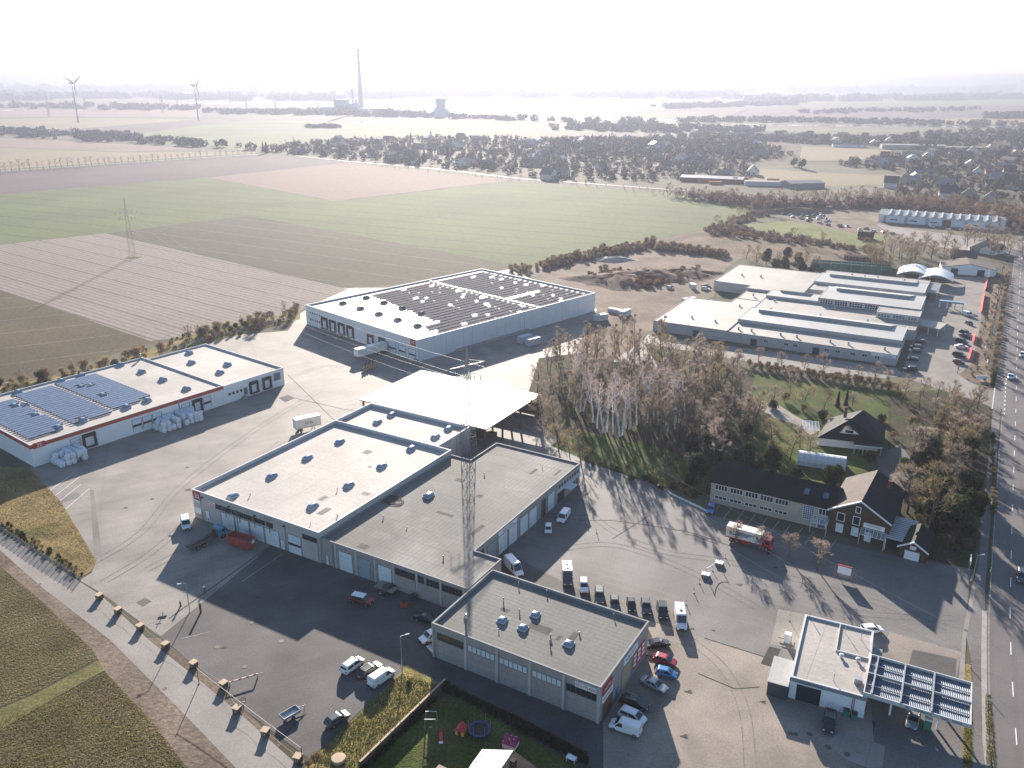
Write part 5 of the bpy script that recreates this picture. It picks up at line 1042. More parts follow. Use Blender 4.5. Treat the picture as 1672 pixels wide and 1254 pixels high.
# ------------------------------------------------------------------ vehicles
for n_, c_ in dict(white=(.72, .72, .72), silver=(.38, .39, .4), grey=(.06, .063, .068), black=(.012, .012, .014), blue=(.05, .2, .45), red=(.38, .02, .03), green=(.05, .065, .06), dark_red=(.16, .035, .025), cyan=(.12, .35, .5), cream=(.62, .55, .45)).items(): plain('paint_'+n_, c_, .28, metal=.0 if n_ in ('white', 'red', 'cream') else .3, spec=.6, coat=.6)
plain('car_glass', (.015, .018, .022), .05, spec=.8); plain('tyre', (.018, .018, .019), .85); plain('rim', (.35, .35, .36), .35, metal=.7); plain('lamp_clear', (.6, .62, .65), .1, spec=.8); plain('lamp_red', (.35, .01, .01), .2); plain('plastic_black', (.03, .03, .032), .6); plain('tarp_white', (.7, .68, .62), .6)
def quad_slab(mb, q, d, mi=0):
    a, b, c, e = [Vector(x) for x in q]; n = (b-a).cross(e-a).normalized()*d; mb.add([a, b, c, e, a+n, b+n, c+n, e+n], [(3, 2, 1, 0), (4, 5, 6, 7), (0, 1, 5, 4), (1, 2, 6, 5), (2, 3, 7, 6), (3, 0, 4, 7)], mi)
def make_car(kind):
    L, W, H, hood, boot, rake_f, rake_r, belt, glass_to, rail = dict(
        hatch=(4.1, 1.74, 1.46, .95, .12, .75, .45, .92, 1, 0), wagon=(4.7, 1.8, 1.5, 1.1, .15, .8, .5, .94, 1, 1), sedan=(4.75, 1.8, 1.42, 1.15, .85, .85, .7, .92, 1, 0), mpv=(4.5, 1.84, 1.68, .75, .08, .9, .35, 1.02, 1, 0),
        suv=(4.7, 1.9, 1.76, 1.05, .1, .7, .35, 1.06, 1, 1), van=(5.0, 1.94, 1.96, .85, .05, .75, .1, 1.12, .34, 0), tall_van=(5.9, 2.02, 2.55, .85, .05, .8, .06, 1.25, .28, 0), small=(3.6, 1.62, 1.5, .7, .08, .7, .35, .92, 1, 0))[kind]
    r = empty(kind if kind.endswith('van') else 'parked_car', (0, 0, 0)); mb = MB(); x0, x1 = -L/2, L/2; w = W/2; nz = belt
    def ring(x, k, top, zb=.28): return [(x, -w*k*.9, zb), (x, -w*k, .55), (x, -w*k*.97, top-.1), (x, -w*k*.86, top), (x, w*k*.86, top), (x, w*k*.97, top-.1), (x, w*k, .55), (x, w*k*.9, zb)]
    hz = belt-.1 if kind not in ('tall_van',) else belt-.18
    st = [(x0, .86, belt-.22, .42), (x0+.1, .95, belt-.03, .3), (x0+.6, 1, belt, .26), (x1-hood-.2, 1, belt, .26), (x1-hood+.25, 1, hz+.03, .26), (x1-.35, .96, hz-.08, .28), (x1-.1, .9, hz-.16, .3), (x1, .78, hz-.3, .4)]
    mb.loft([ring(x, k, t, zb) for x, k, t, zb in st])
    bx, fx = x0+boot+.04, x1-hood; rx, sx = bx+rake_r, fx-rake_f; tw = w*.8 if kind not in ('van', 'tall_van') else w*.88; bw = w*.93
    cab = [[(bx, -bw, belt-.03), (bx, bw, belt-.03), (fx, bw, belt-.03), (fx, -bw, belt-.03)], [(bx+rake_r*.5, -(bw+tw)/2-.02, (belt+H)/2), (bx+rake_r*.5, (bw+tw)/2+.02, (belt+H)/2), (fx-rake_f*.5, (bw+tw)/2+.02, (belt+H)/2), (fx-rake_f*.5, -(bw+tw)/2-.02, (belt+H)/2)],
           [(rx-.05, -tw, H-.09), (rx-.05, tw, H-.09), (sx+.06, tw, H-.09), (sx+.06, -tw, H-.09)], [(rx+.15, -tw*.86, H), (rx+.15, tw*.86, H), (sx-.2, tw*.86, H), (sx-.2, -tw*.86, H)]]
    mb.loft([list(reversed(q)) for q in cab]); body = mb.build('body', 'paint_white', r); weld(body, .035, 1)
    for p in body.data.polygons: p.use_smooth = False
    def L2(a, b, t): return Vector(a).lerp(Vector(b), t)
    def pane(nm, a, b, c, e, d=.012): mb = MB(); quad_slab(mb, (a, b, c, e), d); return mb.build(nm, 'car_glass', r)
    y0, y1 = bw-.1, tw-.06; zb, zt = belt+.03, H-.13
    pane('windscreen', (fx-.03, -y0, zb), (fx-.03, y0, zb), (sx+.1, y1, zt), (sx+.1, -y1, zt), .03)
    if kind not in ('van', 'tall_van'): pane('rear_window', (bx+.04, y0-.04, zb+.05), (bx+.04, -y0+.04, zb+.05), (rx-.02, -y1+.03, zt), (rx-.02, y1-.03, zt), .03)
    gx0 = bx+.25 if glass_to == 1 else fx-(fx-bx)*glass_to
    for s in (-1, 1):
        mb = MB(); n = 2 if glass_to == 1 else 1; mid = (gx0+fx)/2; a0, a1 = gx0+.05, fx-.25; t0, t1 = (rx+.12 if glass_to == 1 else gx0+.05), sx-.05
        for k in range(n):
            u0, u1 = k/n+(.03 if k else 0), (k+1)/n-(.03 if k < n-1 else 0)
            q = [(a0+(a1-a0)*u0, s*(bw-.005), zb), (a0+(a1-a0)*u1, s*(bw-.005), zb), (t0+(t1-t0)*u1, s*(tw+.035), zt), (t0+(t1-t0)*u0, s*(tw+.035), zt)]
            quad_slab(mb, q if s < 0 else q[::-1], .03)
        mb.build('side_window', 'car_glass', r)
        mb = MB(); mb.tube((fx-.35, s*bw, belt+.05), (fx-.4, s*(bw+.2), belt+.1), .06, .1, 6); mb.build('wing_mirror', 'plastic_black', r)
        mb = MB(); mb.box(x1-.13, x1+.005, s*w*.62-.17, s*w*.62+.17, hz-.4, hz-.22); mb.build('headlight', 'lamp_clear', r)
        mb = MB(); mb.box(x0-.012, x0+.1, s*w*.78-.1, s*w*.78+.1, belt-.38, belt-.12); mb.build('tail_light', 'lamp_red', r)
        if rail: mb = MB(); mb.tube((rx+.2, s*tw*.88, H+.03), (sx-.2, s*tw*.88, H+.03), .025, n=5); mb.build('roof_rail', 'steel', r)
    rw = .31 if kind not in ('suv', 'tall_van', 'van') else .35
    for x in (x0+.85, x1-.82):
        for s in (-1, 1):
            mb = MB(); mb.tube((x, s*(w-.22), rw), (x, s*(w+.01), rw), rw, n=14); o = mb.build('wheel', 'tyre', r); mb = MB(); mb.tube((x, s*(w-.05), rw), (x, s*(w+.02), rw), rw*.62, n=10); mb.build('rim', 'rim', o)
    mb = MB(); mb.box(x0-.02, x0+.05, -.26, .26, .52, .64); mb.build('number_plate', 'sign_white', r)
    mb = MB(); mb.box(x1-.04, x1+.02, -.45, .45, .42, hz-.38); mb.build('grille', 'plastic_black', r)
    return r
CARS = {}
def car(kind, rear, front, paint, label, group=None, z=.06, cat='car', zp=.7):
    a, b = G(*rear, zp), G(*front, zp); c = (a+b)/2; az = math.atan2(b.y-a.y, b.x-a.x)
    if kind not in CARS: CARS[kind] = make_car(kind); o = CARS[kind]; o.location = (c.x, c.y, z); o.rotation_euler.z = az; tag(o, label, cat, group)
    else: o = dup(CARS[kind], (c.x, c.y, z), az, 1, label, group); o['category'] = cat
    if group is None and 'group' in o: del o['group']
    for ch in o.children:
        if ch.name.startswith('body'): ch.material_slots[0].link = 'OBJECT'; ch.material_slots[0].material = M['paint_'+paint]
    return o
car('mpv', (561.6, 1096), (589, 1075.7), 'white', 'white people carrier parked left of a dark estate on the dark yard')
car('wagon', (589, 1102.6), (617.8, 1084), 'black', 'dark estate car parked between a white people carrier and a white van')
car('van', (607.7, 1114.6), (637.6, 1094), 'white', 'white panel van at the edge of the rough grass', cat='van', zp=.9)
car('hatch', (534.7, 1182.8), (566.4, 1163.6), 'grey', 'dark grey hatchback alone on the dark yard beside the grass')
rowg = 'cars parked in a row behind the car care hall'
v1 = car('tall_van', (924.4, 921.5), (928, 956), 'grey', 'dark high camper with white roof box, first of the row', rowg, cat='van', zp=1.2)
car('wagon', (952.4, 943), (954.5, 967.5), 'white', 'white estate car, second of the row behind the car care hall', rowg)
car('suv', (978.2, 960), (978.7, 984.7), 'green', 'dark green estate with pale roof, third of the row', rowg)
car('hatch', (1002.6, 971.8), (1004.8, 996), 'grey', 'grey car with silver roof, fourth of the row', rowg)
car('small', (1028.5, 976), (1032.8, 997.6), 'black', 'small black car with cream roof, fifth of the row', rowg)
car('wagon', (1052.9, 976), (1056.5, 1001.9), 'grey', 'grey estate with bright roof rails, sixth of the row', rowg)
car('suv', (1078.7, 981.8), (1084.4, 1012), 'black', 'big black off-roader, seventh of the row', rowg)
v2 = car('tall_van', (1108, 987.6), (1114.6, 1027.7), 'white', 'white ambulance-style van with red stripes at the right end of the row', rowg, cat='van', zp=1.2)
mb = MB()
for s in (-1, 1): mb.box(-2.6, 1.6, s*1.012-.012, s*1.012+.012, .75, 1.0)
mb.build('red_stripe', 'sign_red', v2); mb = MB(); mb.box(-.4, .1, -.25, .25, 2.54, 2.66); mb.build('roof_hatch', 'plastic_black', v2)
mb = MB(); mb.box(-2.75, .9, -.95, .95, 2.5, 2.75); mb.build('roof_box', 'sign_white', v1); mb = MB(); mb.box(-1.9, -1.3, -.3, .3, 2.76, 2.84); mb.box(-.4, .2, -.3, .3, 2.76, 2.84); mb.build('roof_hatch', 'plastic_black', v1)
car('sedan', (1061.4, 1052), (1084.5, 1048.7), 'black', 'black saloon half hidden at the rear corner of the car care hall')
car('hatch', (1071, 1073), (1100.5, 1081.4), 'red', 'red hatchback beside the car care hall'); car('small', (1072.6, 1095), (1102.9, 1101.3), 'blue', 'bright blue small car next to the red hatchback')
car('sedan', (1047, 1106), (1089.3, 1126.9), 'silver', 'silver saloon with sunroof at the car care hall'); car('wagon', (1017.5, 1139.6), (1055, 1152.4), 'black', 'black estate with open bonnet glint, in the hall shade')
car('mpv', (1012.8, 1160.4), (1052.6, 1177.9), 'white', 'white people carrier in the shade at the hall corner'); car('van', (1040.7, 1192), (1002.4, 1179.5), 'white', 'white service van with small roof vent at the hall corner', cat='van', zp=.9)
car('small', (895.9, 852.9), (894.6, 873), 'white', 'small white car in the shade of the grey workshop hall'); car('van', (928.4, 831.8), (911.8, 853.5), 'white', 'white van in the shade of the grey workshop hall', cat='van', zp=.9)
car('tall_van', (828, 914), (850, 938), 'white', 'white minibus half hidden between the grey hall and car care hall', cat='van', zp=1.0)
car('van', (300.8, 844.6), (305, 861.9), 'white', 'white delivery van in front of the 20 sign', cat='van', zp=.9)
o = car('mpv', (569, 974), (613, 985), 'dark_red', 'old dark red minibus with white roof in the hall shade', cat='van'); mb = MB(); mb.box(-1.9, .75, -.74, .74, 1.66, 1.76); mb.build('white_roof', 'sign_white', o); mb = MB(); mb.box(-2.26, 2.26, -.95, .95, 1.0, 1.04); mb.build('trim_strip', 'sign_red', o)
car('sedan', (628, 964), (643, 955), 'black', 'black car close to the workshop wall'); car('sedan', (684, 1005), (707, 1012), 'black', 'dark saloon in the shade beside the car care hall'); car('suv', (716, 1034), (694, 1043), 'white', 'white car half hidden behind the corner of the car care hall')
car('suv', (1356, 1166), (1352, 1190), 'black', 'dark car in front of the fuel station wash bay'); car('wagon', (1495, 1160), (1488, 1186), 'silver', 'silver car under the edge of the forecourt canopy'); car('hatch', (1415, 1027), (1432, 1026), 'white', 'white car half hidden behind the fuel station')
car('hatch', (1163, 822), (1158, 838), 'blue', 'blue car parked at the end of the office bays')
lot = 'cars in the shop car park'
for k, r_, f_, p_, d_ in [('van', (1571, 511), (1589, 516), 'white', 'white van at the top of the right-hand row'), ('hatch', (1577, 525), (1588, 530), 'grey', 'two-tone car below the white van'), ('wagon', (1567, 540), (1585, 545), 'black', 'black car, upper of two adjoining'), ('sedan', (1568, 545.8), (1585, 550), 'black', 'black car, lower of two adjoining'),
    ('suv', (1562, 554.8), (1580, 560), 'black', 'black car above the white saloon'), ('sedan', (1560, 564.5), (1579.5, 566), 'white', 'white saloon between dark cars'), ('suv', (1554.5, 577), (1578.7, 582), 'black', 'large dark off-roader below the white saloon'), ('hatch', (1557, 588.8), (1575, 592), 'dark_red', 'dark red car at the bottom of the row'),
    ('hatch', (1509, 558), (1497, 556.5), 'grey', 'grey car at the factory wall, topmost'), ('wagon', (1505, 566), (1486.5, 565), 'green', 'dark car at the factory wall, second'), ('wagon', (1502.4, 572.8), (1485, 571.5), 'green', 'dark car at the factory wall, third'), ('hatch', (1500, 587.4), (1480, 584.6), 'black', 'black car at the factory wall by the bush'), ('suv', (1497, 602.7), (1475, 602), 'black', 'black off-roader at the factory corner')]:
    car(k, r_, f_, p_, d_+' in the shop car park', lot, cat='van' if k == 'van' else 'car')
car('hatch', (1673, 573), (1667, 584), 'white', 'white car on the main road, at the picture edge'); car('sedan', (1651, 606), (1650, 623), 'white', 'white car driving on the main road near the shop'); car('suv', (1668, 930), (1669, 952), 'green', 'dark green car on the main road beside the lamp')
car('hatch', (1086.7, 468), (1102, 471), 'silver', 'pale car alone on the dirt yard'); car('wagon', (1144.7, 470), (1159, 472), 'white', 'white car beside the factory corner on the dirt yard'); car('sedan', (1147, 465.5), (1160, 467), 'black', 'black car behind the white car at the factory corner'); car('van', (1514, 368), (1529, 371), 'white', 'white van before the long white hall', cat='van')
fr2 = random.Random(9)
for p in scatter([(1275, 350), (1330, 345), (1370, 368), (1440, 378), (1480, 386), (1420, 379), (1330, 366)], 34, 5, fr2):
    k = fr2.choice(['hatch', 'wagon', 'sedan']); o = dup(CARS[k], (p.x, p.y, .06), fr2.uniform(0, 6.28), 1, 'wrecked car in the scrap yard beside the long white hall', 'scrap cars'); o['category'] = 'car'
    for ch in o.children:
        if ch.name.startswith('body'): ch.material_slots[0].link = 'OBJECT'; ch.material_slots[0].material = M['paint_'+fr2.choice(['grey', 'black', 'silver', 'dark_red', 'blue', 'white', 'green'])]
# trucks, trailers and containers
def wheels(r, xs, w, rad=.5, tr_=.3):
    for x in xs:
        for s in (-1, 1): mb = MB(); mb.tube((x, s*(w-tr_), rad), (x, s*w, rad), rad, n=14); o = mb.build('wheel', 'tyre', r); mb = MB(); mb.tube((x, s*(w-.05), rad), (x, s*(w+.02), rad), rad*.55, n=10); mb.build('rim', 'rim', o)
def place(px0, px1, z=0.0):
    a, b = G(*px0, z), G(*px1, z); c = (a+b)/2; return Vector((c.x, c.y, .05)), math.atan2(b.y-a.y, b.x-a.x), (b-a).length
def cab(r, x, m, H=2.7):
    mb = MB(); mb.loft([[(x, -1.2, .7), (x, 1.2, .7), (x, 1.2, H), (x, -1.2, H)], [(x+1.5, -1.2, .7), (x+1.5, 1.2, .7), (x+1.5, 1.18, H-.05), (x+1.5, -1.18, H-.05)], [(x+1.95, -1.15, .6), (x+1.95, 1.15, .6), (x+1.7, 1.1, H-.25), (x+1.7, -1.1, H-.25)]]); b = mb.build('cab', m, r); weld(b, .08, 2)
    mb = MB(); quad_slab(mb, ((x+1.88, -1.0, 1.65), (x+1.88, 1.0, 1.65), (x+1.75, .98, H-.4), (x+1.75, -.98, H-.4)), .05); mb.build('windscreen', 'car_glass', r)
    for s in (-1, 1):
        mb = MB(); mb.box(x+.5, x+1.35, s*1.2-.02, s*1.2+.02, 1.65, H-.4); mb.build('side_window', 'car_glass', r); mb = MB(); mb.box(x+1.9, x+1.99, s*.9-.2, s*.9+.2, .85, 1.05); mb.build('headlight', 'lamp_clear', r); mb = MB(); mb.box(x+1.5, x+1.6, s*1.4-.1, s*1.4+.1, 1.6, 2.3); mb.build('wing_mirror', 'plastic_black', r)
c, az, l = place((311, 896), (364, 870), .6); t = empty('hook_lift_truck', c, az, 'light blue truck with an empty black skip-loader chassis', 'truck')
cab(t, 2.6, 'paint_cyan'); mb = MB(); mb.box(-4.6, 2.5, -.5, -.25, .85, 1.15); mb.box(-4.6, 2.5, .25, .5, .85, 1.15)
for x in (-4.4, -2.6, -.8, 1.0): mb.box(x, x+.2, -.25, .25, .9, 1.1)
mb.box(-4.6, 1.9, -1.15, -.55, .95, 1.1); mb.box(-4.6, 1.9, .55, 1.15, .95, 1.1); mb.box(1.6, 2.2, -.3, .3, 1.15, 2.4); mb.build('chassis', 'plastic_black', t); wheels(t, (3.4, -1.6, -3.0), 1.2)
c, az, l = place((377, 881), (412, 893), .6); t = empty('skip_container', c, az, 'open rust-red skip container standing in the hall shade', 'skip container')
mb = MB(); Lh, Wh, Hh = 3.0, 1.2, 2.3
mb.loft([[(-Lh, -Wh*.95, .2), (Lh, -Wh*.95, .2), (Lh, Wh*.95, .2), (-Lh, Wh*.95, .2)], [(-Lh, -Wh, Hh), (Lh, -Wh, Hh), (Lh, Wh, Hh), (-Lh, Wh, Hh)], [(-Lh+.1, -Wh+.1, Hh), (Lh-.1, -Wh+.1, Hh), (Lh-.1, Wh-.1, Hh), (-Lh+.1, Wh-.1, Hh)], [(-Lh+.1, -Wh+.1, 1.2), (Lh-.1, -Wh+.1, 1.2), (Lh-.1, Wh-.1, 1.2), (-Lh+.1, Wh-.1, 1.2)]]); plain('skip_red', (.36, .06, .04), .6); mb.build('tub', 'skip_red', t)
mb = MB()
for k in range(9): x = -2.8+k*.7; mb.box(x-.06, x+.06, -1.3, -1.2, .2, 2.3); mb.box(x-.06, x+.06, 1.2, 1.3, .2, 2.3)
mb.build('rib', 'skip_red', t); mb = MB(); mb.box(-2.7, 2.7, -.9, -.6, -.0, .2); mb.box(-2.7, 2.7, .6, .9, 0, .2); mb.build('skid', 'rust', t); mb = MB(); mb.box(2.99, 3.03, .1, .9, 1.2, 1.9); mb.build('company_mark', 'sign_white', t)
c, az, l = place((1196, 876), (1253, 891), .8); t = empty('tarpaulin_truck', c, az, 'red truck with white tarpaulin box parked before the office', 'truck')
cab(t, 3.0, 'paint_red'); mb = MB(); mb.box(-5.0, 2.7, -1.25, 1.25, 1.25, 3.6); b = mb.build('tarpaulin_box', 'tarp_white', t); weld(b, .04, 1); mb = MB(); mb.box(-5, 4.4, -.55, .55, .6, 1.1); mb.box(-5.02, 2.72, -1.27, 1.27, 1.05, 1.24); mb.box(-3, 0, -1.2, -.6, .5, 1.04); mb.build('chassis', 'paint_red', t); wheels(t, (3.9, -2.4, -3.7), 1.22)
for k in range(3): mb = MB(); mb.box(-3.5+.5*k, -.2+.6*k, -1.29, -1.26, 2.0+.32*k, 2.2+.32*k); mb.build('advert_line', 'ink_blue', t)
mb = MB(); mb.tube((-3.9, -1.27, 2.4), (-3.9, -1.3, 2.4), .35, n=16); mb.build('advert_mark', 'ink_green', t)
def box_trailer(px0, px1, L, label, name='box_trailer', H=3.9, legs=True, m='tarp_white', z=1.5):
    c, az, l = place(px0, px1, z); t = empty(name, c, az, label, 'trailer'); mb = MB(); mb.box(-L/2, L/2, -1.25, 1.25, 1.15, H); b = mb.build('box', m, t); weld(b, .06, 1); mb = MB(); mb.box(-L/2+.2, L/2-.2, -.5, .5, .75, 1.1); mb.box(-L/2-.04, L/2+.04, -1.28, 1.28, 1.05, 1.14); mb.build('chassis', 'plastic_black', t); wheels(t, (-L/2+1.3, -L/2+2.6) if L > 8 else (-L/2+1.5,), 1.22); mb = MB()
    for s in (-1, 1): mb.box(L/2-2, L/2-1.85, s*.8-.07, s*.8+.07, 0, .75)
    mb.build('landing_leg', 'galv', t); return t
t = box_trailer((488, 696), (515, 690), 7.5, 'white box trailer lettered EDBL behind the pale hall'); o = bpy.data.curves.new('lettering', 'FONT'); o.body = 'EDBL'; o.size = 1.1; o.align_x = 'CENTER'; o.align_y = 'CENTER'; o.materials.append(M['ink']); q = bpy.data.objects.new('lettering', o); S.collection.objects.link(q); q.parent = t; q.location = (.2, -1.27, 2.4); q.rotation_euler = (pi/2, 0, 0); to_mesh(q)
a, z = 0, 0
fu = F14.loc(624, 559, 4.0)[0]; p = F14.W(fu, -7.0); t = empty('semi_trailer', (p.x, p.y, .05), F14.az-pi/2, 'long pale semi-trailer docked at warehouse 14', 'trailer')
mb = MB(); mb.box(-6.2, 6.8, -1.25, 1.25, 1.15, 4.0); b = mb.build('box', 'tarp_white', t); weld(b, .06, 1); mb = MB(); mb.box(-6, 6.6, -.5, .5, .75, 1.1); mb.build('chassis', 'plastic_black', t); wheels(t, (-4.8, -3.5, -2.2), 1.22)
def container(px0, px1, L, label, m='trim_white', H=2.6, group=None, z=1.2):
    c, az, l = place(px0, px1, z); t = empty('freight_container', c, az, label, 'container', group); mb = MB(); mb.box(-L/2, L/2, -1.22, 1.22, .05, H); mb.build('box', m, t); mb = MB(); n = int(L/.45)
    for k in range(n): x = -L/2+.2+k*.45; mb.box(x, x+.16, -1.26, -1.221, .15, H-.15); mb.box(x, x+.16, 1.221, 1.26, .15, H-.15)
    mb.build('rib', m, t); mb = MB()
    for y in (-.9, -.3, .3, .9): mb.tube((-L/2-.04, y, .15), (-L/2-.04, y, H-.15), .03, n=4)
    mb.build('lock_bar', 'galv', t); return t
container((848, 556), (866, 551), 6, 'white container beside warehouse 14, left of a pair', group=None); container((860, 560), (880, 555), 6, 'white container beside warehouse 14, right of a pair'); container((971, 520), (990, 517), 6, 'white container on the bare ground behind warehouse 14'); container((1012, 515), (1029, 508), 6.5, 'white box container by the road bend on bare ground'); container((996, 504), (1016, 508), 7, 'low white container behind the boxy one on bare ground', H=1.6)
container((1130, 466), (1132, 468), 5, 'pale container by the factory loading corner', H=2.4)
container((1115, 490), (1135, 487), 7, 'flat pale covered trailer at the factory corner', H=1.8); container((1143, 494), (1163, 492), 7, 'second pale covered trailer behind the factory roof edge', H=1.8)
# small open trailer with drawbar
c, az, l = place((459, 1175), (488, 1158), .5); t = empty('car_trailer', c, az, 'small open car trailer standing on the dark yard', 'trailer'); mb = MB(); L, W = 1.5, .8
mb.box(-L, L, -W, W, .5, .56); mb.box(-L, L, -W, -W+.05, .56, .95); mb.box(-L, L, W-.05, W, .56, .95); mb.box(-L, -L+.05, -W+.05, W-.05, .56, .95); mb.box(L-.05, L, -W+.05, W-.05, .56, .95); mb.build('tub', 'galv', t); mb = MB(); mb.tube((L, -.5, .5), (L+1.4, 0, .5), .05); mb.tube((L, .5, .5), (L+1.4, 0, .5), .05); mb.tube((L+1.2, 0, 0), (L+1.2, 0, .9), .04); mb.build('drawbar', 'galv', t); wheels(t, (0,), 1.0, .3, .18)
# wood crates heap before warehouse 14
c, az, l = place((586, 608), (612, 596)); t = empty('wood_heap', c, az, 'heap of pale boards with dark planks before warehouse 14', 'wood heap'); mb = MB()
for k in range(18): x = -4+k*.45; mb.box(x, x+.3, -1.4, -1.3, 0, 1.5+.2*(k % 3))
mb.build('board_fence', 'wood_pale', t); mb = MB()
for k in range(14): a = rnd.uniform(-.5, .5); x = rnd.uniform(-2.5, 2.5); mb.tube((x-1.5*cos(a), -.5+rnd.uniform(-.6, .8), .3), (x+1.5*cos(a), rnd.uniform(-.6, .8), 1.2+rnd.uniform(0, 1.4)), .2, n=4)
mb.build('planks', 'wood_dark', t)
# ------------------------------------------------------------------ small things
def fbox(name, px, py, bs, mats, label, cat, az=0.0, group=None, z=.05):
    """a thing of several box parts: (part name, boxes, material)"""
    r = empty(name, G(px, py)+Vector((0, 0, z)), R(az), label, cat, group)
    for nm, bl, m in bs:
        mb = MB()
        for b in bl: mb.box(*b)
        mb.build(nm, m, r)
    return r
# blocks with pale tops along the lane
PX = [(163, 978), (193.5, 1001), (229.6, 1028), (271, 1058), (317, 1089), (365.7, 1122), (387.5, 1163), (433.8, 1200), (487, 1243)]
names = ['nearest the bramble verge', 'second from the bramble verge', 'third from the bramble verge', 'at the corner of the dark yard', 'behind the tall post', 'before the red-white rail', 'beside the wheel rack', 'opposite the car trailer', 'at the bottom edge']
kp = fbox('crate_block', 0, 0, [('crate', [(-.52, .52, -.52, .52, .12, .95)], 'wood_dark'), ('top', [(-.6, .6, -.6, .6, .955, 1.06)], 'wood_pale'), ('foot', [(-.5, -.3, -.5, .5, 0, .115), (.3, .5, -.5, .5, 0, .115)], 'wood_dark'), ('slat', [(-.56, -.525, y, y+.14, .2, .9) for y in (-.45, -.15, .15)]+[(x, x+.14, -.56, -.525, .2, .9) for x in (-.45, -.15, .15)], 'wood_pale')], None, None, None)
for i, p in enumerate(PX):
    lab = 'wooden crate block with pale top along the lane, '+names[i]
    if i == 0: kp.location = G(*p)+Vector((0, 0, .05)); kp.rotation_euler.z = R(-25); tag(kp, lab, 'crate block', 'crate blocks along the lane')
    else: o = dup(kp, G(*p)+Vector((0, 0, .05)), R(-25+rnd.uniform(-12, 12)), 1, lab, 'crate blocks along the lane'); o['category'] = 'crate block'
def rope(name, pts, r, m, label, cat, group=None, sag=0):
    mb = MB(); P = [Vector(p) for p in pts]
    for a, b in zip(P, P[1:]):
        pr = a
        for i in range(1, 9): t = i/8; q = a.lerp(b, t); q.z -= sag*4*t*(1-t); mb.tube(pr, q, r, n=4, cap=False); pr = q
    return tag(mb.build(name, m), label, cat, group)
rope('barrier_rope', [G(*p)+Vector((0, 0, .95)) for p in PX], .01, 'cream_rope' if 'cream_rope' in M else (plain('cream_rope', (.55, .45, .38), .8), 'cream_rope')[1], 'pale rope slung between the crate blocks along the lane', 'rope', sag=.2)
def post(px, py, h, r, m, label, cat='post', name='post', cap=None):
    e_ = empty(name, G(px, py), 0, label, cat); mb = MB(); mb.tube((0, 0, 0), (0, 0, h), r, n=8); mb.build('pole', m, e_)
    mb = MB(); mb.box(-.18, .18, -.18, .18, .05, .12); mb.build('foot', 'concrete_slab', e_)
    if cap: mb = MB(); mb.tube((0, 0, h-.25), (0, 0, h), r*1.25, n=8); mb.build('cap', cap, e_)
    return e_
post(325, 1117, 3.4, .07, 'wood_dark', 'tall thin post beside the lane, holding the pale line', cap='wood_pale'); post(494, 1246, 3.0, .06, 'wood_dark', 'tall thin post at the bottom edge, holding the pale line', cap='wood_pale')
rope('boundary_line', [G(325, 1117)+Vector((0, 0, 3.2)), G(494, 1246)+Vector((0, 0, 2.8))], .035, 'cream_rope', 'pale line stretched between two thin posts over the dark yard', 'line', sag=.15)
post(295, 990, 1.3, .17, 'frame_dark', 'black bollard beside the lamp post on the pale yard', 'bollard', 'bollard', 'sign_white'); post(328, 1000, 1.9, .2, 'frame_dark', 'thick black pillar with white foot at the dark yard edge', 'pillar', 'pillar', 'rubber'); post(334, 965, 1.1, .13, 'frame_dark', 'short black bollard on the seam before the hall', 'bollard', 'bollard', 'sign_white')
fbox('sign_stand', 266, 1006, [('base', [(-.7, .7, -.3, .3, 0, .18)], 'concrete_slab'), ('post', [(-.06, .06, -.06, .06, .18, 1.0)], 'galv'), ('arm', [(-.5, .5, -.05, .05, .6, .68)], 'galv')], None, 'low metal stand on a concrete foot near the bollard', 'stand', 20)
rb = fbox('barrier_rail', 375, 1121, [('rail', [(0, 4.6, -.05, .05, .75, .9)], 'sign_white'), ('red_band', [(x, x+.5, -.056, .056, .744, .906) for x in (.3, 1.5, 2.7, 3.9)], 'sign_red'), ('leg', [(0, .1, -.2, .2, 0, .75), (4.5, 4.6, -.2, .2, 0, .75)], 'galv')], None, 'red and white barrier rail lying toward the dark yard', 'barrier', 28)
mb = MB(); c = G(395.5, 1152); n = 18
for i in range(n): a, b = 2*pi*i/n, 2*pi*(i+1)/n; mb.tube((.7*cos(a), 0, .75+.7*sin(a)), (.7*cos(b), 0, .75+.7*sin(b)), .05, n=5, cap=False)
for i in range(6): a = pi*i/6; mb.tube((.7*cos(a), 0, .75+.7*sin(a)), (-.7*cos(a), 0, .75-.7*sin(a)), .02, n=4)
tag(mb.build('wheel_rack', 'frame_dark', loc=c, rz=R(50)), 'dark spoked wheel standing upright between crate blocks', 'wheel')
def lamp(px, py, h, az, label, arm=.9):
    e_ = empty('street_lamp', G(px, py), R(az), label, 'street lamp'); mb = MB(); mb.tube((0, 0, 0), (0, 0, h), .09, .06, 8); mb.tube((0, 0, h), (arm, 0, h+.12), .05, n=6); mb.build('pole', 'galv', e_)
    mb = MB(); mb.loft([[(arm-.1, -.12, h+.06), (arm-.1, .12, h+.06), (arm-.1, .1, h+.2), (arm-.1, -.1, h+.2)], [(arm+.6, -.15, h+.08), (arm+.6, .15, h+.08), (arm+.6, .1, h+.22), (arm+.6, -.1, h+.22)]]); mb.build('lamp_head', 'trim_white', e_)
lamp(310, 999, 6.2, 200, 'street lamp beside the black bollards on the pale yard'); lamp(1587, 950, 6.0, 10, 'street lamp beside the main road at the yard entrance'); lamp(1646, 470, 6.5, 160, 'street lamp at the far end of the green roadside hedge'); lamp(657, 1100, 7.5, 20, 'thin lamp mast at the tip of the rough grass')
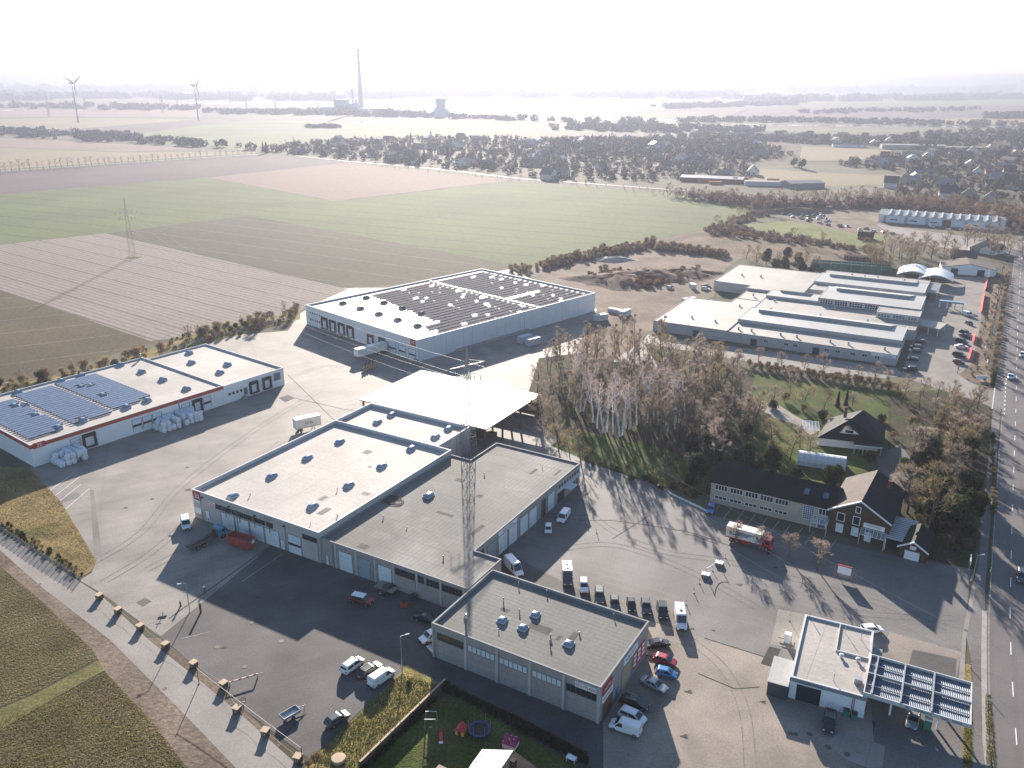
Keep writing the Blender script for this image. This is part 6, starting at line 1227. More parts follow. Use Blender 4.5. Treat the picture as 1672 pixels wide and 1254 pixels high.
def reflector(px, py, label):
    e_ = empty('reflector_post', G(px, py), 0, label, 'reflector post'); mb = MB(); mb.loft([[(-.06, -.05, 0), (.06, -.05, 0), (.06, .05, 0), (-.06, .05, 0)], [(-.06, -.05, 1.0), (.06, -.05, 1.0), (.06, .05, 1.08), (-.06, .05, 1.08)]]); mb.build('body', 'sign_white', e_); mb = MB(); mb.box(-.065, .065, -.055, .055, .68, .88); mb.build('black_band', 'ink', e_)
for q in [(1584, 1091, 'white reflector post on the grass strip beside the canopy'), (1618, 1146, 'white reflector post at the road edge near the canopy'), (1617, 934, 'white reflector post at the road edge beside the lamp'), (1585, 949, 'white reflector post at the foot of the street lamp'), (1630, 740, 'white reflector post on the shaded strip beside the road'), (1628, 668, 'white reflector post at the shop driveway corner'), (1635, 676, 'dark-shadowed reflector post across the path from the driveway')]: reflector(*q)
def board(px, py, w, h, z0, az, m, label, text=None, fr='frame_white', tm='ink_blue'):
    e_ = empty('sign_board', G(px, py), R(az), label, 'sign board'); mb = MB(); mb.box(-w/2, w/2, -.06, .06, z0, z0+h); p = mb.build('panel', m, e_); mb = MB()
    for s in (-1, 1): mb.tube((s*w*.42, .1, 0), (s*w*.42, .1, z0+h), .05, n=6)
    mb.build('post', fr, e_)
    if text: c = bpy.data.curves.new('t', 'FONT'); c.body = text; c.size = h*.42; c.align_x = 'CENTER'; c.align_y = 'CENTER'; c.materials.append(M[tm]); o = bpy.data.objects.new('lettering', c); S.collection.objects.link(o); o.parent = e_; o.location = (0, -.07, z0+h/2); o.rotation_euler = (pi/2, 0, 0); to_mesh(o)
    return e_
b_ = board(1377, 944, 2.6, 1.7, .9, -30, 'sign_white', 'white board in a red frame on the strip before the brick house', fr='sign_red'); mb = MB(); mb.box(-1.4, 1.4, -.1, .1, 2.6, 2.85); mb.box(-1.4, -1.3, -.1, .1, .8, 2.6); mb.box(1.3, 1.4, -.1, .1, .8, 2.6); mb.build('red_frame', 'sign_red', b_)
board(1583, 925, 3.4, .8, 1.2, 62, 'sign_white', 'narrow white lettered board beside the road lamp', 'LANDHANDEL'); board(1602, 622, 3.4, 1.4, .5, -10, 'sign_white', 'white lettered board at the end of the shop flower bed', 'KÜCHEN STUDIO'); board(1631, 508, 2.6, 2.6, .8, 55, 'door_white', 'pale square board in the upper flower bed'); board(1621, 545, 2.6, 2.2, .8, 55, 'door_white', 'pale square board in the middle of the flower bed'); board(1606, 580, 2.2, 2.4, .8, 60, 'door_white', 'pale square board in the lower flower bed'); board(1611, 598, 3.0, 1.2, .8, 62, 'sign_white', 'narrow white board by the green roadside hedge'); board(1632, 494, 2.2, 2.0, .8, 55, 'door_white', 'pale square board highest up the flower bed')
mat('banner_red', (.75, .03, .04), .6, .05, 1, 0, thin=.5)
for k, (a, b, lab) in enumerate([((1612, 456), (1608, 475), 'pale-red banner fence at the far end of the car park'), ((1606, 482), (1601, 512), 'long red banner fence along the upper flower bed'), ((1591, 548), (1588, 562), 'short red banner by the dark parked cars'), ((1586, 570), (1581, 590), 'red banner fence by the lower parked cars')]):
    p, az, l = place(a, b); e_ = empty('banner_fence', p, az, lab, 'banner'); mb = MB(); mb.add([(-l/2, -.4, .35), (l/2, -.4, .35), (l/2, .3, 1.4), (-l/2, .3, 1.4), (-l/2, -.35, .3), (l/2, -.35, .3), (l/2, .35, 1.35), (-l/2, .35, 1.35)], [(0, 1, 2, 3), (7, 6, 5, 4), (0, 4, 5, 1), (2, 6, 7, 3), (1, 5, 6, 2), (0, 3, 7, 4)]); mb.build('banner', 'banner_red', e_); mb = MB()
    for i in range(5): mb.tube((-l/2+l*i/4, .06, 0), (-l/2+l*i/4, .06, 1.6), .04, n=5)
    mb.build('post', 'frame_white', e_)
e_ = empty('flag_pole', G(1609, 462), 0, 'flag pole with a pale banner at the far end of the car park', 'flag pole'); mb = MB(); mb.tube((0, 0, 0), (0, 0, 7), .07, n=6); mb.build('pole', 'sign_white', e_); mb = MB(); mb.box(.08, 1.3, -.02, .02, 3.0, 6.8); mb.build('flag', 'sign_white', e_)
# bollards and barrier feet in the right yard
for i, (x, y) in enumerate([(1184.3, 911), (1163.4, 932), (1142, 953), (1133, 968), (1120, 987), (958, 856), (974, 870)]):
    lab = 'slim red-white bollard in the right yard, '+['nearest the truck strip', 'between the two white barrier feet', 'below the lower barrier foot', 'fourth of the diagonal', 'beside the white ambulance van', 'alone in the hall shade line', 'alone by the tip of the hall shadow'][i]
    post(x, y, 1.0, .06, 'sign_white', lab, 'bollard', 'bollard', 'sign_red')
for x, y, l_ in [(1152, 941, 'lower'), (1174, 922, 'upper')]: fbox('barrier_block', x, y, [('base', [(-.75, .75, -.6, .6, 0, .55)], 'concrete_slab'), ('cover', [(-.8, .8, -.65, .65, .555, .62)], 'sign_white'), ('post', [(-.05, .05, -.05, .05, .62, 2.0)], 'galv')], None, 'white concrete barrier foot with a short post, %s of the pair' % l_, 'barrier foot', -25)
rope('barrier_tape', [G(1152, 941)+Vector((0, 0, 1.9)), G(1174, 922)+Vector((0, 0, 1.9))], .06, 'sign_white', 'sagging white tape between the two barrier feet', 'tape', sag=.5)
# fuel station things
fbox('fuel_pump', 1513, 1190, [('cabinet', [(-.5, .5, -.35, .35, 0, 1.7)], 'ink_green'), ('top', [(-.55, .55, -.4, .4, 1.705, 2.0)], 'sign_white'), ('hose', [(.5, .58, -.1, .1, .4, 1.5)], 'rubber')], None, 'green fuel pump with white top beside the canopy edge', 'fuel pump', -28)
fbox('gas_dispenser', 1285, 1049, [('cabinet', [(-.55, .55, -.45, .45, .12, 1.9)], 'sign_white'), ('base', [(-1.2, 1.2, -.8, .8, 0, .115)], 'concrete_slab'), ('pipe', [(.6, .7, -.05, .05, 0, 1.4), (-1.6, -.56, -.05, .05, .5, .6)], 'frame_dark')], None, 'white dispenser cabinet on the slab left of the fuel station', 'dispenser', -25)
post(1289, 1014, 1.6, .05, 'galv', 'thin post on the pale slab behind the fuel station', cap='galv')
for x, y, m, l_ in [(1381, 1168, 'ink_green', 'dark bin at the wash bay wall'), (1394, 1174, 'ink_green', 'green bin at the station corner')]: fbox('waste_bin', x, y, [('body', [(-.4, .4, -.4, .4, 0, 1.05)], m), ('lid', [(-.43, .43, -.43, .43, 1.055, 1.15)], 'plastic_black')], None, l_, 'waste bin', -25)
# bulk bags at hall 22
bag = None; bl = random.Random(4)
def bag_mesh():
    mb = MB(); rg = random.Random(8); rings = []
    for z, k in ((0, .86), (.15, 1), (.6, 1.06), (1.15, 1.0), (1.4, .8), (1.5, .35)): rings.append([(cos(a)*.62*k*(1+.12*abs(sin(2*a)))+rg.uniform(-.02, .02), sin(a)*.62*k*(1+.12*abs(sin(2*a)))+rg.uniform(-.02, .02), z) for a in [2*pi*i/12 for i in range(12)]])
    mb.loft(rings); return mb.build('bulk_bag', 'bag', smooth=True)
mat('bag', (.66, .68, .72), .55, .15, 1.5, .1, 6, bump=.5, bscale=6)
for g, (u0, nu, nv, where) in enumerate([(4.5, 5, 4, 'near the 22 sign'), (33.2, 4, 4, 'in the middle of the wall'), (40.4, 4, 4, 'by the upper dock')]):
    for i in range(nu):
        for j in range(nv):
          for lv in (0, 1):
            if bl.random() < (.04 if lv == 0 else .2): continue
            p = F22.W(u0+i*1.5+bl.uniform(-.1, .1), -1.1-j*1.5+bl.uniform(-.1, .1), .05+lv*1.5); lab = 'white bulk bag in the pile along warehouse 22 '+where; gp = 'bulk bags '+where
            if bag is None: bag = bag_mesh(); o = bag; o.location = p
            else: o = dup(bag, p, bl.uniform(0, 6), bl.uniform(1.05, 1.2))
            tag(o, lab, 'bulk bag', gp)
# garden at the bottom: fence, toys, house
def fence(pts, h, m, label, name='garden_fence', th=.05, step=2.2, cap=None):
    e_ = empty(name, pts[0], 0, label, 'fence'); o = pts[0]
    for a, b in zip(pts, pts[1:]):
        d = b-a; L = d.length; d.normalize(); n = int(L/step); az = math.atan2(d.y, d.x)
        for i in range(n+1):
            p = a+d*L*i/n-o; mb = MB(); mb.box(-.06, .06, -.06, .06, 0, h+.1); q = mb.build('post', 'wood_dark' if m.startswith('wood') else 'galv', e_, loc=p, rz=az)
        mb = MB(); mb.box(0.07, L-.07, -th/2, th/2, .05, h); q = mb.build('panel', m, e_, loc=a-o, rz=az)
        if cap: mb = MB(); mb.box(0.07, L-.07, -.16, .16, h+.005, h+.06); mb.build('cap', cap, q)
    return e_
fence([G(728, 1122), G(588, 1260)], 1.75, 'wood_dark', 'wooden privacy fence with pale top between rough grass and garden', cap='wood_pale')
fence([G(728, 1122), G(850, 1178), G(958, 1236)], .9, 'wood_dark', 'low dark fence between garden and the asphalt passage')
fence([G(62, 905), G(132, 948)], 1.1, 'galv_mesh' if 'galv_mesh' in M else (mat('galv_mesh', (.3, .3, .3), .5, 0, 1, 0, alpha=.25), 'galv_mesh')[1], 'thin wire fence beside the lane and brambles', step=1.6, th=.02); fence([G(-10, 858), G(62, 905)], 1.1, 'galv_mesh', 'thin wire fence beside the lane, upper stretch', step=1.6, th=.02)
fence([G(235, 597), G(310, 563), G(480, 520)], 1.6, 'galv_mesh', 'wire mesh fence in the hedgerow behind hall 22', step=4, th=.02)
fence([G(1092, 806), G(1158, 838)], .5, 'sign_white', 'low white railing at the edge of the office parking bays', step=3, name='railing')
c = G(783, 1197); plain('pad_blue', (.025, .05, .16), .7); e_ = empty('trampoline', c, 0, 'blue round trampoline on the shady garden lawn', 'trampoline'); mb = MB(); n = 20
for i in range(n):
    a, b = 2*pi*i/n, 2*pi*(i+1)/n
    mb.quad((1.75*cos(a), 1.75*sin(a), .85), (1.75*cos(b), 1.75*sin(b), .85), (1.4*cos(b), 1.4*sin(b), .87), (1.4*cos(a), 1.4*sin(a), .87)); mb.quad((1.75*cos(a), 1.75*sin(a), .7), (1.75*cos(b), 1.75*sin(b), .7), (1.75*cos(b), 1.75*sin(b), .85), (1.75*cos(a), 1.75*sin(a), .85))
mb.build('pad', 'pad_blue', e_); mb = MB(); mb.poly([(1.39*cos(2*pi*i/n), 1.39*sin(2*pi*i/n)) for i in range(n)], z=.84); mb.build('mat', 'rubber', e_); mb = MB()
for i in range(6): a = 2*pi*i/6; mb.tube((1.7*cos(a), 1.7*sin(a), 0), (1.7*cos(a), 1.7*sin(a), 2.4), .03, n=5)
mb.build('pole', 'galv', e_)
e_ = empty('play_tent', G(753, 1197), R(-20), 'small red and yellow play tent on the garden lawn', 'play tent'); mb = MB(); mb.prism([(-.7, -.7), (.7, -.7), (.7, .7), (-.7, .7)], 0, .9); plain('yellow', (.6, .42, .05), .7); mb.build('wall', 'yellow', e_); mb = MB(); mb.add([(-.8, -.8, .9), (.8, -.8, .9), (.8, .8, .9), (-.8, .8, .9), (0, -.8, 1.6), (0, .8, 1.6)], [(0, 4, 5, 3), (1, 2, 5, 4), (0, 1, 4), (2, 3, 5)]); mb.build('roof', 'ink_red', e_); mb = MB(); mb.box(-.25, .25, -.74, -.701, 0, .8); mb.build('door', 'ink', e_)
e_ = empty('play_tent', G(834, 1218), R(-25), 'pink play house with white dots beside the garden house', 'play house'); mb = MB(); mb.prism([(-1, -.9), (1, -.9), (1, .9), (-1, .9)], 0, 1.0); mb.build('wall', 'frame_white', e_); plain('pink', (.25, .03, .1), .6); mb = MB(); mb.add([(-1.15, -1.1, 1.0), (1.15, -1.1, 1.0), (1.15, 1.1, 1.0), (-1.15, 1.1, 1.0), (-1.0, 0, 2.0), (1.0, 0, 2.0)], [(0, 1, 5, 4), (2, 3, 4, 5), (0, 4, 3), (1, 2, 5)]); rf_ = mb.build('roof', 'pink', e_); mb = MB()
for i in range(22): x, t = rnd.uniform(-.9, .9), rnd.uniform(.1, .9); s_ = rnd.choice([-1, 1]); mb.lathe([(.06, 0), (.05, .02)], 6, c=(0, 0)); k = len(mb.v)-12; mb.v[k:] = [(a+x, b+s_*1.1*(1-t), zz+1.01+t) for a, b, zz in mb.v[k:]]
mb.build('dots', 'sign_white', rf_)
fbox('slide', 720, 1203, [('chute', [(-.25, .25, -1.2, .6, .3, .4)], 'ink_red'), ('foot', [(-.3, .3, -1.6, -1.2, .1, .25)], 'sign_white'), ('ladder', [(-.25, -.2, .6, .7, 0, 1.0), (.2, .25, .6, .7, 0, 1.0), (-.2, .2, .62, .68, .4, .45), (-.2, .2, .62, .68, .7, .75)], 'ink_red')], None, 'small red slide with white end on the garden lawn', 'slide', 5)
fbox('swing_frame', 704, 1186, [('post', [(-.9, -.8, -.9, -.8, 0, 2.1), (.8, .9, -.9, -.8, 0, 2.1), (-.9, -.8, .8, .9, 0, 2.1), (.8, .9, .8, .9, 0, 2.1)], 'galv'), ('beam', [(-.79, .79, -.9, -.82, 2.0, 2.1), (-.79, .79, .82, .9, 2.0, 2.1)], 'galv'), ('seat', [(-.3, .3, -.86, -.7, .5, .54)], 'wood_pale')], None, 'grey swing frame in the shady garden near the fence', 'swing', 0)
fbox('garden_table', 933, 1243, [('top', [(-.75, .75, -.5, .5, .7, .76)], 'sign_white'), ('leg', [(-.65, -.58, -.42, -.35, 0, .7), (.58, .65, -.42, -.35, 0, .7), (-.65, -.58, .35, .42, 0, .7), (.58, .65, .35, .42, 0, .7)], 'frame_white')], None, 'small white garden table by the dark hedge', 'table', -30)
mb = MB(); mb.lathe([(1.05, 0), (1.1, .5), (1.0, .6), (.3, .62)], 16); o = tag(mb.build('well_cover', 'wood_pale', loc=G(458/6.46+482, 1242)), 'round tan well cover on the rough grass corner', 'well cover')
fr3 = Frame(G(742, 1316), R(-27)); h = building('garden_house', fr3, 'garden house with a white and a brown roof slope at the bottom edge', 'house'); gable(h, 9.5, 8.2, 2.5, 4.4, 'brick_red', 'film_white', along='v', r2='tile_brown', trim='frame_white'); mb = MB(); mb.box(5.4, 6.2, 6.0, 6.8, 3.6, 5.2); mb.build('chimney', 'brick_brown', h); mb = MB()
for k in range(6): mb.box(.1, .7, .6+k*1.25, 1.0+k*1.25, 2.72, 2.8)
mb.build('roof_vent', 'trim_grey', h)
fbox('garden_shed', 728, 1290, [('wall', [(-2, 2, -1.4, 1.4, 0, 2.0)], 'skip_red'), ('roof', [(-2.2, 2.2, -1.6, 1.6, 2.01, 2.15)], 'dark_shed'), ('skylight', [(.6, 1.6, -.4, .7, 2.155, 2.2)], 'glass_pale')] if not plain('dark_shed', (.1, .03, .035), .6) is None else [], None, 'dark red garden shed left of the white roof slope', 'shed', -30)
# spoil on the mound and under the shed
def heap(name, px, py, rx, ry, hh, m, label, cat='mound', az=0):
    mb = MB(); rg = random.Random(int(px)); n, k = 26, 8; V = []
    for j in range(k+1):
        t = j/k
        for i in range(n): a = 2*pi*i/n; w_ = 1+.22*sin(3*a+px)+.1*sin(7*a)+rg.uniform(-.06, .06); V.append((rx*w_*(1-t)*cos(a), ry*w_*(1-t)*sin(a), hh*(sin(pi/2*t)**1.3)*(1+rg.uniform(-.18, .18))+.0))
    mb.add(V, [(j*n+i, j*n+(i+1) % n, (j+1)*n+(i+1) % n, (j+1)*n+i) for j in range(k) for i in range(n)])
    return tag(mb.build(name, m, smooth=True, loc=G(px, py), rz=R(az)), label, cat)
mat('earth', (.15, .1, .075), .95, .3, .15, .3, 1, bump=.8, bscale=1.5, stain=((.11, .075, .06), .1, .45, .65))
for q in [(1005, 458, 24, 18, 3.0, 'earth', 'large scrub-covered earth mound on the dirt yard'), (1060, 452, 26, 15, 3.4, 'earth', 'middle earth heap of the mound on the dirt yard'), (1118, 448, 22, 13, 2.6, 'earth', 'right end of the earth heaps near the factory'), (1000, 425, 12, 6, 2.0, 'kerb_stone', 'pale rubble heap on the bank beyond the mound'), (1300, 348, 30, 8, 4, 'earth', 'dark heap at the back of the scrap yard')]: heap('earth_mound' if q[5] == 'earth' else 'rubble_heap', *q)
rg = random.Random(6)
for i in range(14):
    p = FC.W(rg.uniform(24, 42), rg.uniform(2, 12), 0); mb = MB(); w_ = rg.uniform(.8, 1.5); mb.box(-w_, w_, -.7, .7, 0, rg.uniform(.8, 2.2)); mb.box(-w_*.8, w_*.8, -.75, -.705, .1, .6); tag(mb.build('pallet_stack', rg.choice(['wood_dark', 'rust', 'wood_pale', 'galv']), loc=p, rz=rg.uniform(0, 3)), 'stack of goods stored under the open shed roof', 'stored goods', 'goods under the open shed')
# things before the workshop hall
for x, y, m, l_ in [(660, 990, 'orange2', 'orange drum in the shade before the workshop wall'), (676, 978, 'plastic_black', 'dark machine by the workshop wall')]: fbox('drum' if m == 'orange2' else 'machine', x, y, [('body', [(-.6, .6, -.5, .5, 0, .9)], m), ('top', [(-.4, .4, -.3, .3, .905, 1.2)], 'plastic_black')] if m in M or not plain('orange2', (.4, .08, .03), .6) is None else [], None, l_, 'drum' if m == 'orange2' else 'machine', 30)
container((712, 1050), (722, 1046), 4, 'flat pallet trailer under the half-hidden white car', H=.35, m='galv')
# ------------------------------------------------------------------ the far landscape
fr_ = random.Random(5); plain('orange', (.45, .13, .04))
def wood_mass(name, pix, n, size, hgt, m='far_wood'):
    poly = [G(*p) for p in pix]; mb = MB(); x0, x1 = min(p.x for p in poly), max(p.x for p in poly); y0, y1 = min(p.y for p in poly), max(p.y for p in poly); k = 0; tries = 0
    while k < n and tries < n*80:
        tries += 1; p = Vector((fr_.uniform(x0, x1), fr_.uniform(y0, y1), 0))
        if not inside(p, poly): continue
        k += 1; r = size*fr_.uniform(.6, 1.3); h = hgt*fr_.uniform(.6, 1.15)
        for j in range(30):
            v = rdir(fr_); q = p+Vector((v.x*r, v.y*r, h*.55+v.z*h*.45)); nd = (v+rdir(fr_)*.6).normalized(); x = nd.orthogonal().normalized(); y = nd.cross(x); s = r*fr_.uniform(.22, .6); q.z = max(q.z, .3)
            mb.add([q-x*s, q+x*s, q+y*s*1.4], [(0, 1, 2)])
    return tag(mb.build(name, m), kind='stuff')
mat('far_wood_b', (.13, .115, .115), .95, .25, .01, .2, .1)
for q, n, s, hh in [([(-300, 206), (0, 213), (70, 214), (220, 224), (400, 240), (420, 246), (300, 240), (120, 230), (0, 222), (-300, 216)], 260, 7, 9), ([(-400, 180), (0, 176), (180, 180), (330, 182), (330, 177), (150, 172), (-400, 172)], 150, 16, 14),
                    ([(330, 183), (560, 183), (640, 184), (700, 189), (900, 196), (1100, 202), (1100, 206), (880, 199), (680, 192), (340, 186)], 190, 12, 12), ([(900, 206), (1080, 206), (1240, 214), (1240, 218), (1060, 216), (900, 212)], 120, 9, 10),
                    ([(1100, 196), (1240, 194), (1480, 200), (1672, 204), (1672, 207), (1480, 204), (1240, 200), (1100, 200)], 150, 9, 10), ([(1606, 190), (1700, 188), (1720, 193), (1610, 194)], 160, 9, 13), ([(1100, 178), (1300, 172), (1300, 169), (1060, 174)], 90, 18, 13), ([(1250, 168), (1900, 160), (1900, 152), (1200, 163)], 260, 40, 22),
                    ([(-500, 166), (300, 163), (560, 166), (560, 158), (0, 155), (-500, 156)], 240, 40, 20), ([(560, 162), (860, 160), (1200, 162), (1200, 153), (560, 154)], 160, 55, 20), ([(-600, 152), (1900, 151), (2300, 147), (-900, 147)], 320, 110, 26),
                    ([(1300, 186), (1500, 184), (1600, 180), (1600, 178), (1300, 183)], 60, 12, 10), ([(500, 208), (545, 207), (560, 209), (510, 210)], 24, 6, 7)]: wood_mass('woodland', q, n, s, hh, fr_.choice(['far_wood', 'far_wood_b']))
mat('far_wood_c', (.085, .07, .062), .95, .35, .03, .2, .4); mat('far_wood_d', (.15, .1, .08), .95, .35, .03, .2, .4, thin=.3)
mat('roof_glint', (.2, .17, .16), .3, .1, .3, 0, spec=.6, rand=.3)  # lighter, glossier roof tone, puts sun glints into some village roofs
# village houses: a few shapes, many copies
mat('wall_house', (.42, .36, .31), .85, .1, .2, 0, rand=.35); mat('wall_house_white', (.66, .64, .6), .8, .1, .2, 0, rand=.1); mat('roof_house', (.1, .06, .05), .6, .15, .3, 0, spec=.4, rand=.35); mat('roof_slate', (.065, .06, .068), .45, .1, .3, 0, spec=.5, rand=.3)
HP = []
for k, (L, D, ze, zr, wl, rf, al) in enumerate([(12, 9, 3.2, 7.5, 'wall_house', 'roof_house', 'u'), (10, 9, 3.6, 8.5, 'wall_house_white', 'roof_house', 'v'), (14, 10, 3.4, 7.5, 'wall_house', 'roof_glint', 'u'), (11, 10, 4, 8.5, 'wall_house_white', 'roof_slate', 'v'), (18, 9, 3, 6, 'wall_house', 'roof_house', 'u')]):
    o = empty('village_house', (0, 0, 0)); gable(o, L, D, ze, zr, wl, rf, .4, al)
    for c in list(o.children):
        if c.name.startswith('wall'): wc = c
    for j in range(2): mb = MB(); mb.box(1.5+j*4, 3+j*4, -.06, .02, 1, 2.3); mb.build('window', 'glass_dark', o)
    HP.append([o, False, k])
def vhouse(p, label, group, rg):
    h = rg.choice(HP); a = rg.choice([-30, 60, -25, 65, 20, -70])+rg.uniform(-6, 6); s = rg.uniform(1.0, 1.35)
    if not h[1]: h[1] = True; o = h[0]; o.location = p; o.rotation_euler.z = R(a); tag(o, label, 'house', group); return
    o = dup(h[0], p, R(a), s, label, group); o['category'] = 'house'
def vtree(p, label, group, rg, keys=('vil0', 'vil1', 'vil2', 'vil0', 'vever', 'vfir')): tree(rg.choice(keys), p, label, group, rg.uniform(.6, 1.1), rg=rg)
V = [([(425, 243), (470, 236), (560, 229), (700, 226), (830, 226), (880, 232), (900, 294), (760, 280), (640, 268), (560, 260), (440, 249)], 40, 66, 'in the village strip behind the pink field', 16),
     ([(880, 228), (980, 226), (1090, 228), (1240, 232), (1300, 255), (1230, 268), (1230, 300), (1130, 296), (1000, 296), (900, 294)], 50, 84, 'in the village centre behind the big green field', 16),
     ([(1090, 222), (1300, 222), (1480, 226), (1500, 245), (1455, 240), (1310, 236), (1240, 230)], 30, 56, 'in the village part beyond the tan fields', 18),
     ([(1410, 262), (1480, 250), (1672, 240), (1800, 245), (1800, 335), (1560, 330), (1440, 318), (1480, 300), (1490, 285), (1360, 270)], 62, 84, 'in the village quarter near the main road', 13)]
for q, nh, ntr, where, dm in V:
    hs = scatter(q, nh, dm, fr_)
    for p in hs: vhouse(p, 'small gabled house '+where, 'houses '+where, fr_)
    for p in scatter(q, ntr, 6, fr_): vtree(p, 'hazy tree between houses '+where, 'trees '+where, fr_)
for p in scatter([(1080, 318), (1245, 330), (1290, 326), (1440, 322), (1560, 336), (1690, 350), (1710, 395), (1650, 382), (1560, 352), (1440, 338), (1330, 338), (1240, 342), (1100, 326)], 190, 5.5, fr_): tree('rail%d' % fr_.randrange(2), p, 'brownish bare tree of the belt along the railway', 'railway tree belt', fr_.uniform(.7, 1.2), rg=fr_)
for p in scatter([(560, 268), (840, 290), (1000, 304), (1240, 328), (1240, 340), (1100, 322), (960, 306), (840, 296)], 60, 5, fr_): tree('rail%d' % fr_.randrange(2), p, 'low scrub tree along the field edge by the railway', 'scrub along the railway', fr_.uniform(.25, .5), rg=fr_)
for (q, nh, ntr, where, dm), n in zip(V, (420, 520, 380, 420)): wood_mass('village_greenery', q, int(n*2.4), 2.5, 6.5, 'far_wood_c')
wood_mass('woodland', [(900, 232), (1090, 226), (1240, 232), (1230, 262), (1140, 262), (960, 256), (900, 250)], 300, 4, 11, 'far_wood_c'); wood_mass('woodland', [(1480, 222), (1672, 214), (1850, 214), (1850, 240), (1672, 238), (1500, 248), (1470, 240)], 420, 4.5, 12, 'far_wood_c')
wood_mass('woodland', [(1090, 320), (1245, 332), (1330, 336), (1440, 330), (1560, 340), (1690, 352), (1710, 385), (1650, 378), (1560, 352), (1440, 340), (1330, 342), (1240, 342)], 500, 2.6, 7, 'far_wood_d')
wood_mass('scrub', [(885, 430), (960, 414), (1060, 398), (1180, 413), (1190, 422), (1060, 408), (970, 424), (890, 442)], 260, 1.7, 2.6, 'far_wood_d'); wood_mass('scrub', [(948, 455), (990, 442), (1060, 449), (1100, 452), (1060, 474), (1000, 467)], 160, 1.1, 1.8, 'far_wood_d'); wood_mass('scrub', [(1150, 376), (1230, 347), (1262, 350), (1200, 370), (1290, 386), (1440, 410), (1436, 416), (1280, 396), (1165, 386)], 220, 1.6, 2.4, 'far_wood_d')
tree('vever', G(1296, 272), 'round dark tree at the edge of the tan field', 'tan field trees', 1.3, rg=fr_); tree('vever', G(1308, 276), 'dark broad tree clump beside the tan field', 'tan field trees', 1.5, rg=fr_); tree('vfir', G(1482, 292), 'dark fir at the corner of the tan field', 'tan field trees', .9, rg=fr_)
for x, y, s in [(430, 248, 1.0), (435, 250, 1.2), (453, 248, .9), (537, 243, 1.1)]: tree('vfir', G(x, y), 'dark fir at the left end of the village', 'firs at the village end', s, rg=fr_)
# depots between field and village
def depot(px, py, az, L, D, ze, zr, wall, roof, label, cat='depot', name='depot_building'):
    f_ = Frame(G(px, py), R(az)); h = building(name, f_, label, cat); gable(h, L, D, ze, zr, wall, roof, .3); return h
depot(1110, 296, -20, 62, 24, 4, 5.5, 'brick_red', 'roof_sheet', 'long depot with ribbed pale roof at the village edge')
depot(1290, 308, 12, 36, 20, 4.5, 6.5, 'trim_grey', 'roof_pale', 'shining gabled depot beside the orange containers')
depot(1216, 303, -12, 52, 12, 4, 4.6, 'trim_white', 'roof_pale', 'long low white depot roof behind the tree belt')
depot(1486, 288, -15, 26, 14, 3.5, 6.5, 'wall_house_white', 'roof_slate', 'dark-roofed farm building at the tan field corner')
depot(1440, 243, -12, 90, 20, 6, 7, 'wall_house', 'roof_sheet', 'long school-like block in the far village'); depot(1545, 246, -12, 60, 18, 5, 5.8, 'wall_house', 'roof_pale', 'long pale flat block in the far village')
depot(1360, 240, -8, 50, 10, 4, 6, 'wall_house_white', 'roof_slate', 'white row building above the tan field')
for k, (px, py) in enumerate([(1148, 298), (1168, 301), (1190, 293), (1212, 294), (1262, 296), (1204, 299)]):
    p = G(px, py); mb = MB(); mb.box(-6, 6, -1.3, 1.3, .3, 2.9); mb.box(-6.1, -5.9, -1.35, 1.35, .25, 2.95); mb.box(5.9, 6.1, -1.35, 1.35, .25, 2.95)
    tag(mb.build('freight_container', 'orange', loc=p, rz=R(-12+fr_.uniform(-6, 6))), 'orange freight container at the depot beside the railway', 'container', 'orange containers at the depot')
# power station
mat('concrete_far', (.5, .49, .5), .85, .1, .02, 0)
def lathe_thing(name, px, py, parts, label, cat, n=20):
    e_ = empty(name, G(px, py), 0, label, cat)
    for nm, prof, m in parts: mb = MB(); mb.lathe(prof, n); mb.build(nm, m, e_, True)
    return e_
lathe_thing('chimney', 590, 183, [('shaft', [(8, 0), (6.6, 60), (5.4, 130), (4.9, 188)], 'concrete_far'), ('collar', [(5.0, 187), (5.5, 188), (5.5, 192), (4.9, 193)], 'trim_grey')], 'very tall slim power station chimney on the horizon', 'chimney')
lathe_thing('cooling_tower', 720, 190, [('base', [(40, 0), (37, 4), (27, 13), (19, 20)], 'concrete_far'), ('neck', [(18.6, 19.9), (13.5, 28), (12.8, 34), (14.5, 43), (17, 49), (16, 49)], 'concrete_far')], 'flared cooling tower on a broad mound before the bright water', 'cooling tower')
lathe_thing('chimney', 577, 182, [('shaft', [(3.0, 0), (2.2, 75)], 'concrete_far')], 'thin dark stack left of the tall chimney', 'chimney', 10)
lathe_thing('chimney', 582, 182, [('shaft', [(4.0, 0), (3.6, 38)], 'concrete_far')], 'short stack at the foot of the tall chimney', 'chimney', 10)
def blocks(name, px, py, bs, label):
    h = empty(name, G(px, py), 0, label, 'power station')
    for i, (x0, x1, y0, y1, z1) in enumerate(bs): mb = MB(); mb.box(x0, x1, y0, y1, 0, z1); mb.box(x0+2, x1-2, y0-.8, y0-.01, z1*.4, z1*.6, 1); mb.build('boiler_house' if z1 > 30 else 'wing', ['concrete_far', 'trim_grey'], h)
blocks('power_station', 558, 186, [(-22, 18, 0, 40, 42), (18.5, 48, 4, 30, 31), (-60, -22.5, 4, 34, 20), (48.5, 66, 2, 26, 15)], 'blocky power station at the foot of the tall chimney')
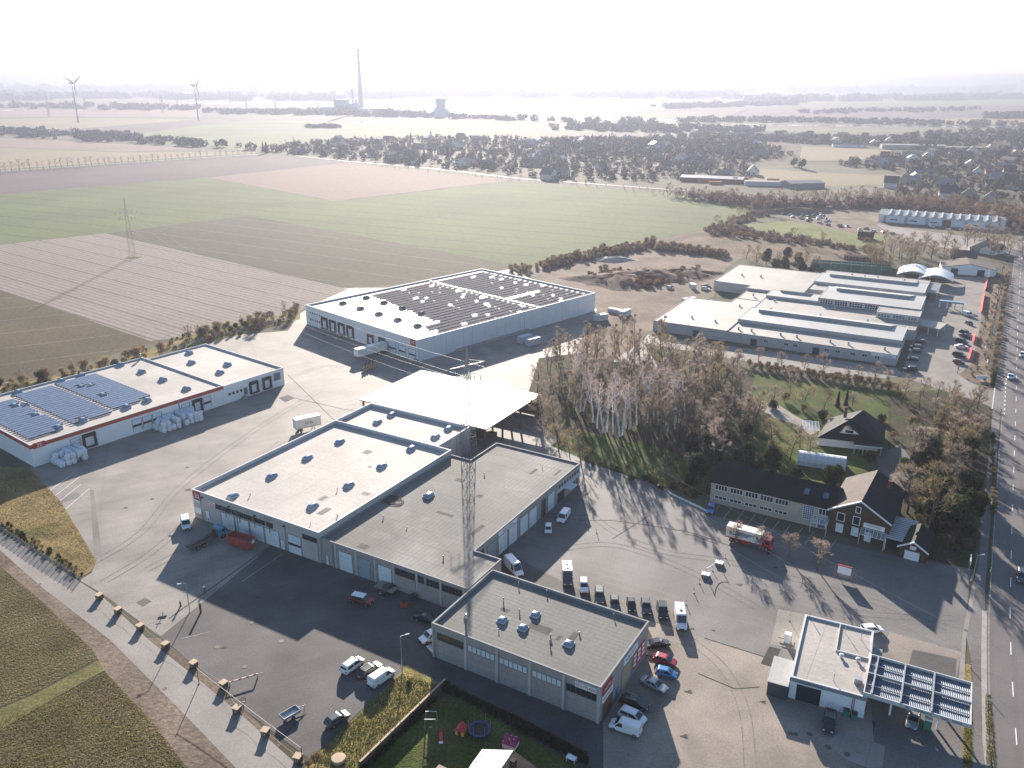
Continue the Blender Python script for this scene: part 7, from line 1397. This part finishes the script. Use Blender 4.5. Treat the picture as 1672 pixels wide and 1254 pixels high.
# wind turbines
plain('turbine_white', (.42, .42, .44), .5)
def turbine(px, py, hub, rot, ang, yaw, label):
    e_ = empty('wind_turbine', G(px, py), R(yaw), label, 'wind turbine', 'wind turbines'); mb = MB(); mb.lathe([(hub*.026, 0), (hub*.018, hub*.6), (hub*.012, hub)], 14); mb.build('tower', 'turbine_white', e_, True)
    mb = MB(); k = hub/90; mb.loft([[(-1.6*k, y*k, hub-1.6*k), (1.6*k, y*k, hub-1.6*k), (1.6*k, y*k, hub+2.2*k), (-1.6*k, y*k, hub+2.2*k)] for y in (-3.5, 8)]); mb.build('nacelle', 'turbine_white', e_)
    mb = MB(); mb.loft([[(r*cos(i*pi/4)*k, y*k, hub+r*sin(i*pi/4)*k) for i in range(8)] for y, r in ((-3.6, 1.9), (-5.5, 1.6), (-6.8, .5))]); mb.build('hub', 'turbine_white', e_)
    for j in range(3):
        a = R(ang+120*j); d = Vector((sin(a), 0, cos(a))); s = Vector((cos(a), 0, -sin(a))); c = Vector((0, -5*k, hub)); mb = MB()
        mb.loft([[c+d*rot*t+s*w*k+Vector((0, .5*k*tt, 0)), c+d*rot*t-s*w*.4*k+Vector((0, .5*k*tt, 0)), c+d*rot*t-s*w*.4*k-Vector((0, .5*k*tt, 0)), c+d*rot*t+s*w*k-Vector((0, .5*k*tt, 0))] for t, w, tt in ((.03, 1.1, 2), (.2, 2.4, 1.4), (.6, 1.5, .7), (1, .4, .2))]); mb.build('blade', 'turbine_white', e_)
turbine(128, 200, 88, 34, 175, 75, 'wind turbine seen edge-on at the far left'); turbine(324, 196, 82, 30, 40, 72, 'wind turbine above the far green field, second from the left edge')
for px, py, hub, rot, ang, lab in [(1543, 154, 120, 52, 60, 'hazy wind turbine on the horizon, blades in a Y'), (1567, 153, 110, 50, 0, 'hazy wind turbine, second of the horizon row'), (1606, 153, 125, 55, 5, 'hazy wind turbine, middle of the horizon row'), (1628, 153, 110, 48, 20, 'hazy wind turbine right of the middle one'), (1664, 156, 120, 56, 60, 'wind turbine at the far right of the horizon row'), (1461, 152, 110, 48, 30, 'faint wind turbine in the haze left of the row'), (1430, 156, 100, 46, 80, 'faint wind turbine above the far woodland'), (1365, 155, 100, 40, 10, 'very faint wind turbine in the haze, outermost')]: turbine(px, py, hub, rot, ang, -8, lab)
# lattice pylons and lines
plain('lattice', (.3, .3, .3), .6, metal=.2); plain('wire', (.55, .55, .56), .5, metal=.3)
def pylon(p, H, az, arms, label, b=1.6, r=.09, levels=14, group=None):
    e_ = empty('power_pylon', p, az, label, 'pylon', group); mb = MB(); w = lambda z: b*(1-.72*min(1, z/(H*.8)))*(1 if z < H*.8 else max(.12, 1-(z-H*.8)/(H*.2)*.9))
    C = lambda z: [Vector((sx*w(z), sy*w(z), z)) for sx, sy in ((-1, -1), (1, -1), (1, 1), (-1, 1))]
    for i in range(levels):
        a, c = C(H*i/levels), C(H*(i+1)/levels)
        for k in range(4):
            mb.tube(a[k], c[k], r, n=4, cap=False); mb.tube(a[k], c[(k+1) % 4], r*.6, n=3, cap=False); mb.tube(a[(k+1) % 4], c[k], r*.6, n=3, cap=False); mb.tube(c[k], c[(k+1) % 4], r*.6, n=3, cap=False)
    mb.build('mast', 'lattice', e_)
    for z, l in arms:
        mb = MB(); ww = w(z)
        for s in (-1, 1):
            t = Vector((s*l, 0, z)); prev = None
            for sy in (-1, 1): mb.tube((s*ww, sy*ww, z), t, r*.8, n=4, cap=False); mb.tube((s*ww, sy*ww, z+1.5), t, r*.6, n=3, cap=False)
            for k in range(1, 6):
                q = k/6; x = s*(ww+(l-ww)*q); mb.tube((x, ww*(1-q), z), (x, -ww*(1-q), z), r*.5, n=3, cap=False); mb.tube((x, ww*(1-q), z), (s*(ww+(l-ww)*(q+1/6)), -ww*(1-q-1/6), z), r*.5, n=3, cap=False); mb.tube((x, 0, z), (x, 0, z+1.5*(1-q)), r*.5, n=3, cap=False)
        mb.build('cross_arm', 'lattice', e_)
        mb = MB()
        for s in (-1, 1):
            for q in (1, .55): mb.tube((s*l*q, 0, z), (s*l*q, 0, z-1.6), .07, n=5)
        mb.build('insulator', 'glass_dark', e_)
    return e_
P0, P1 = G(765, 748), G(217, 421); pa = math.atan2((P0-P1).y, (P0-P1).x)+pi/2
arms = [(22.5, 4.2), (26.0, 5.6)]
pylon(P0, 30.5, pa, arms, 'slim lattice power pylon rising between hall 20 and the open shed', 1.75); pylon(P1, 33, pa, arms, 'lattice power pylon standing alone in the ploughed field', 1.7, .04)
mb = MB(); mb.box(P1.x-4, P1.x+4, P1.y-3, P1.y+3, .02, .06); struct('pylon_base_patch', mb, 'verge')
P2 = P0+(P0-P1).normalized()*330; ax = Vector((cos(pa), sin(pa), 0)); k = 0
for z, l in arms:
    for s in (-1, 1):
        mb = MB()
        for a, c in ((P0, P1), (P0, P2)):
            pr = None
            for i in range(25):
                t = i/24; q = a.lerp(c, t)+ax*l*s; q.z = z-1.6-4*9.0*t*(1-t)
                if pr is not None: mb.tube(pr, q, .013, n=3, cap=False)
                pr = q
        k += 1; tag(mb.build('power_line', 'wire'), 'thin power conductor strung from the pylon across roofs, wood and field', 'power line', 'conductors of the power line')
for i, (px, py, H) in enumerate([(100, 178, 45), (122, 176, 50), (266, 184, 48), (290, 176, 40), (330, 173, 42), (450, 178, 38), (80, 190, 40), (403, 180, 36), (520, 178, 38), (140, 180, 45)]): pylon(G(px, py), H*1.1, pa+fr_.uniform(-.5, .5), [(H*.75, 8), (H*.92, 6)], 'hazy distant pylon on the plain at the far left', 3.2, .28, 7, 'distant pylons')
# ------------------------------------------------------------------ the hazy air
m = bpy.data.materials.new('haze'); m.use_nodes = True; t = m.node_tree; t.nodes.clear()
out = t.nodes.new('ShaderNodeOutputMaterial'); pv = t.nodes.new('ShaderNodeVolumePrincipled')
pv.inputs['Color'].default_value = (.225, .24, .295, 1); pv.inputs['Density'].default_value = .00023; pv.inputs['Anisotropy'].default_value = .45
t.links.new(pv.outputs[0], out.inputs['Volume']); M['haze'] = m
mb = MB(); mb.box(-20500, 20500, -450, 30500, -1, 216); tag(mb.build('haze', 'haze'), kind='stuff')
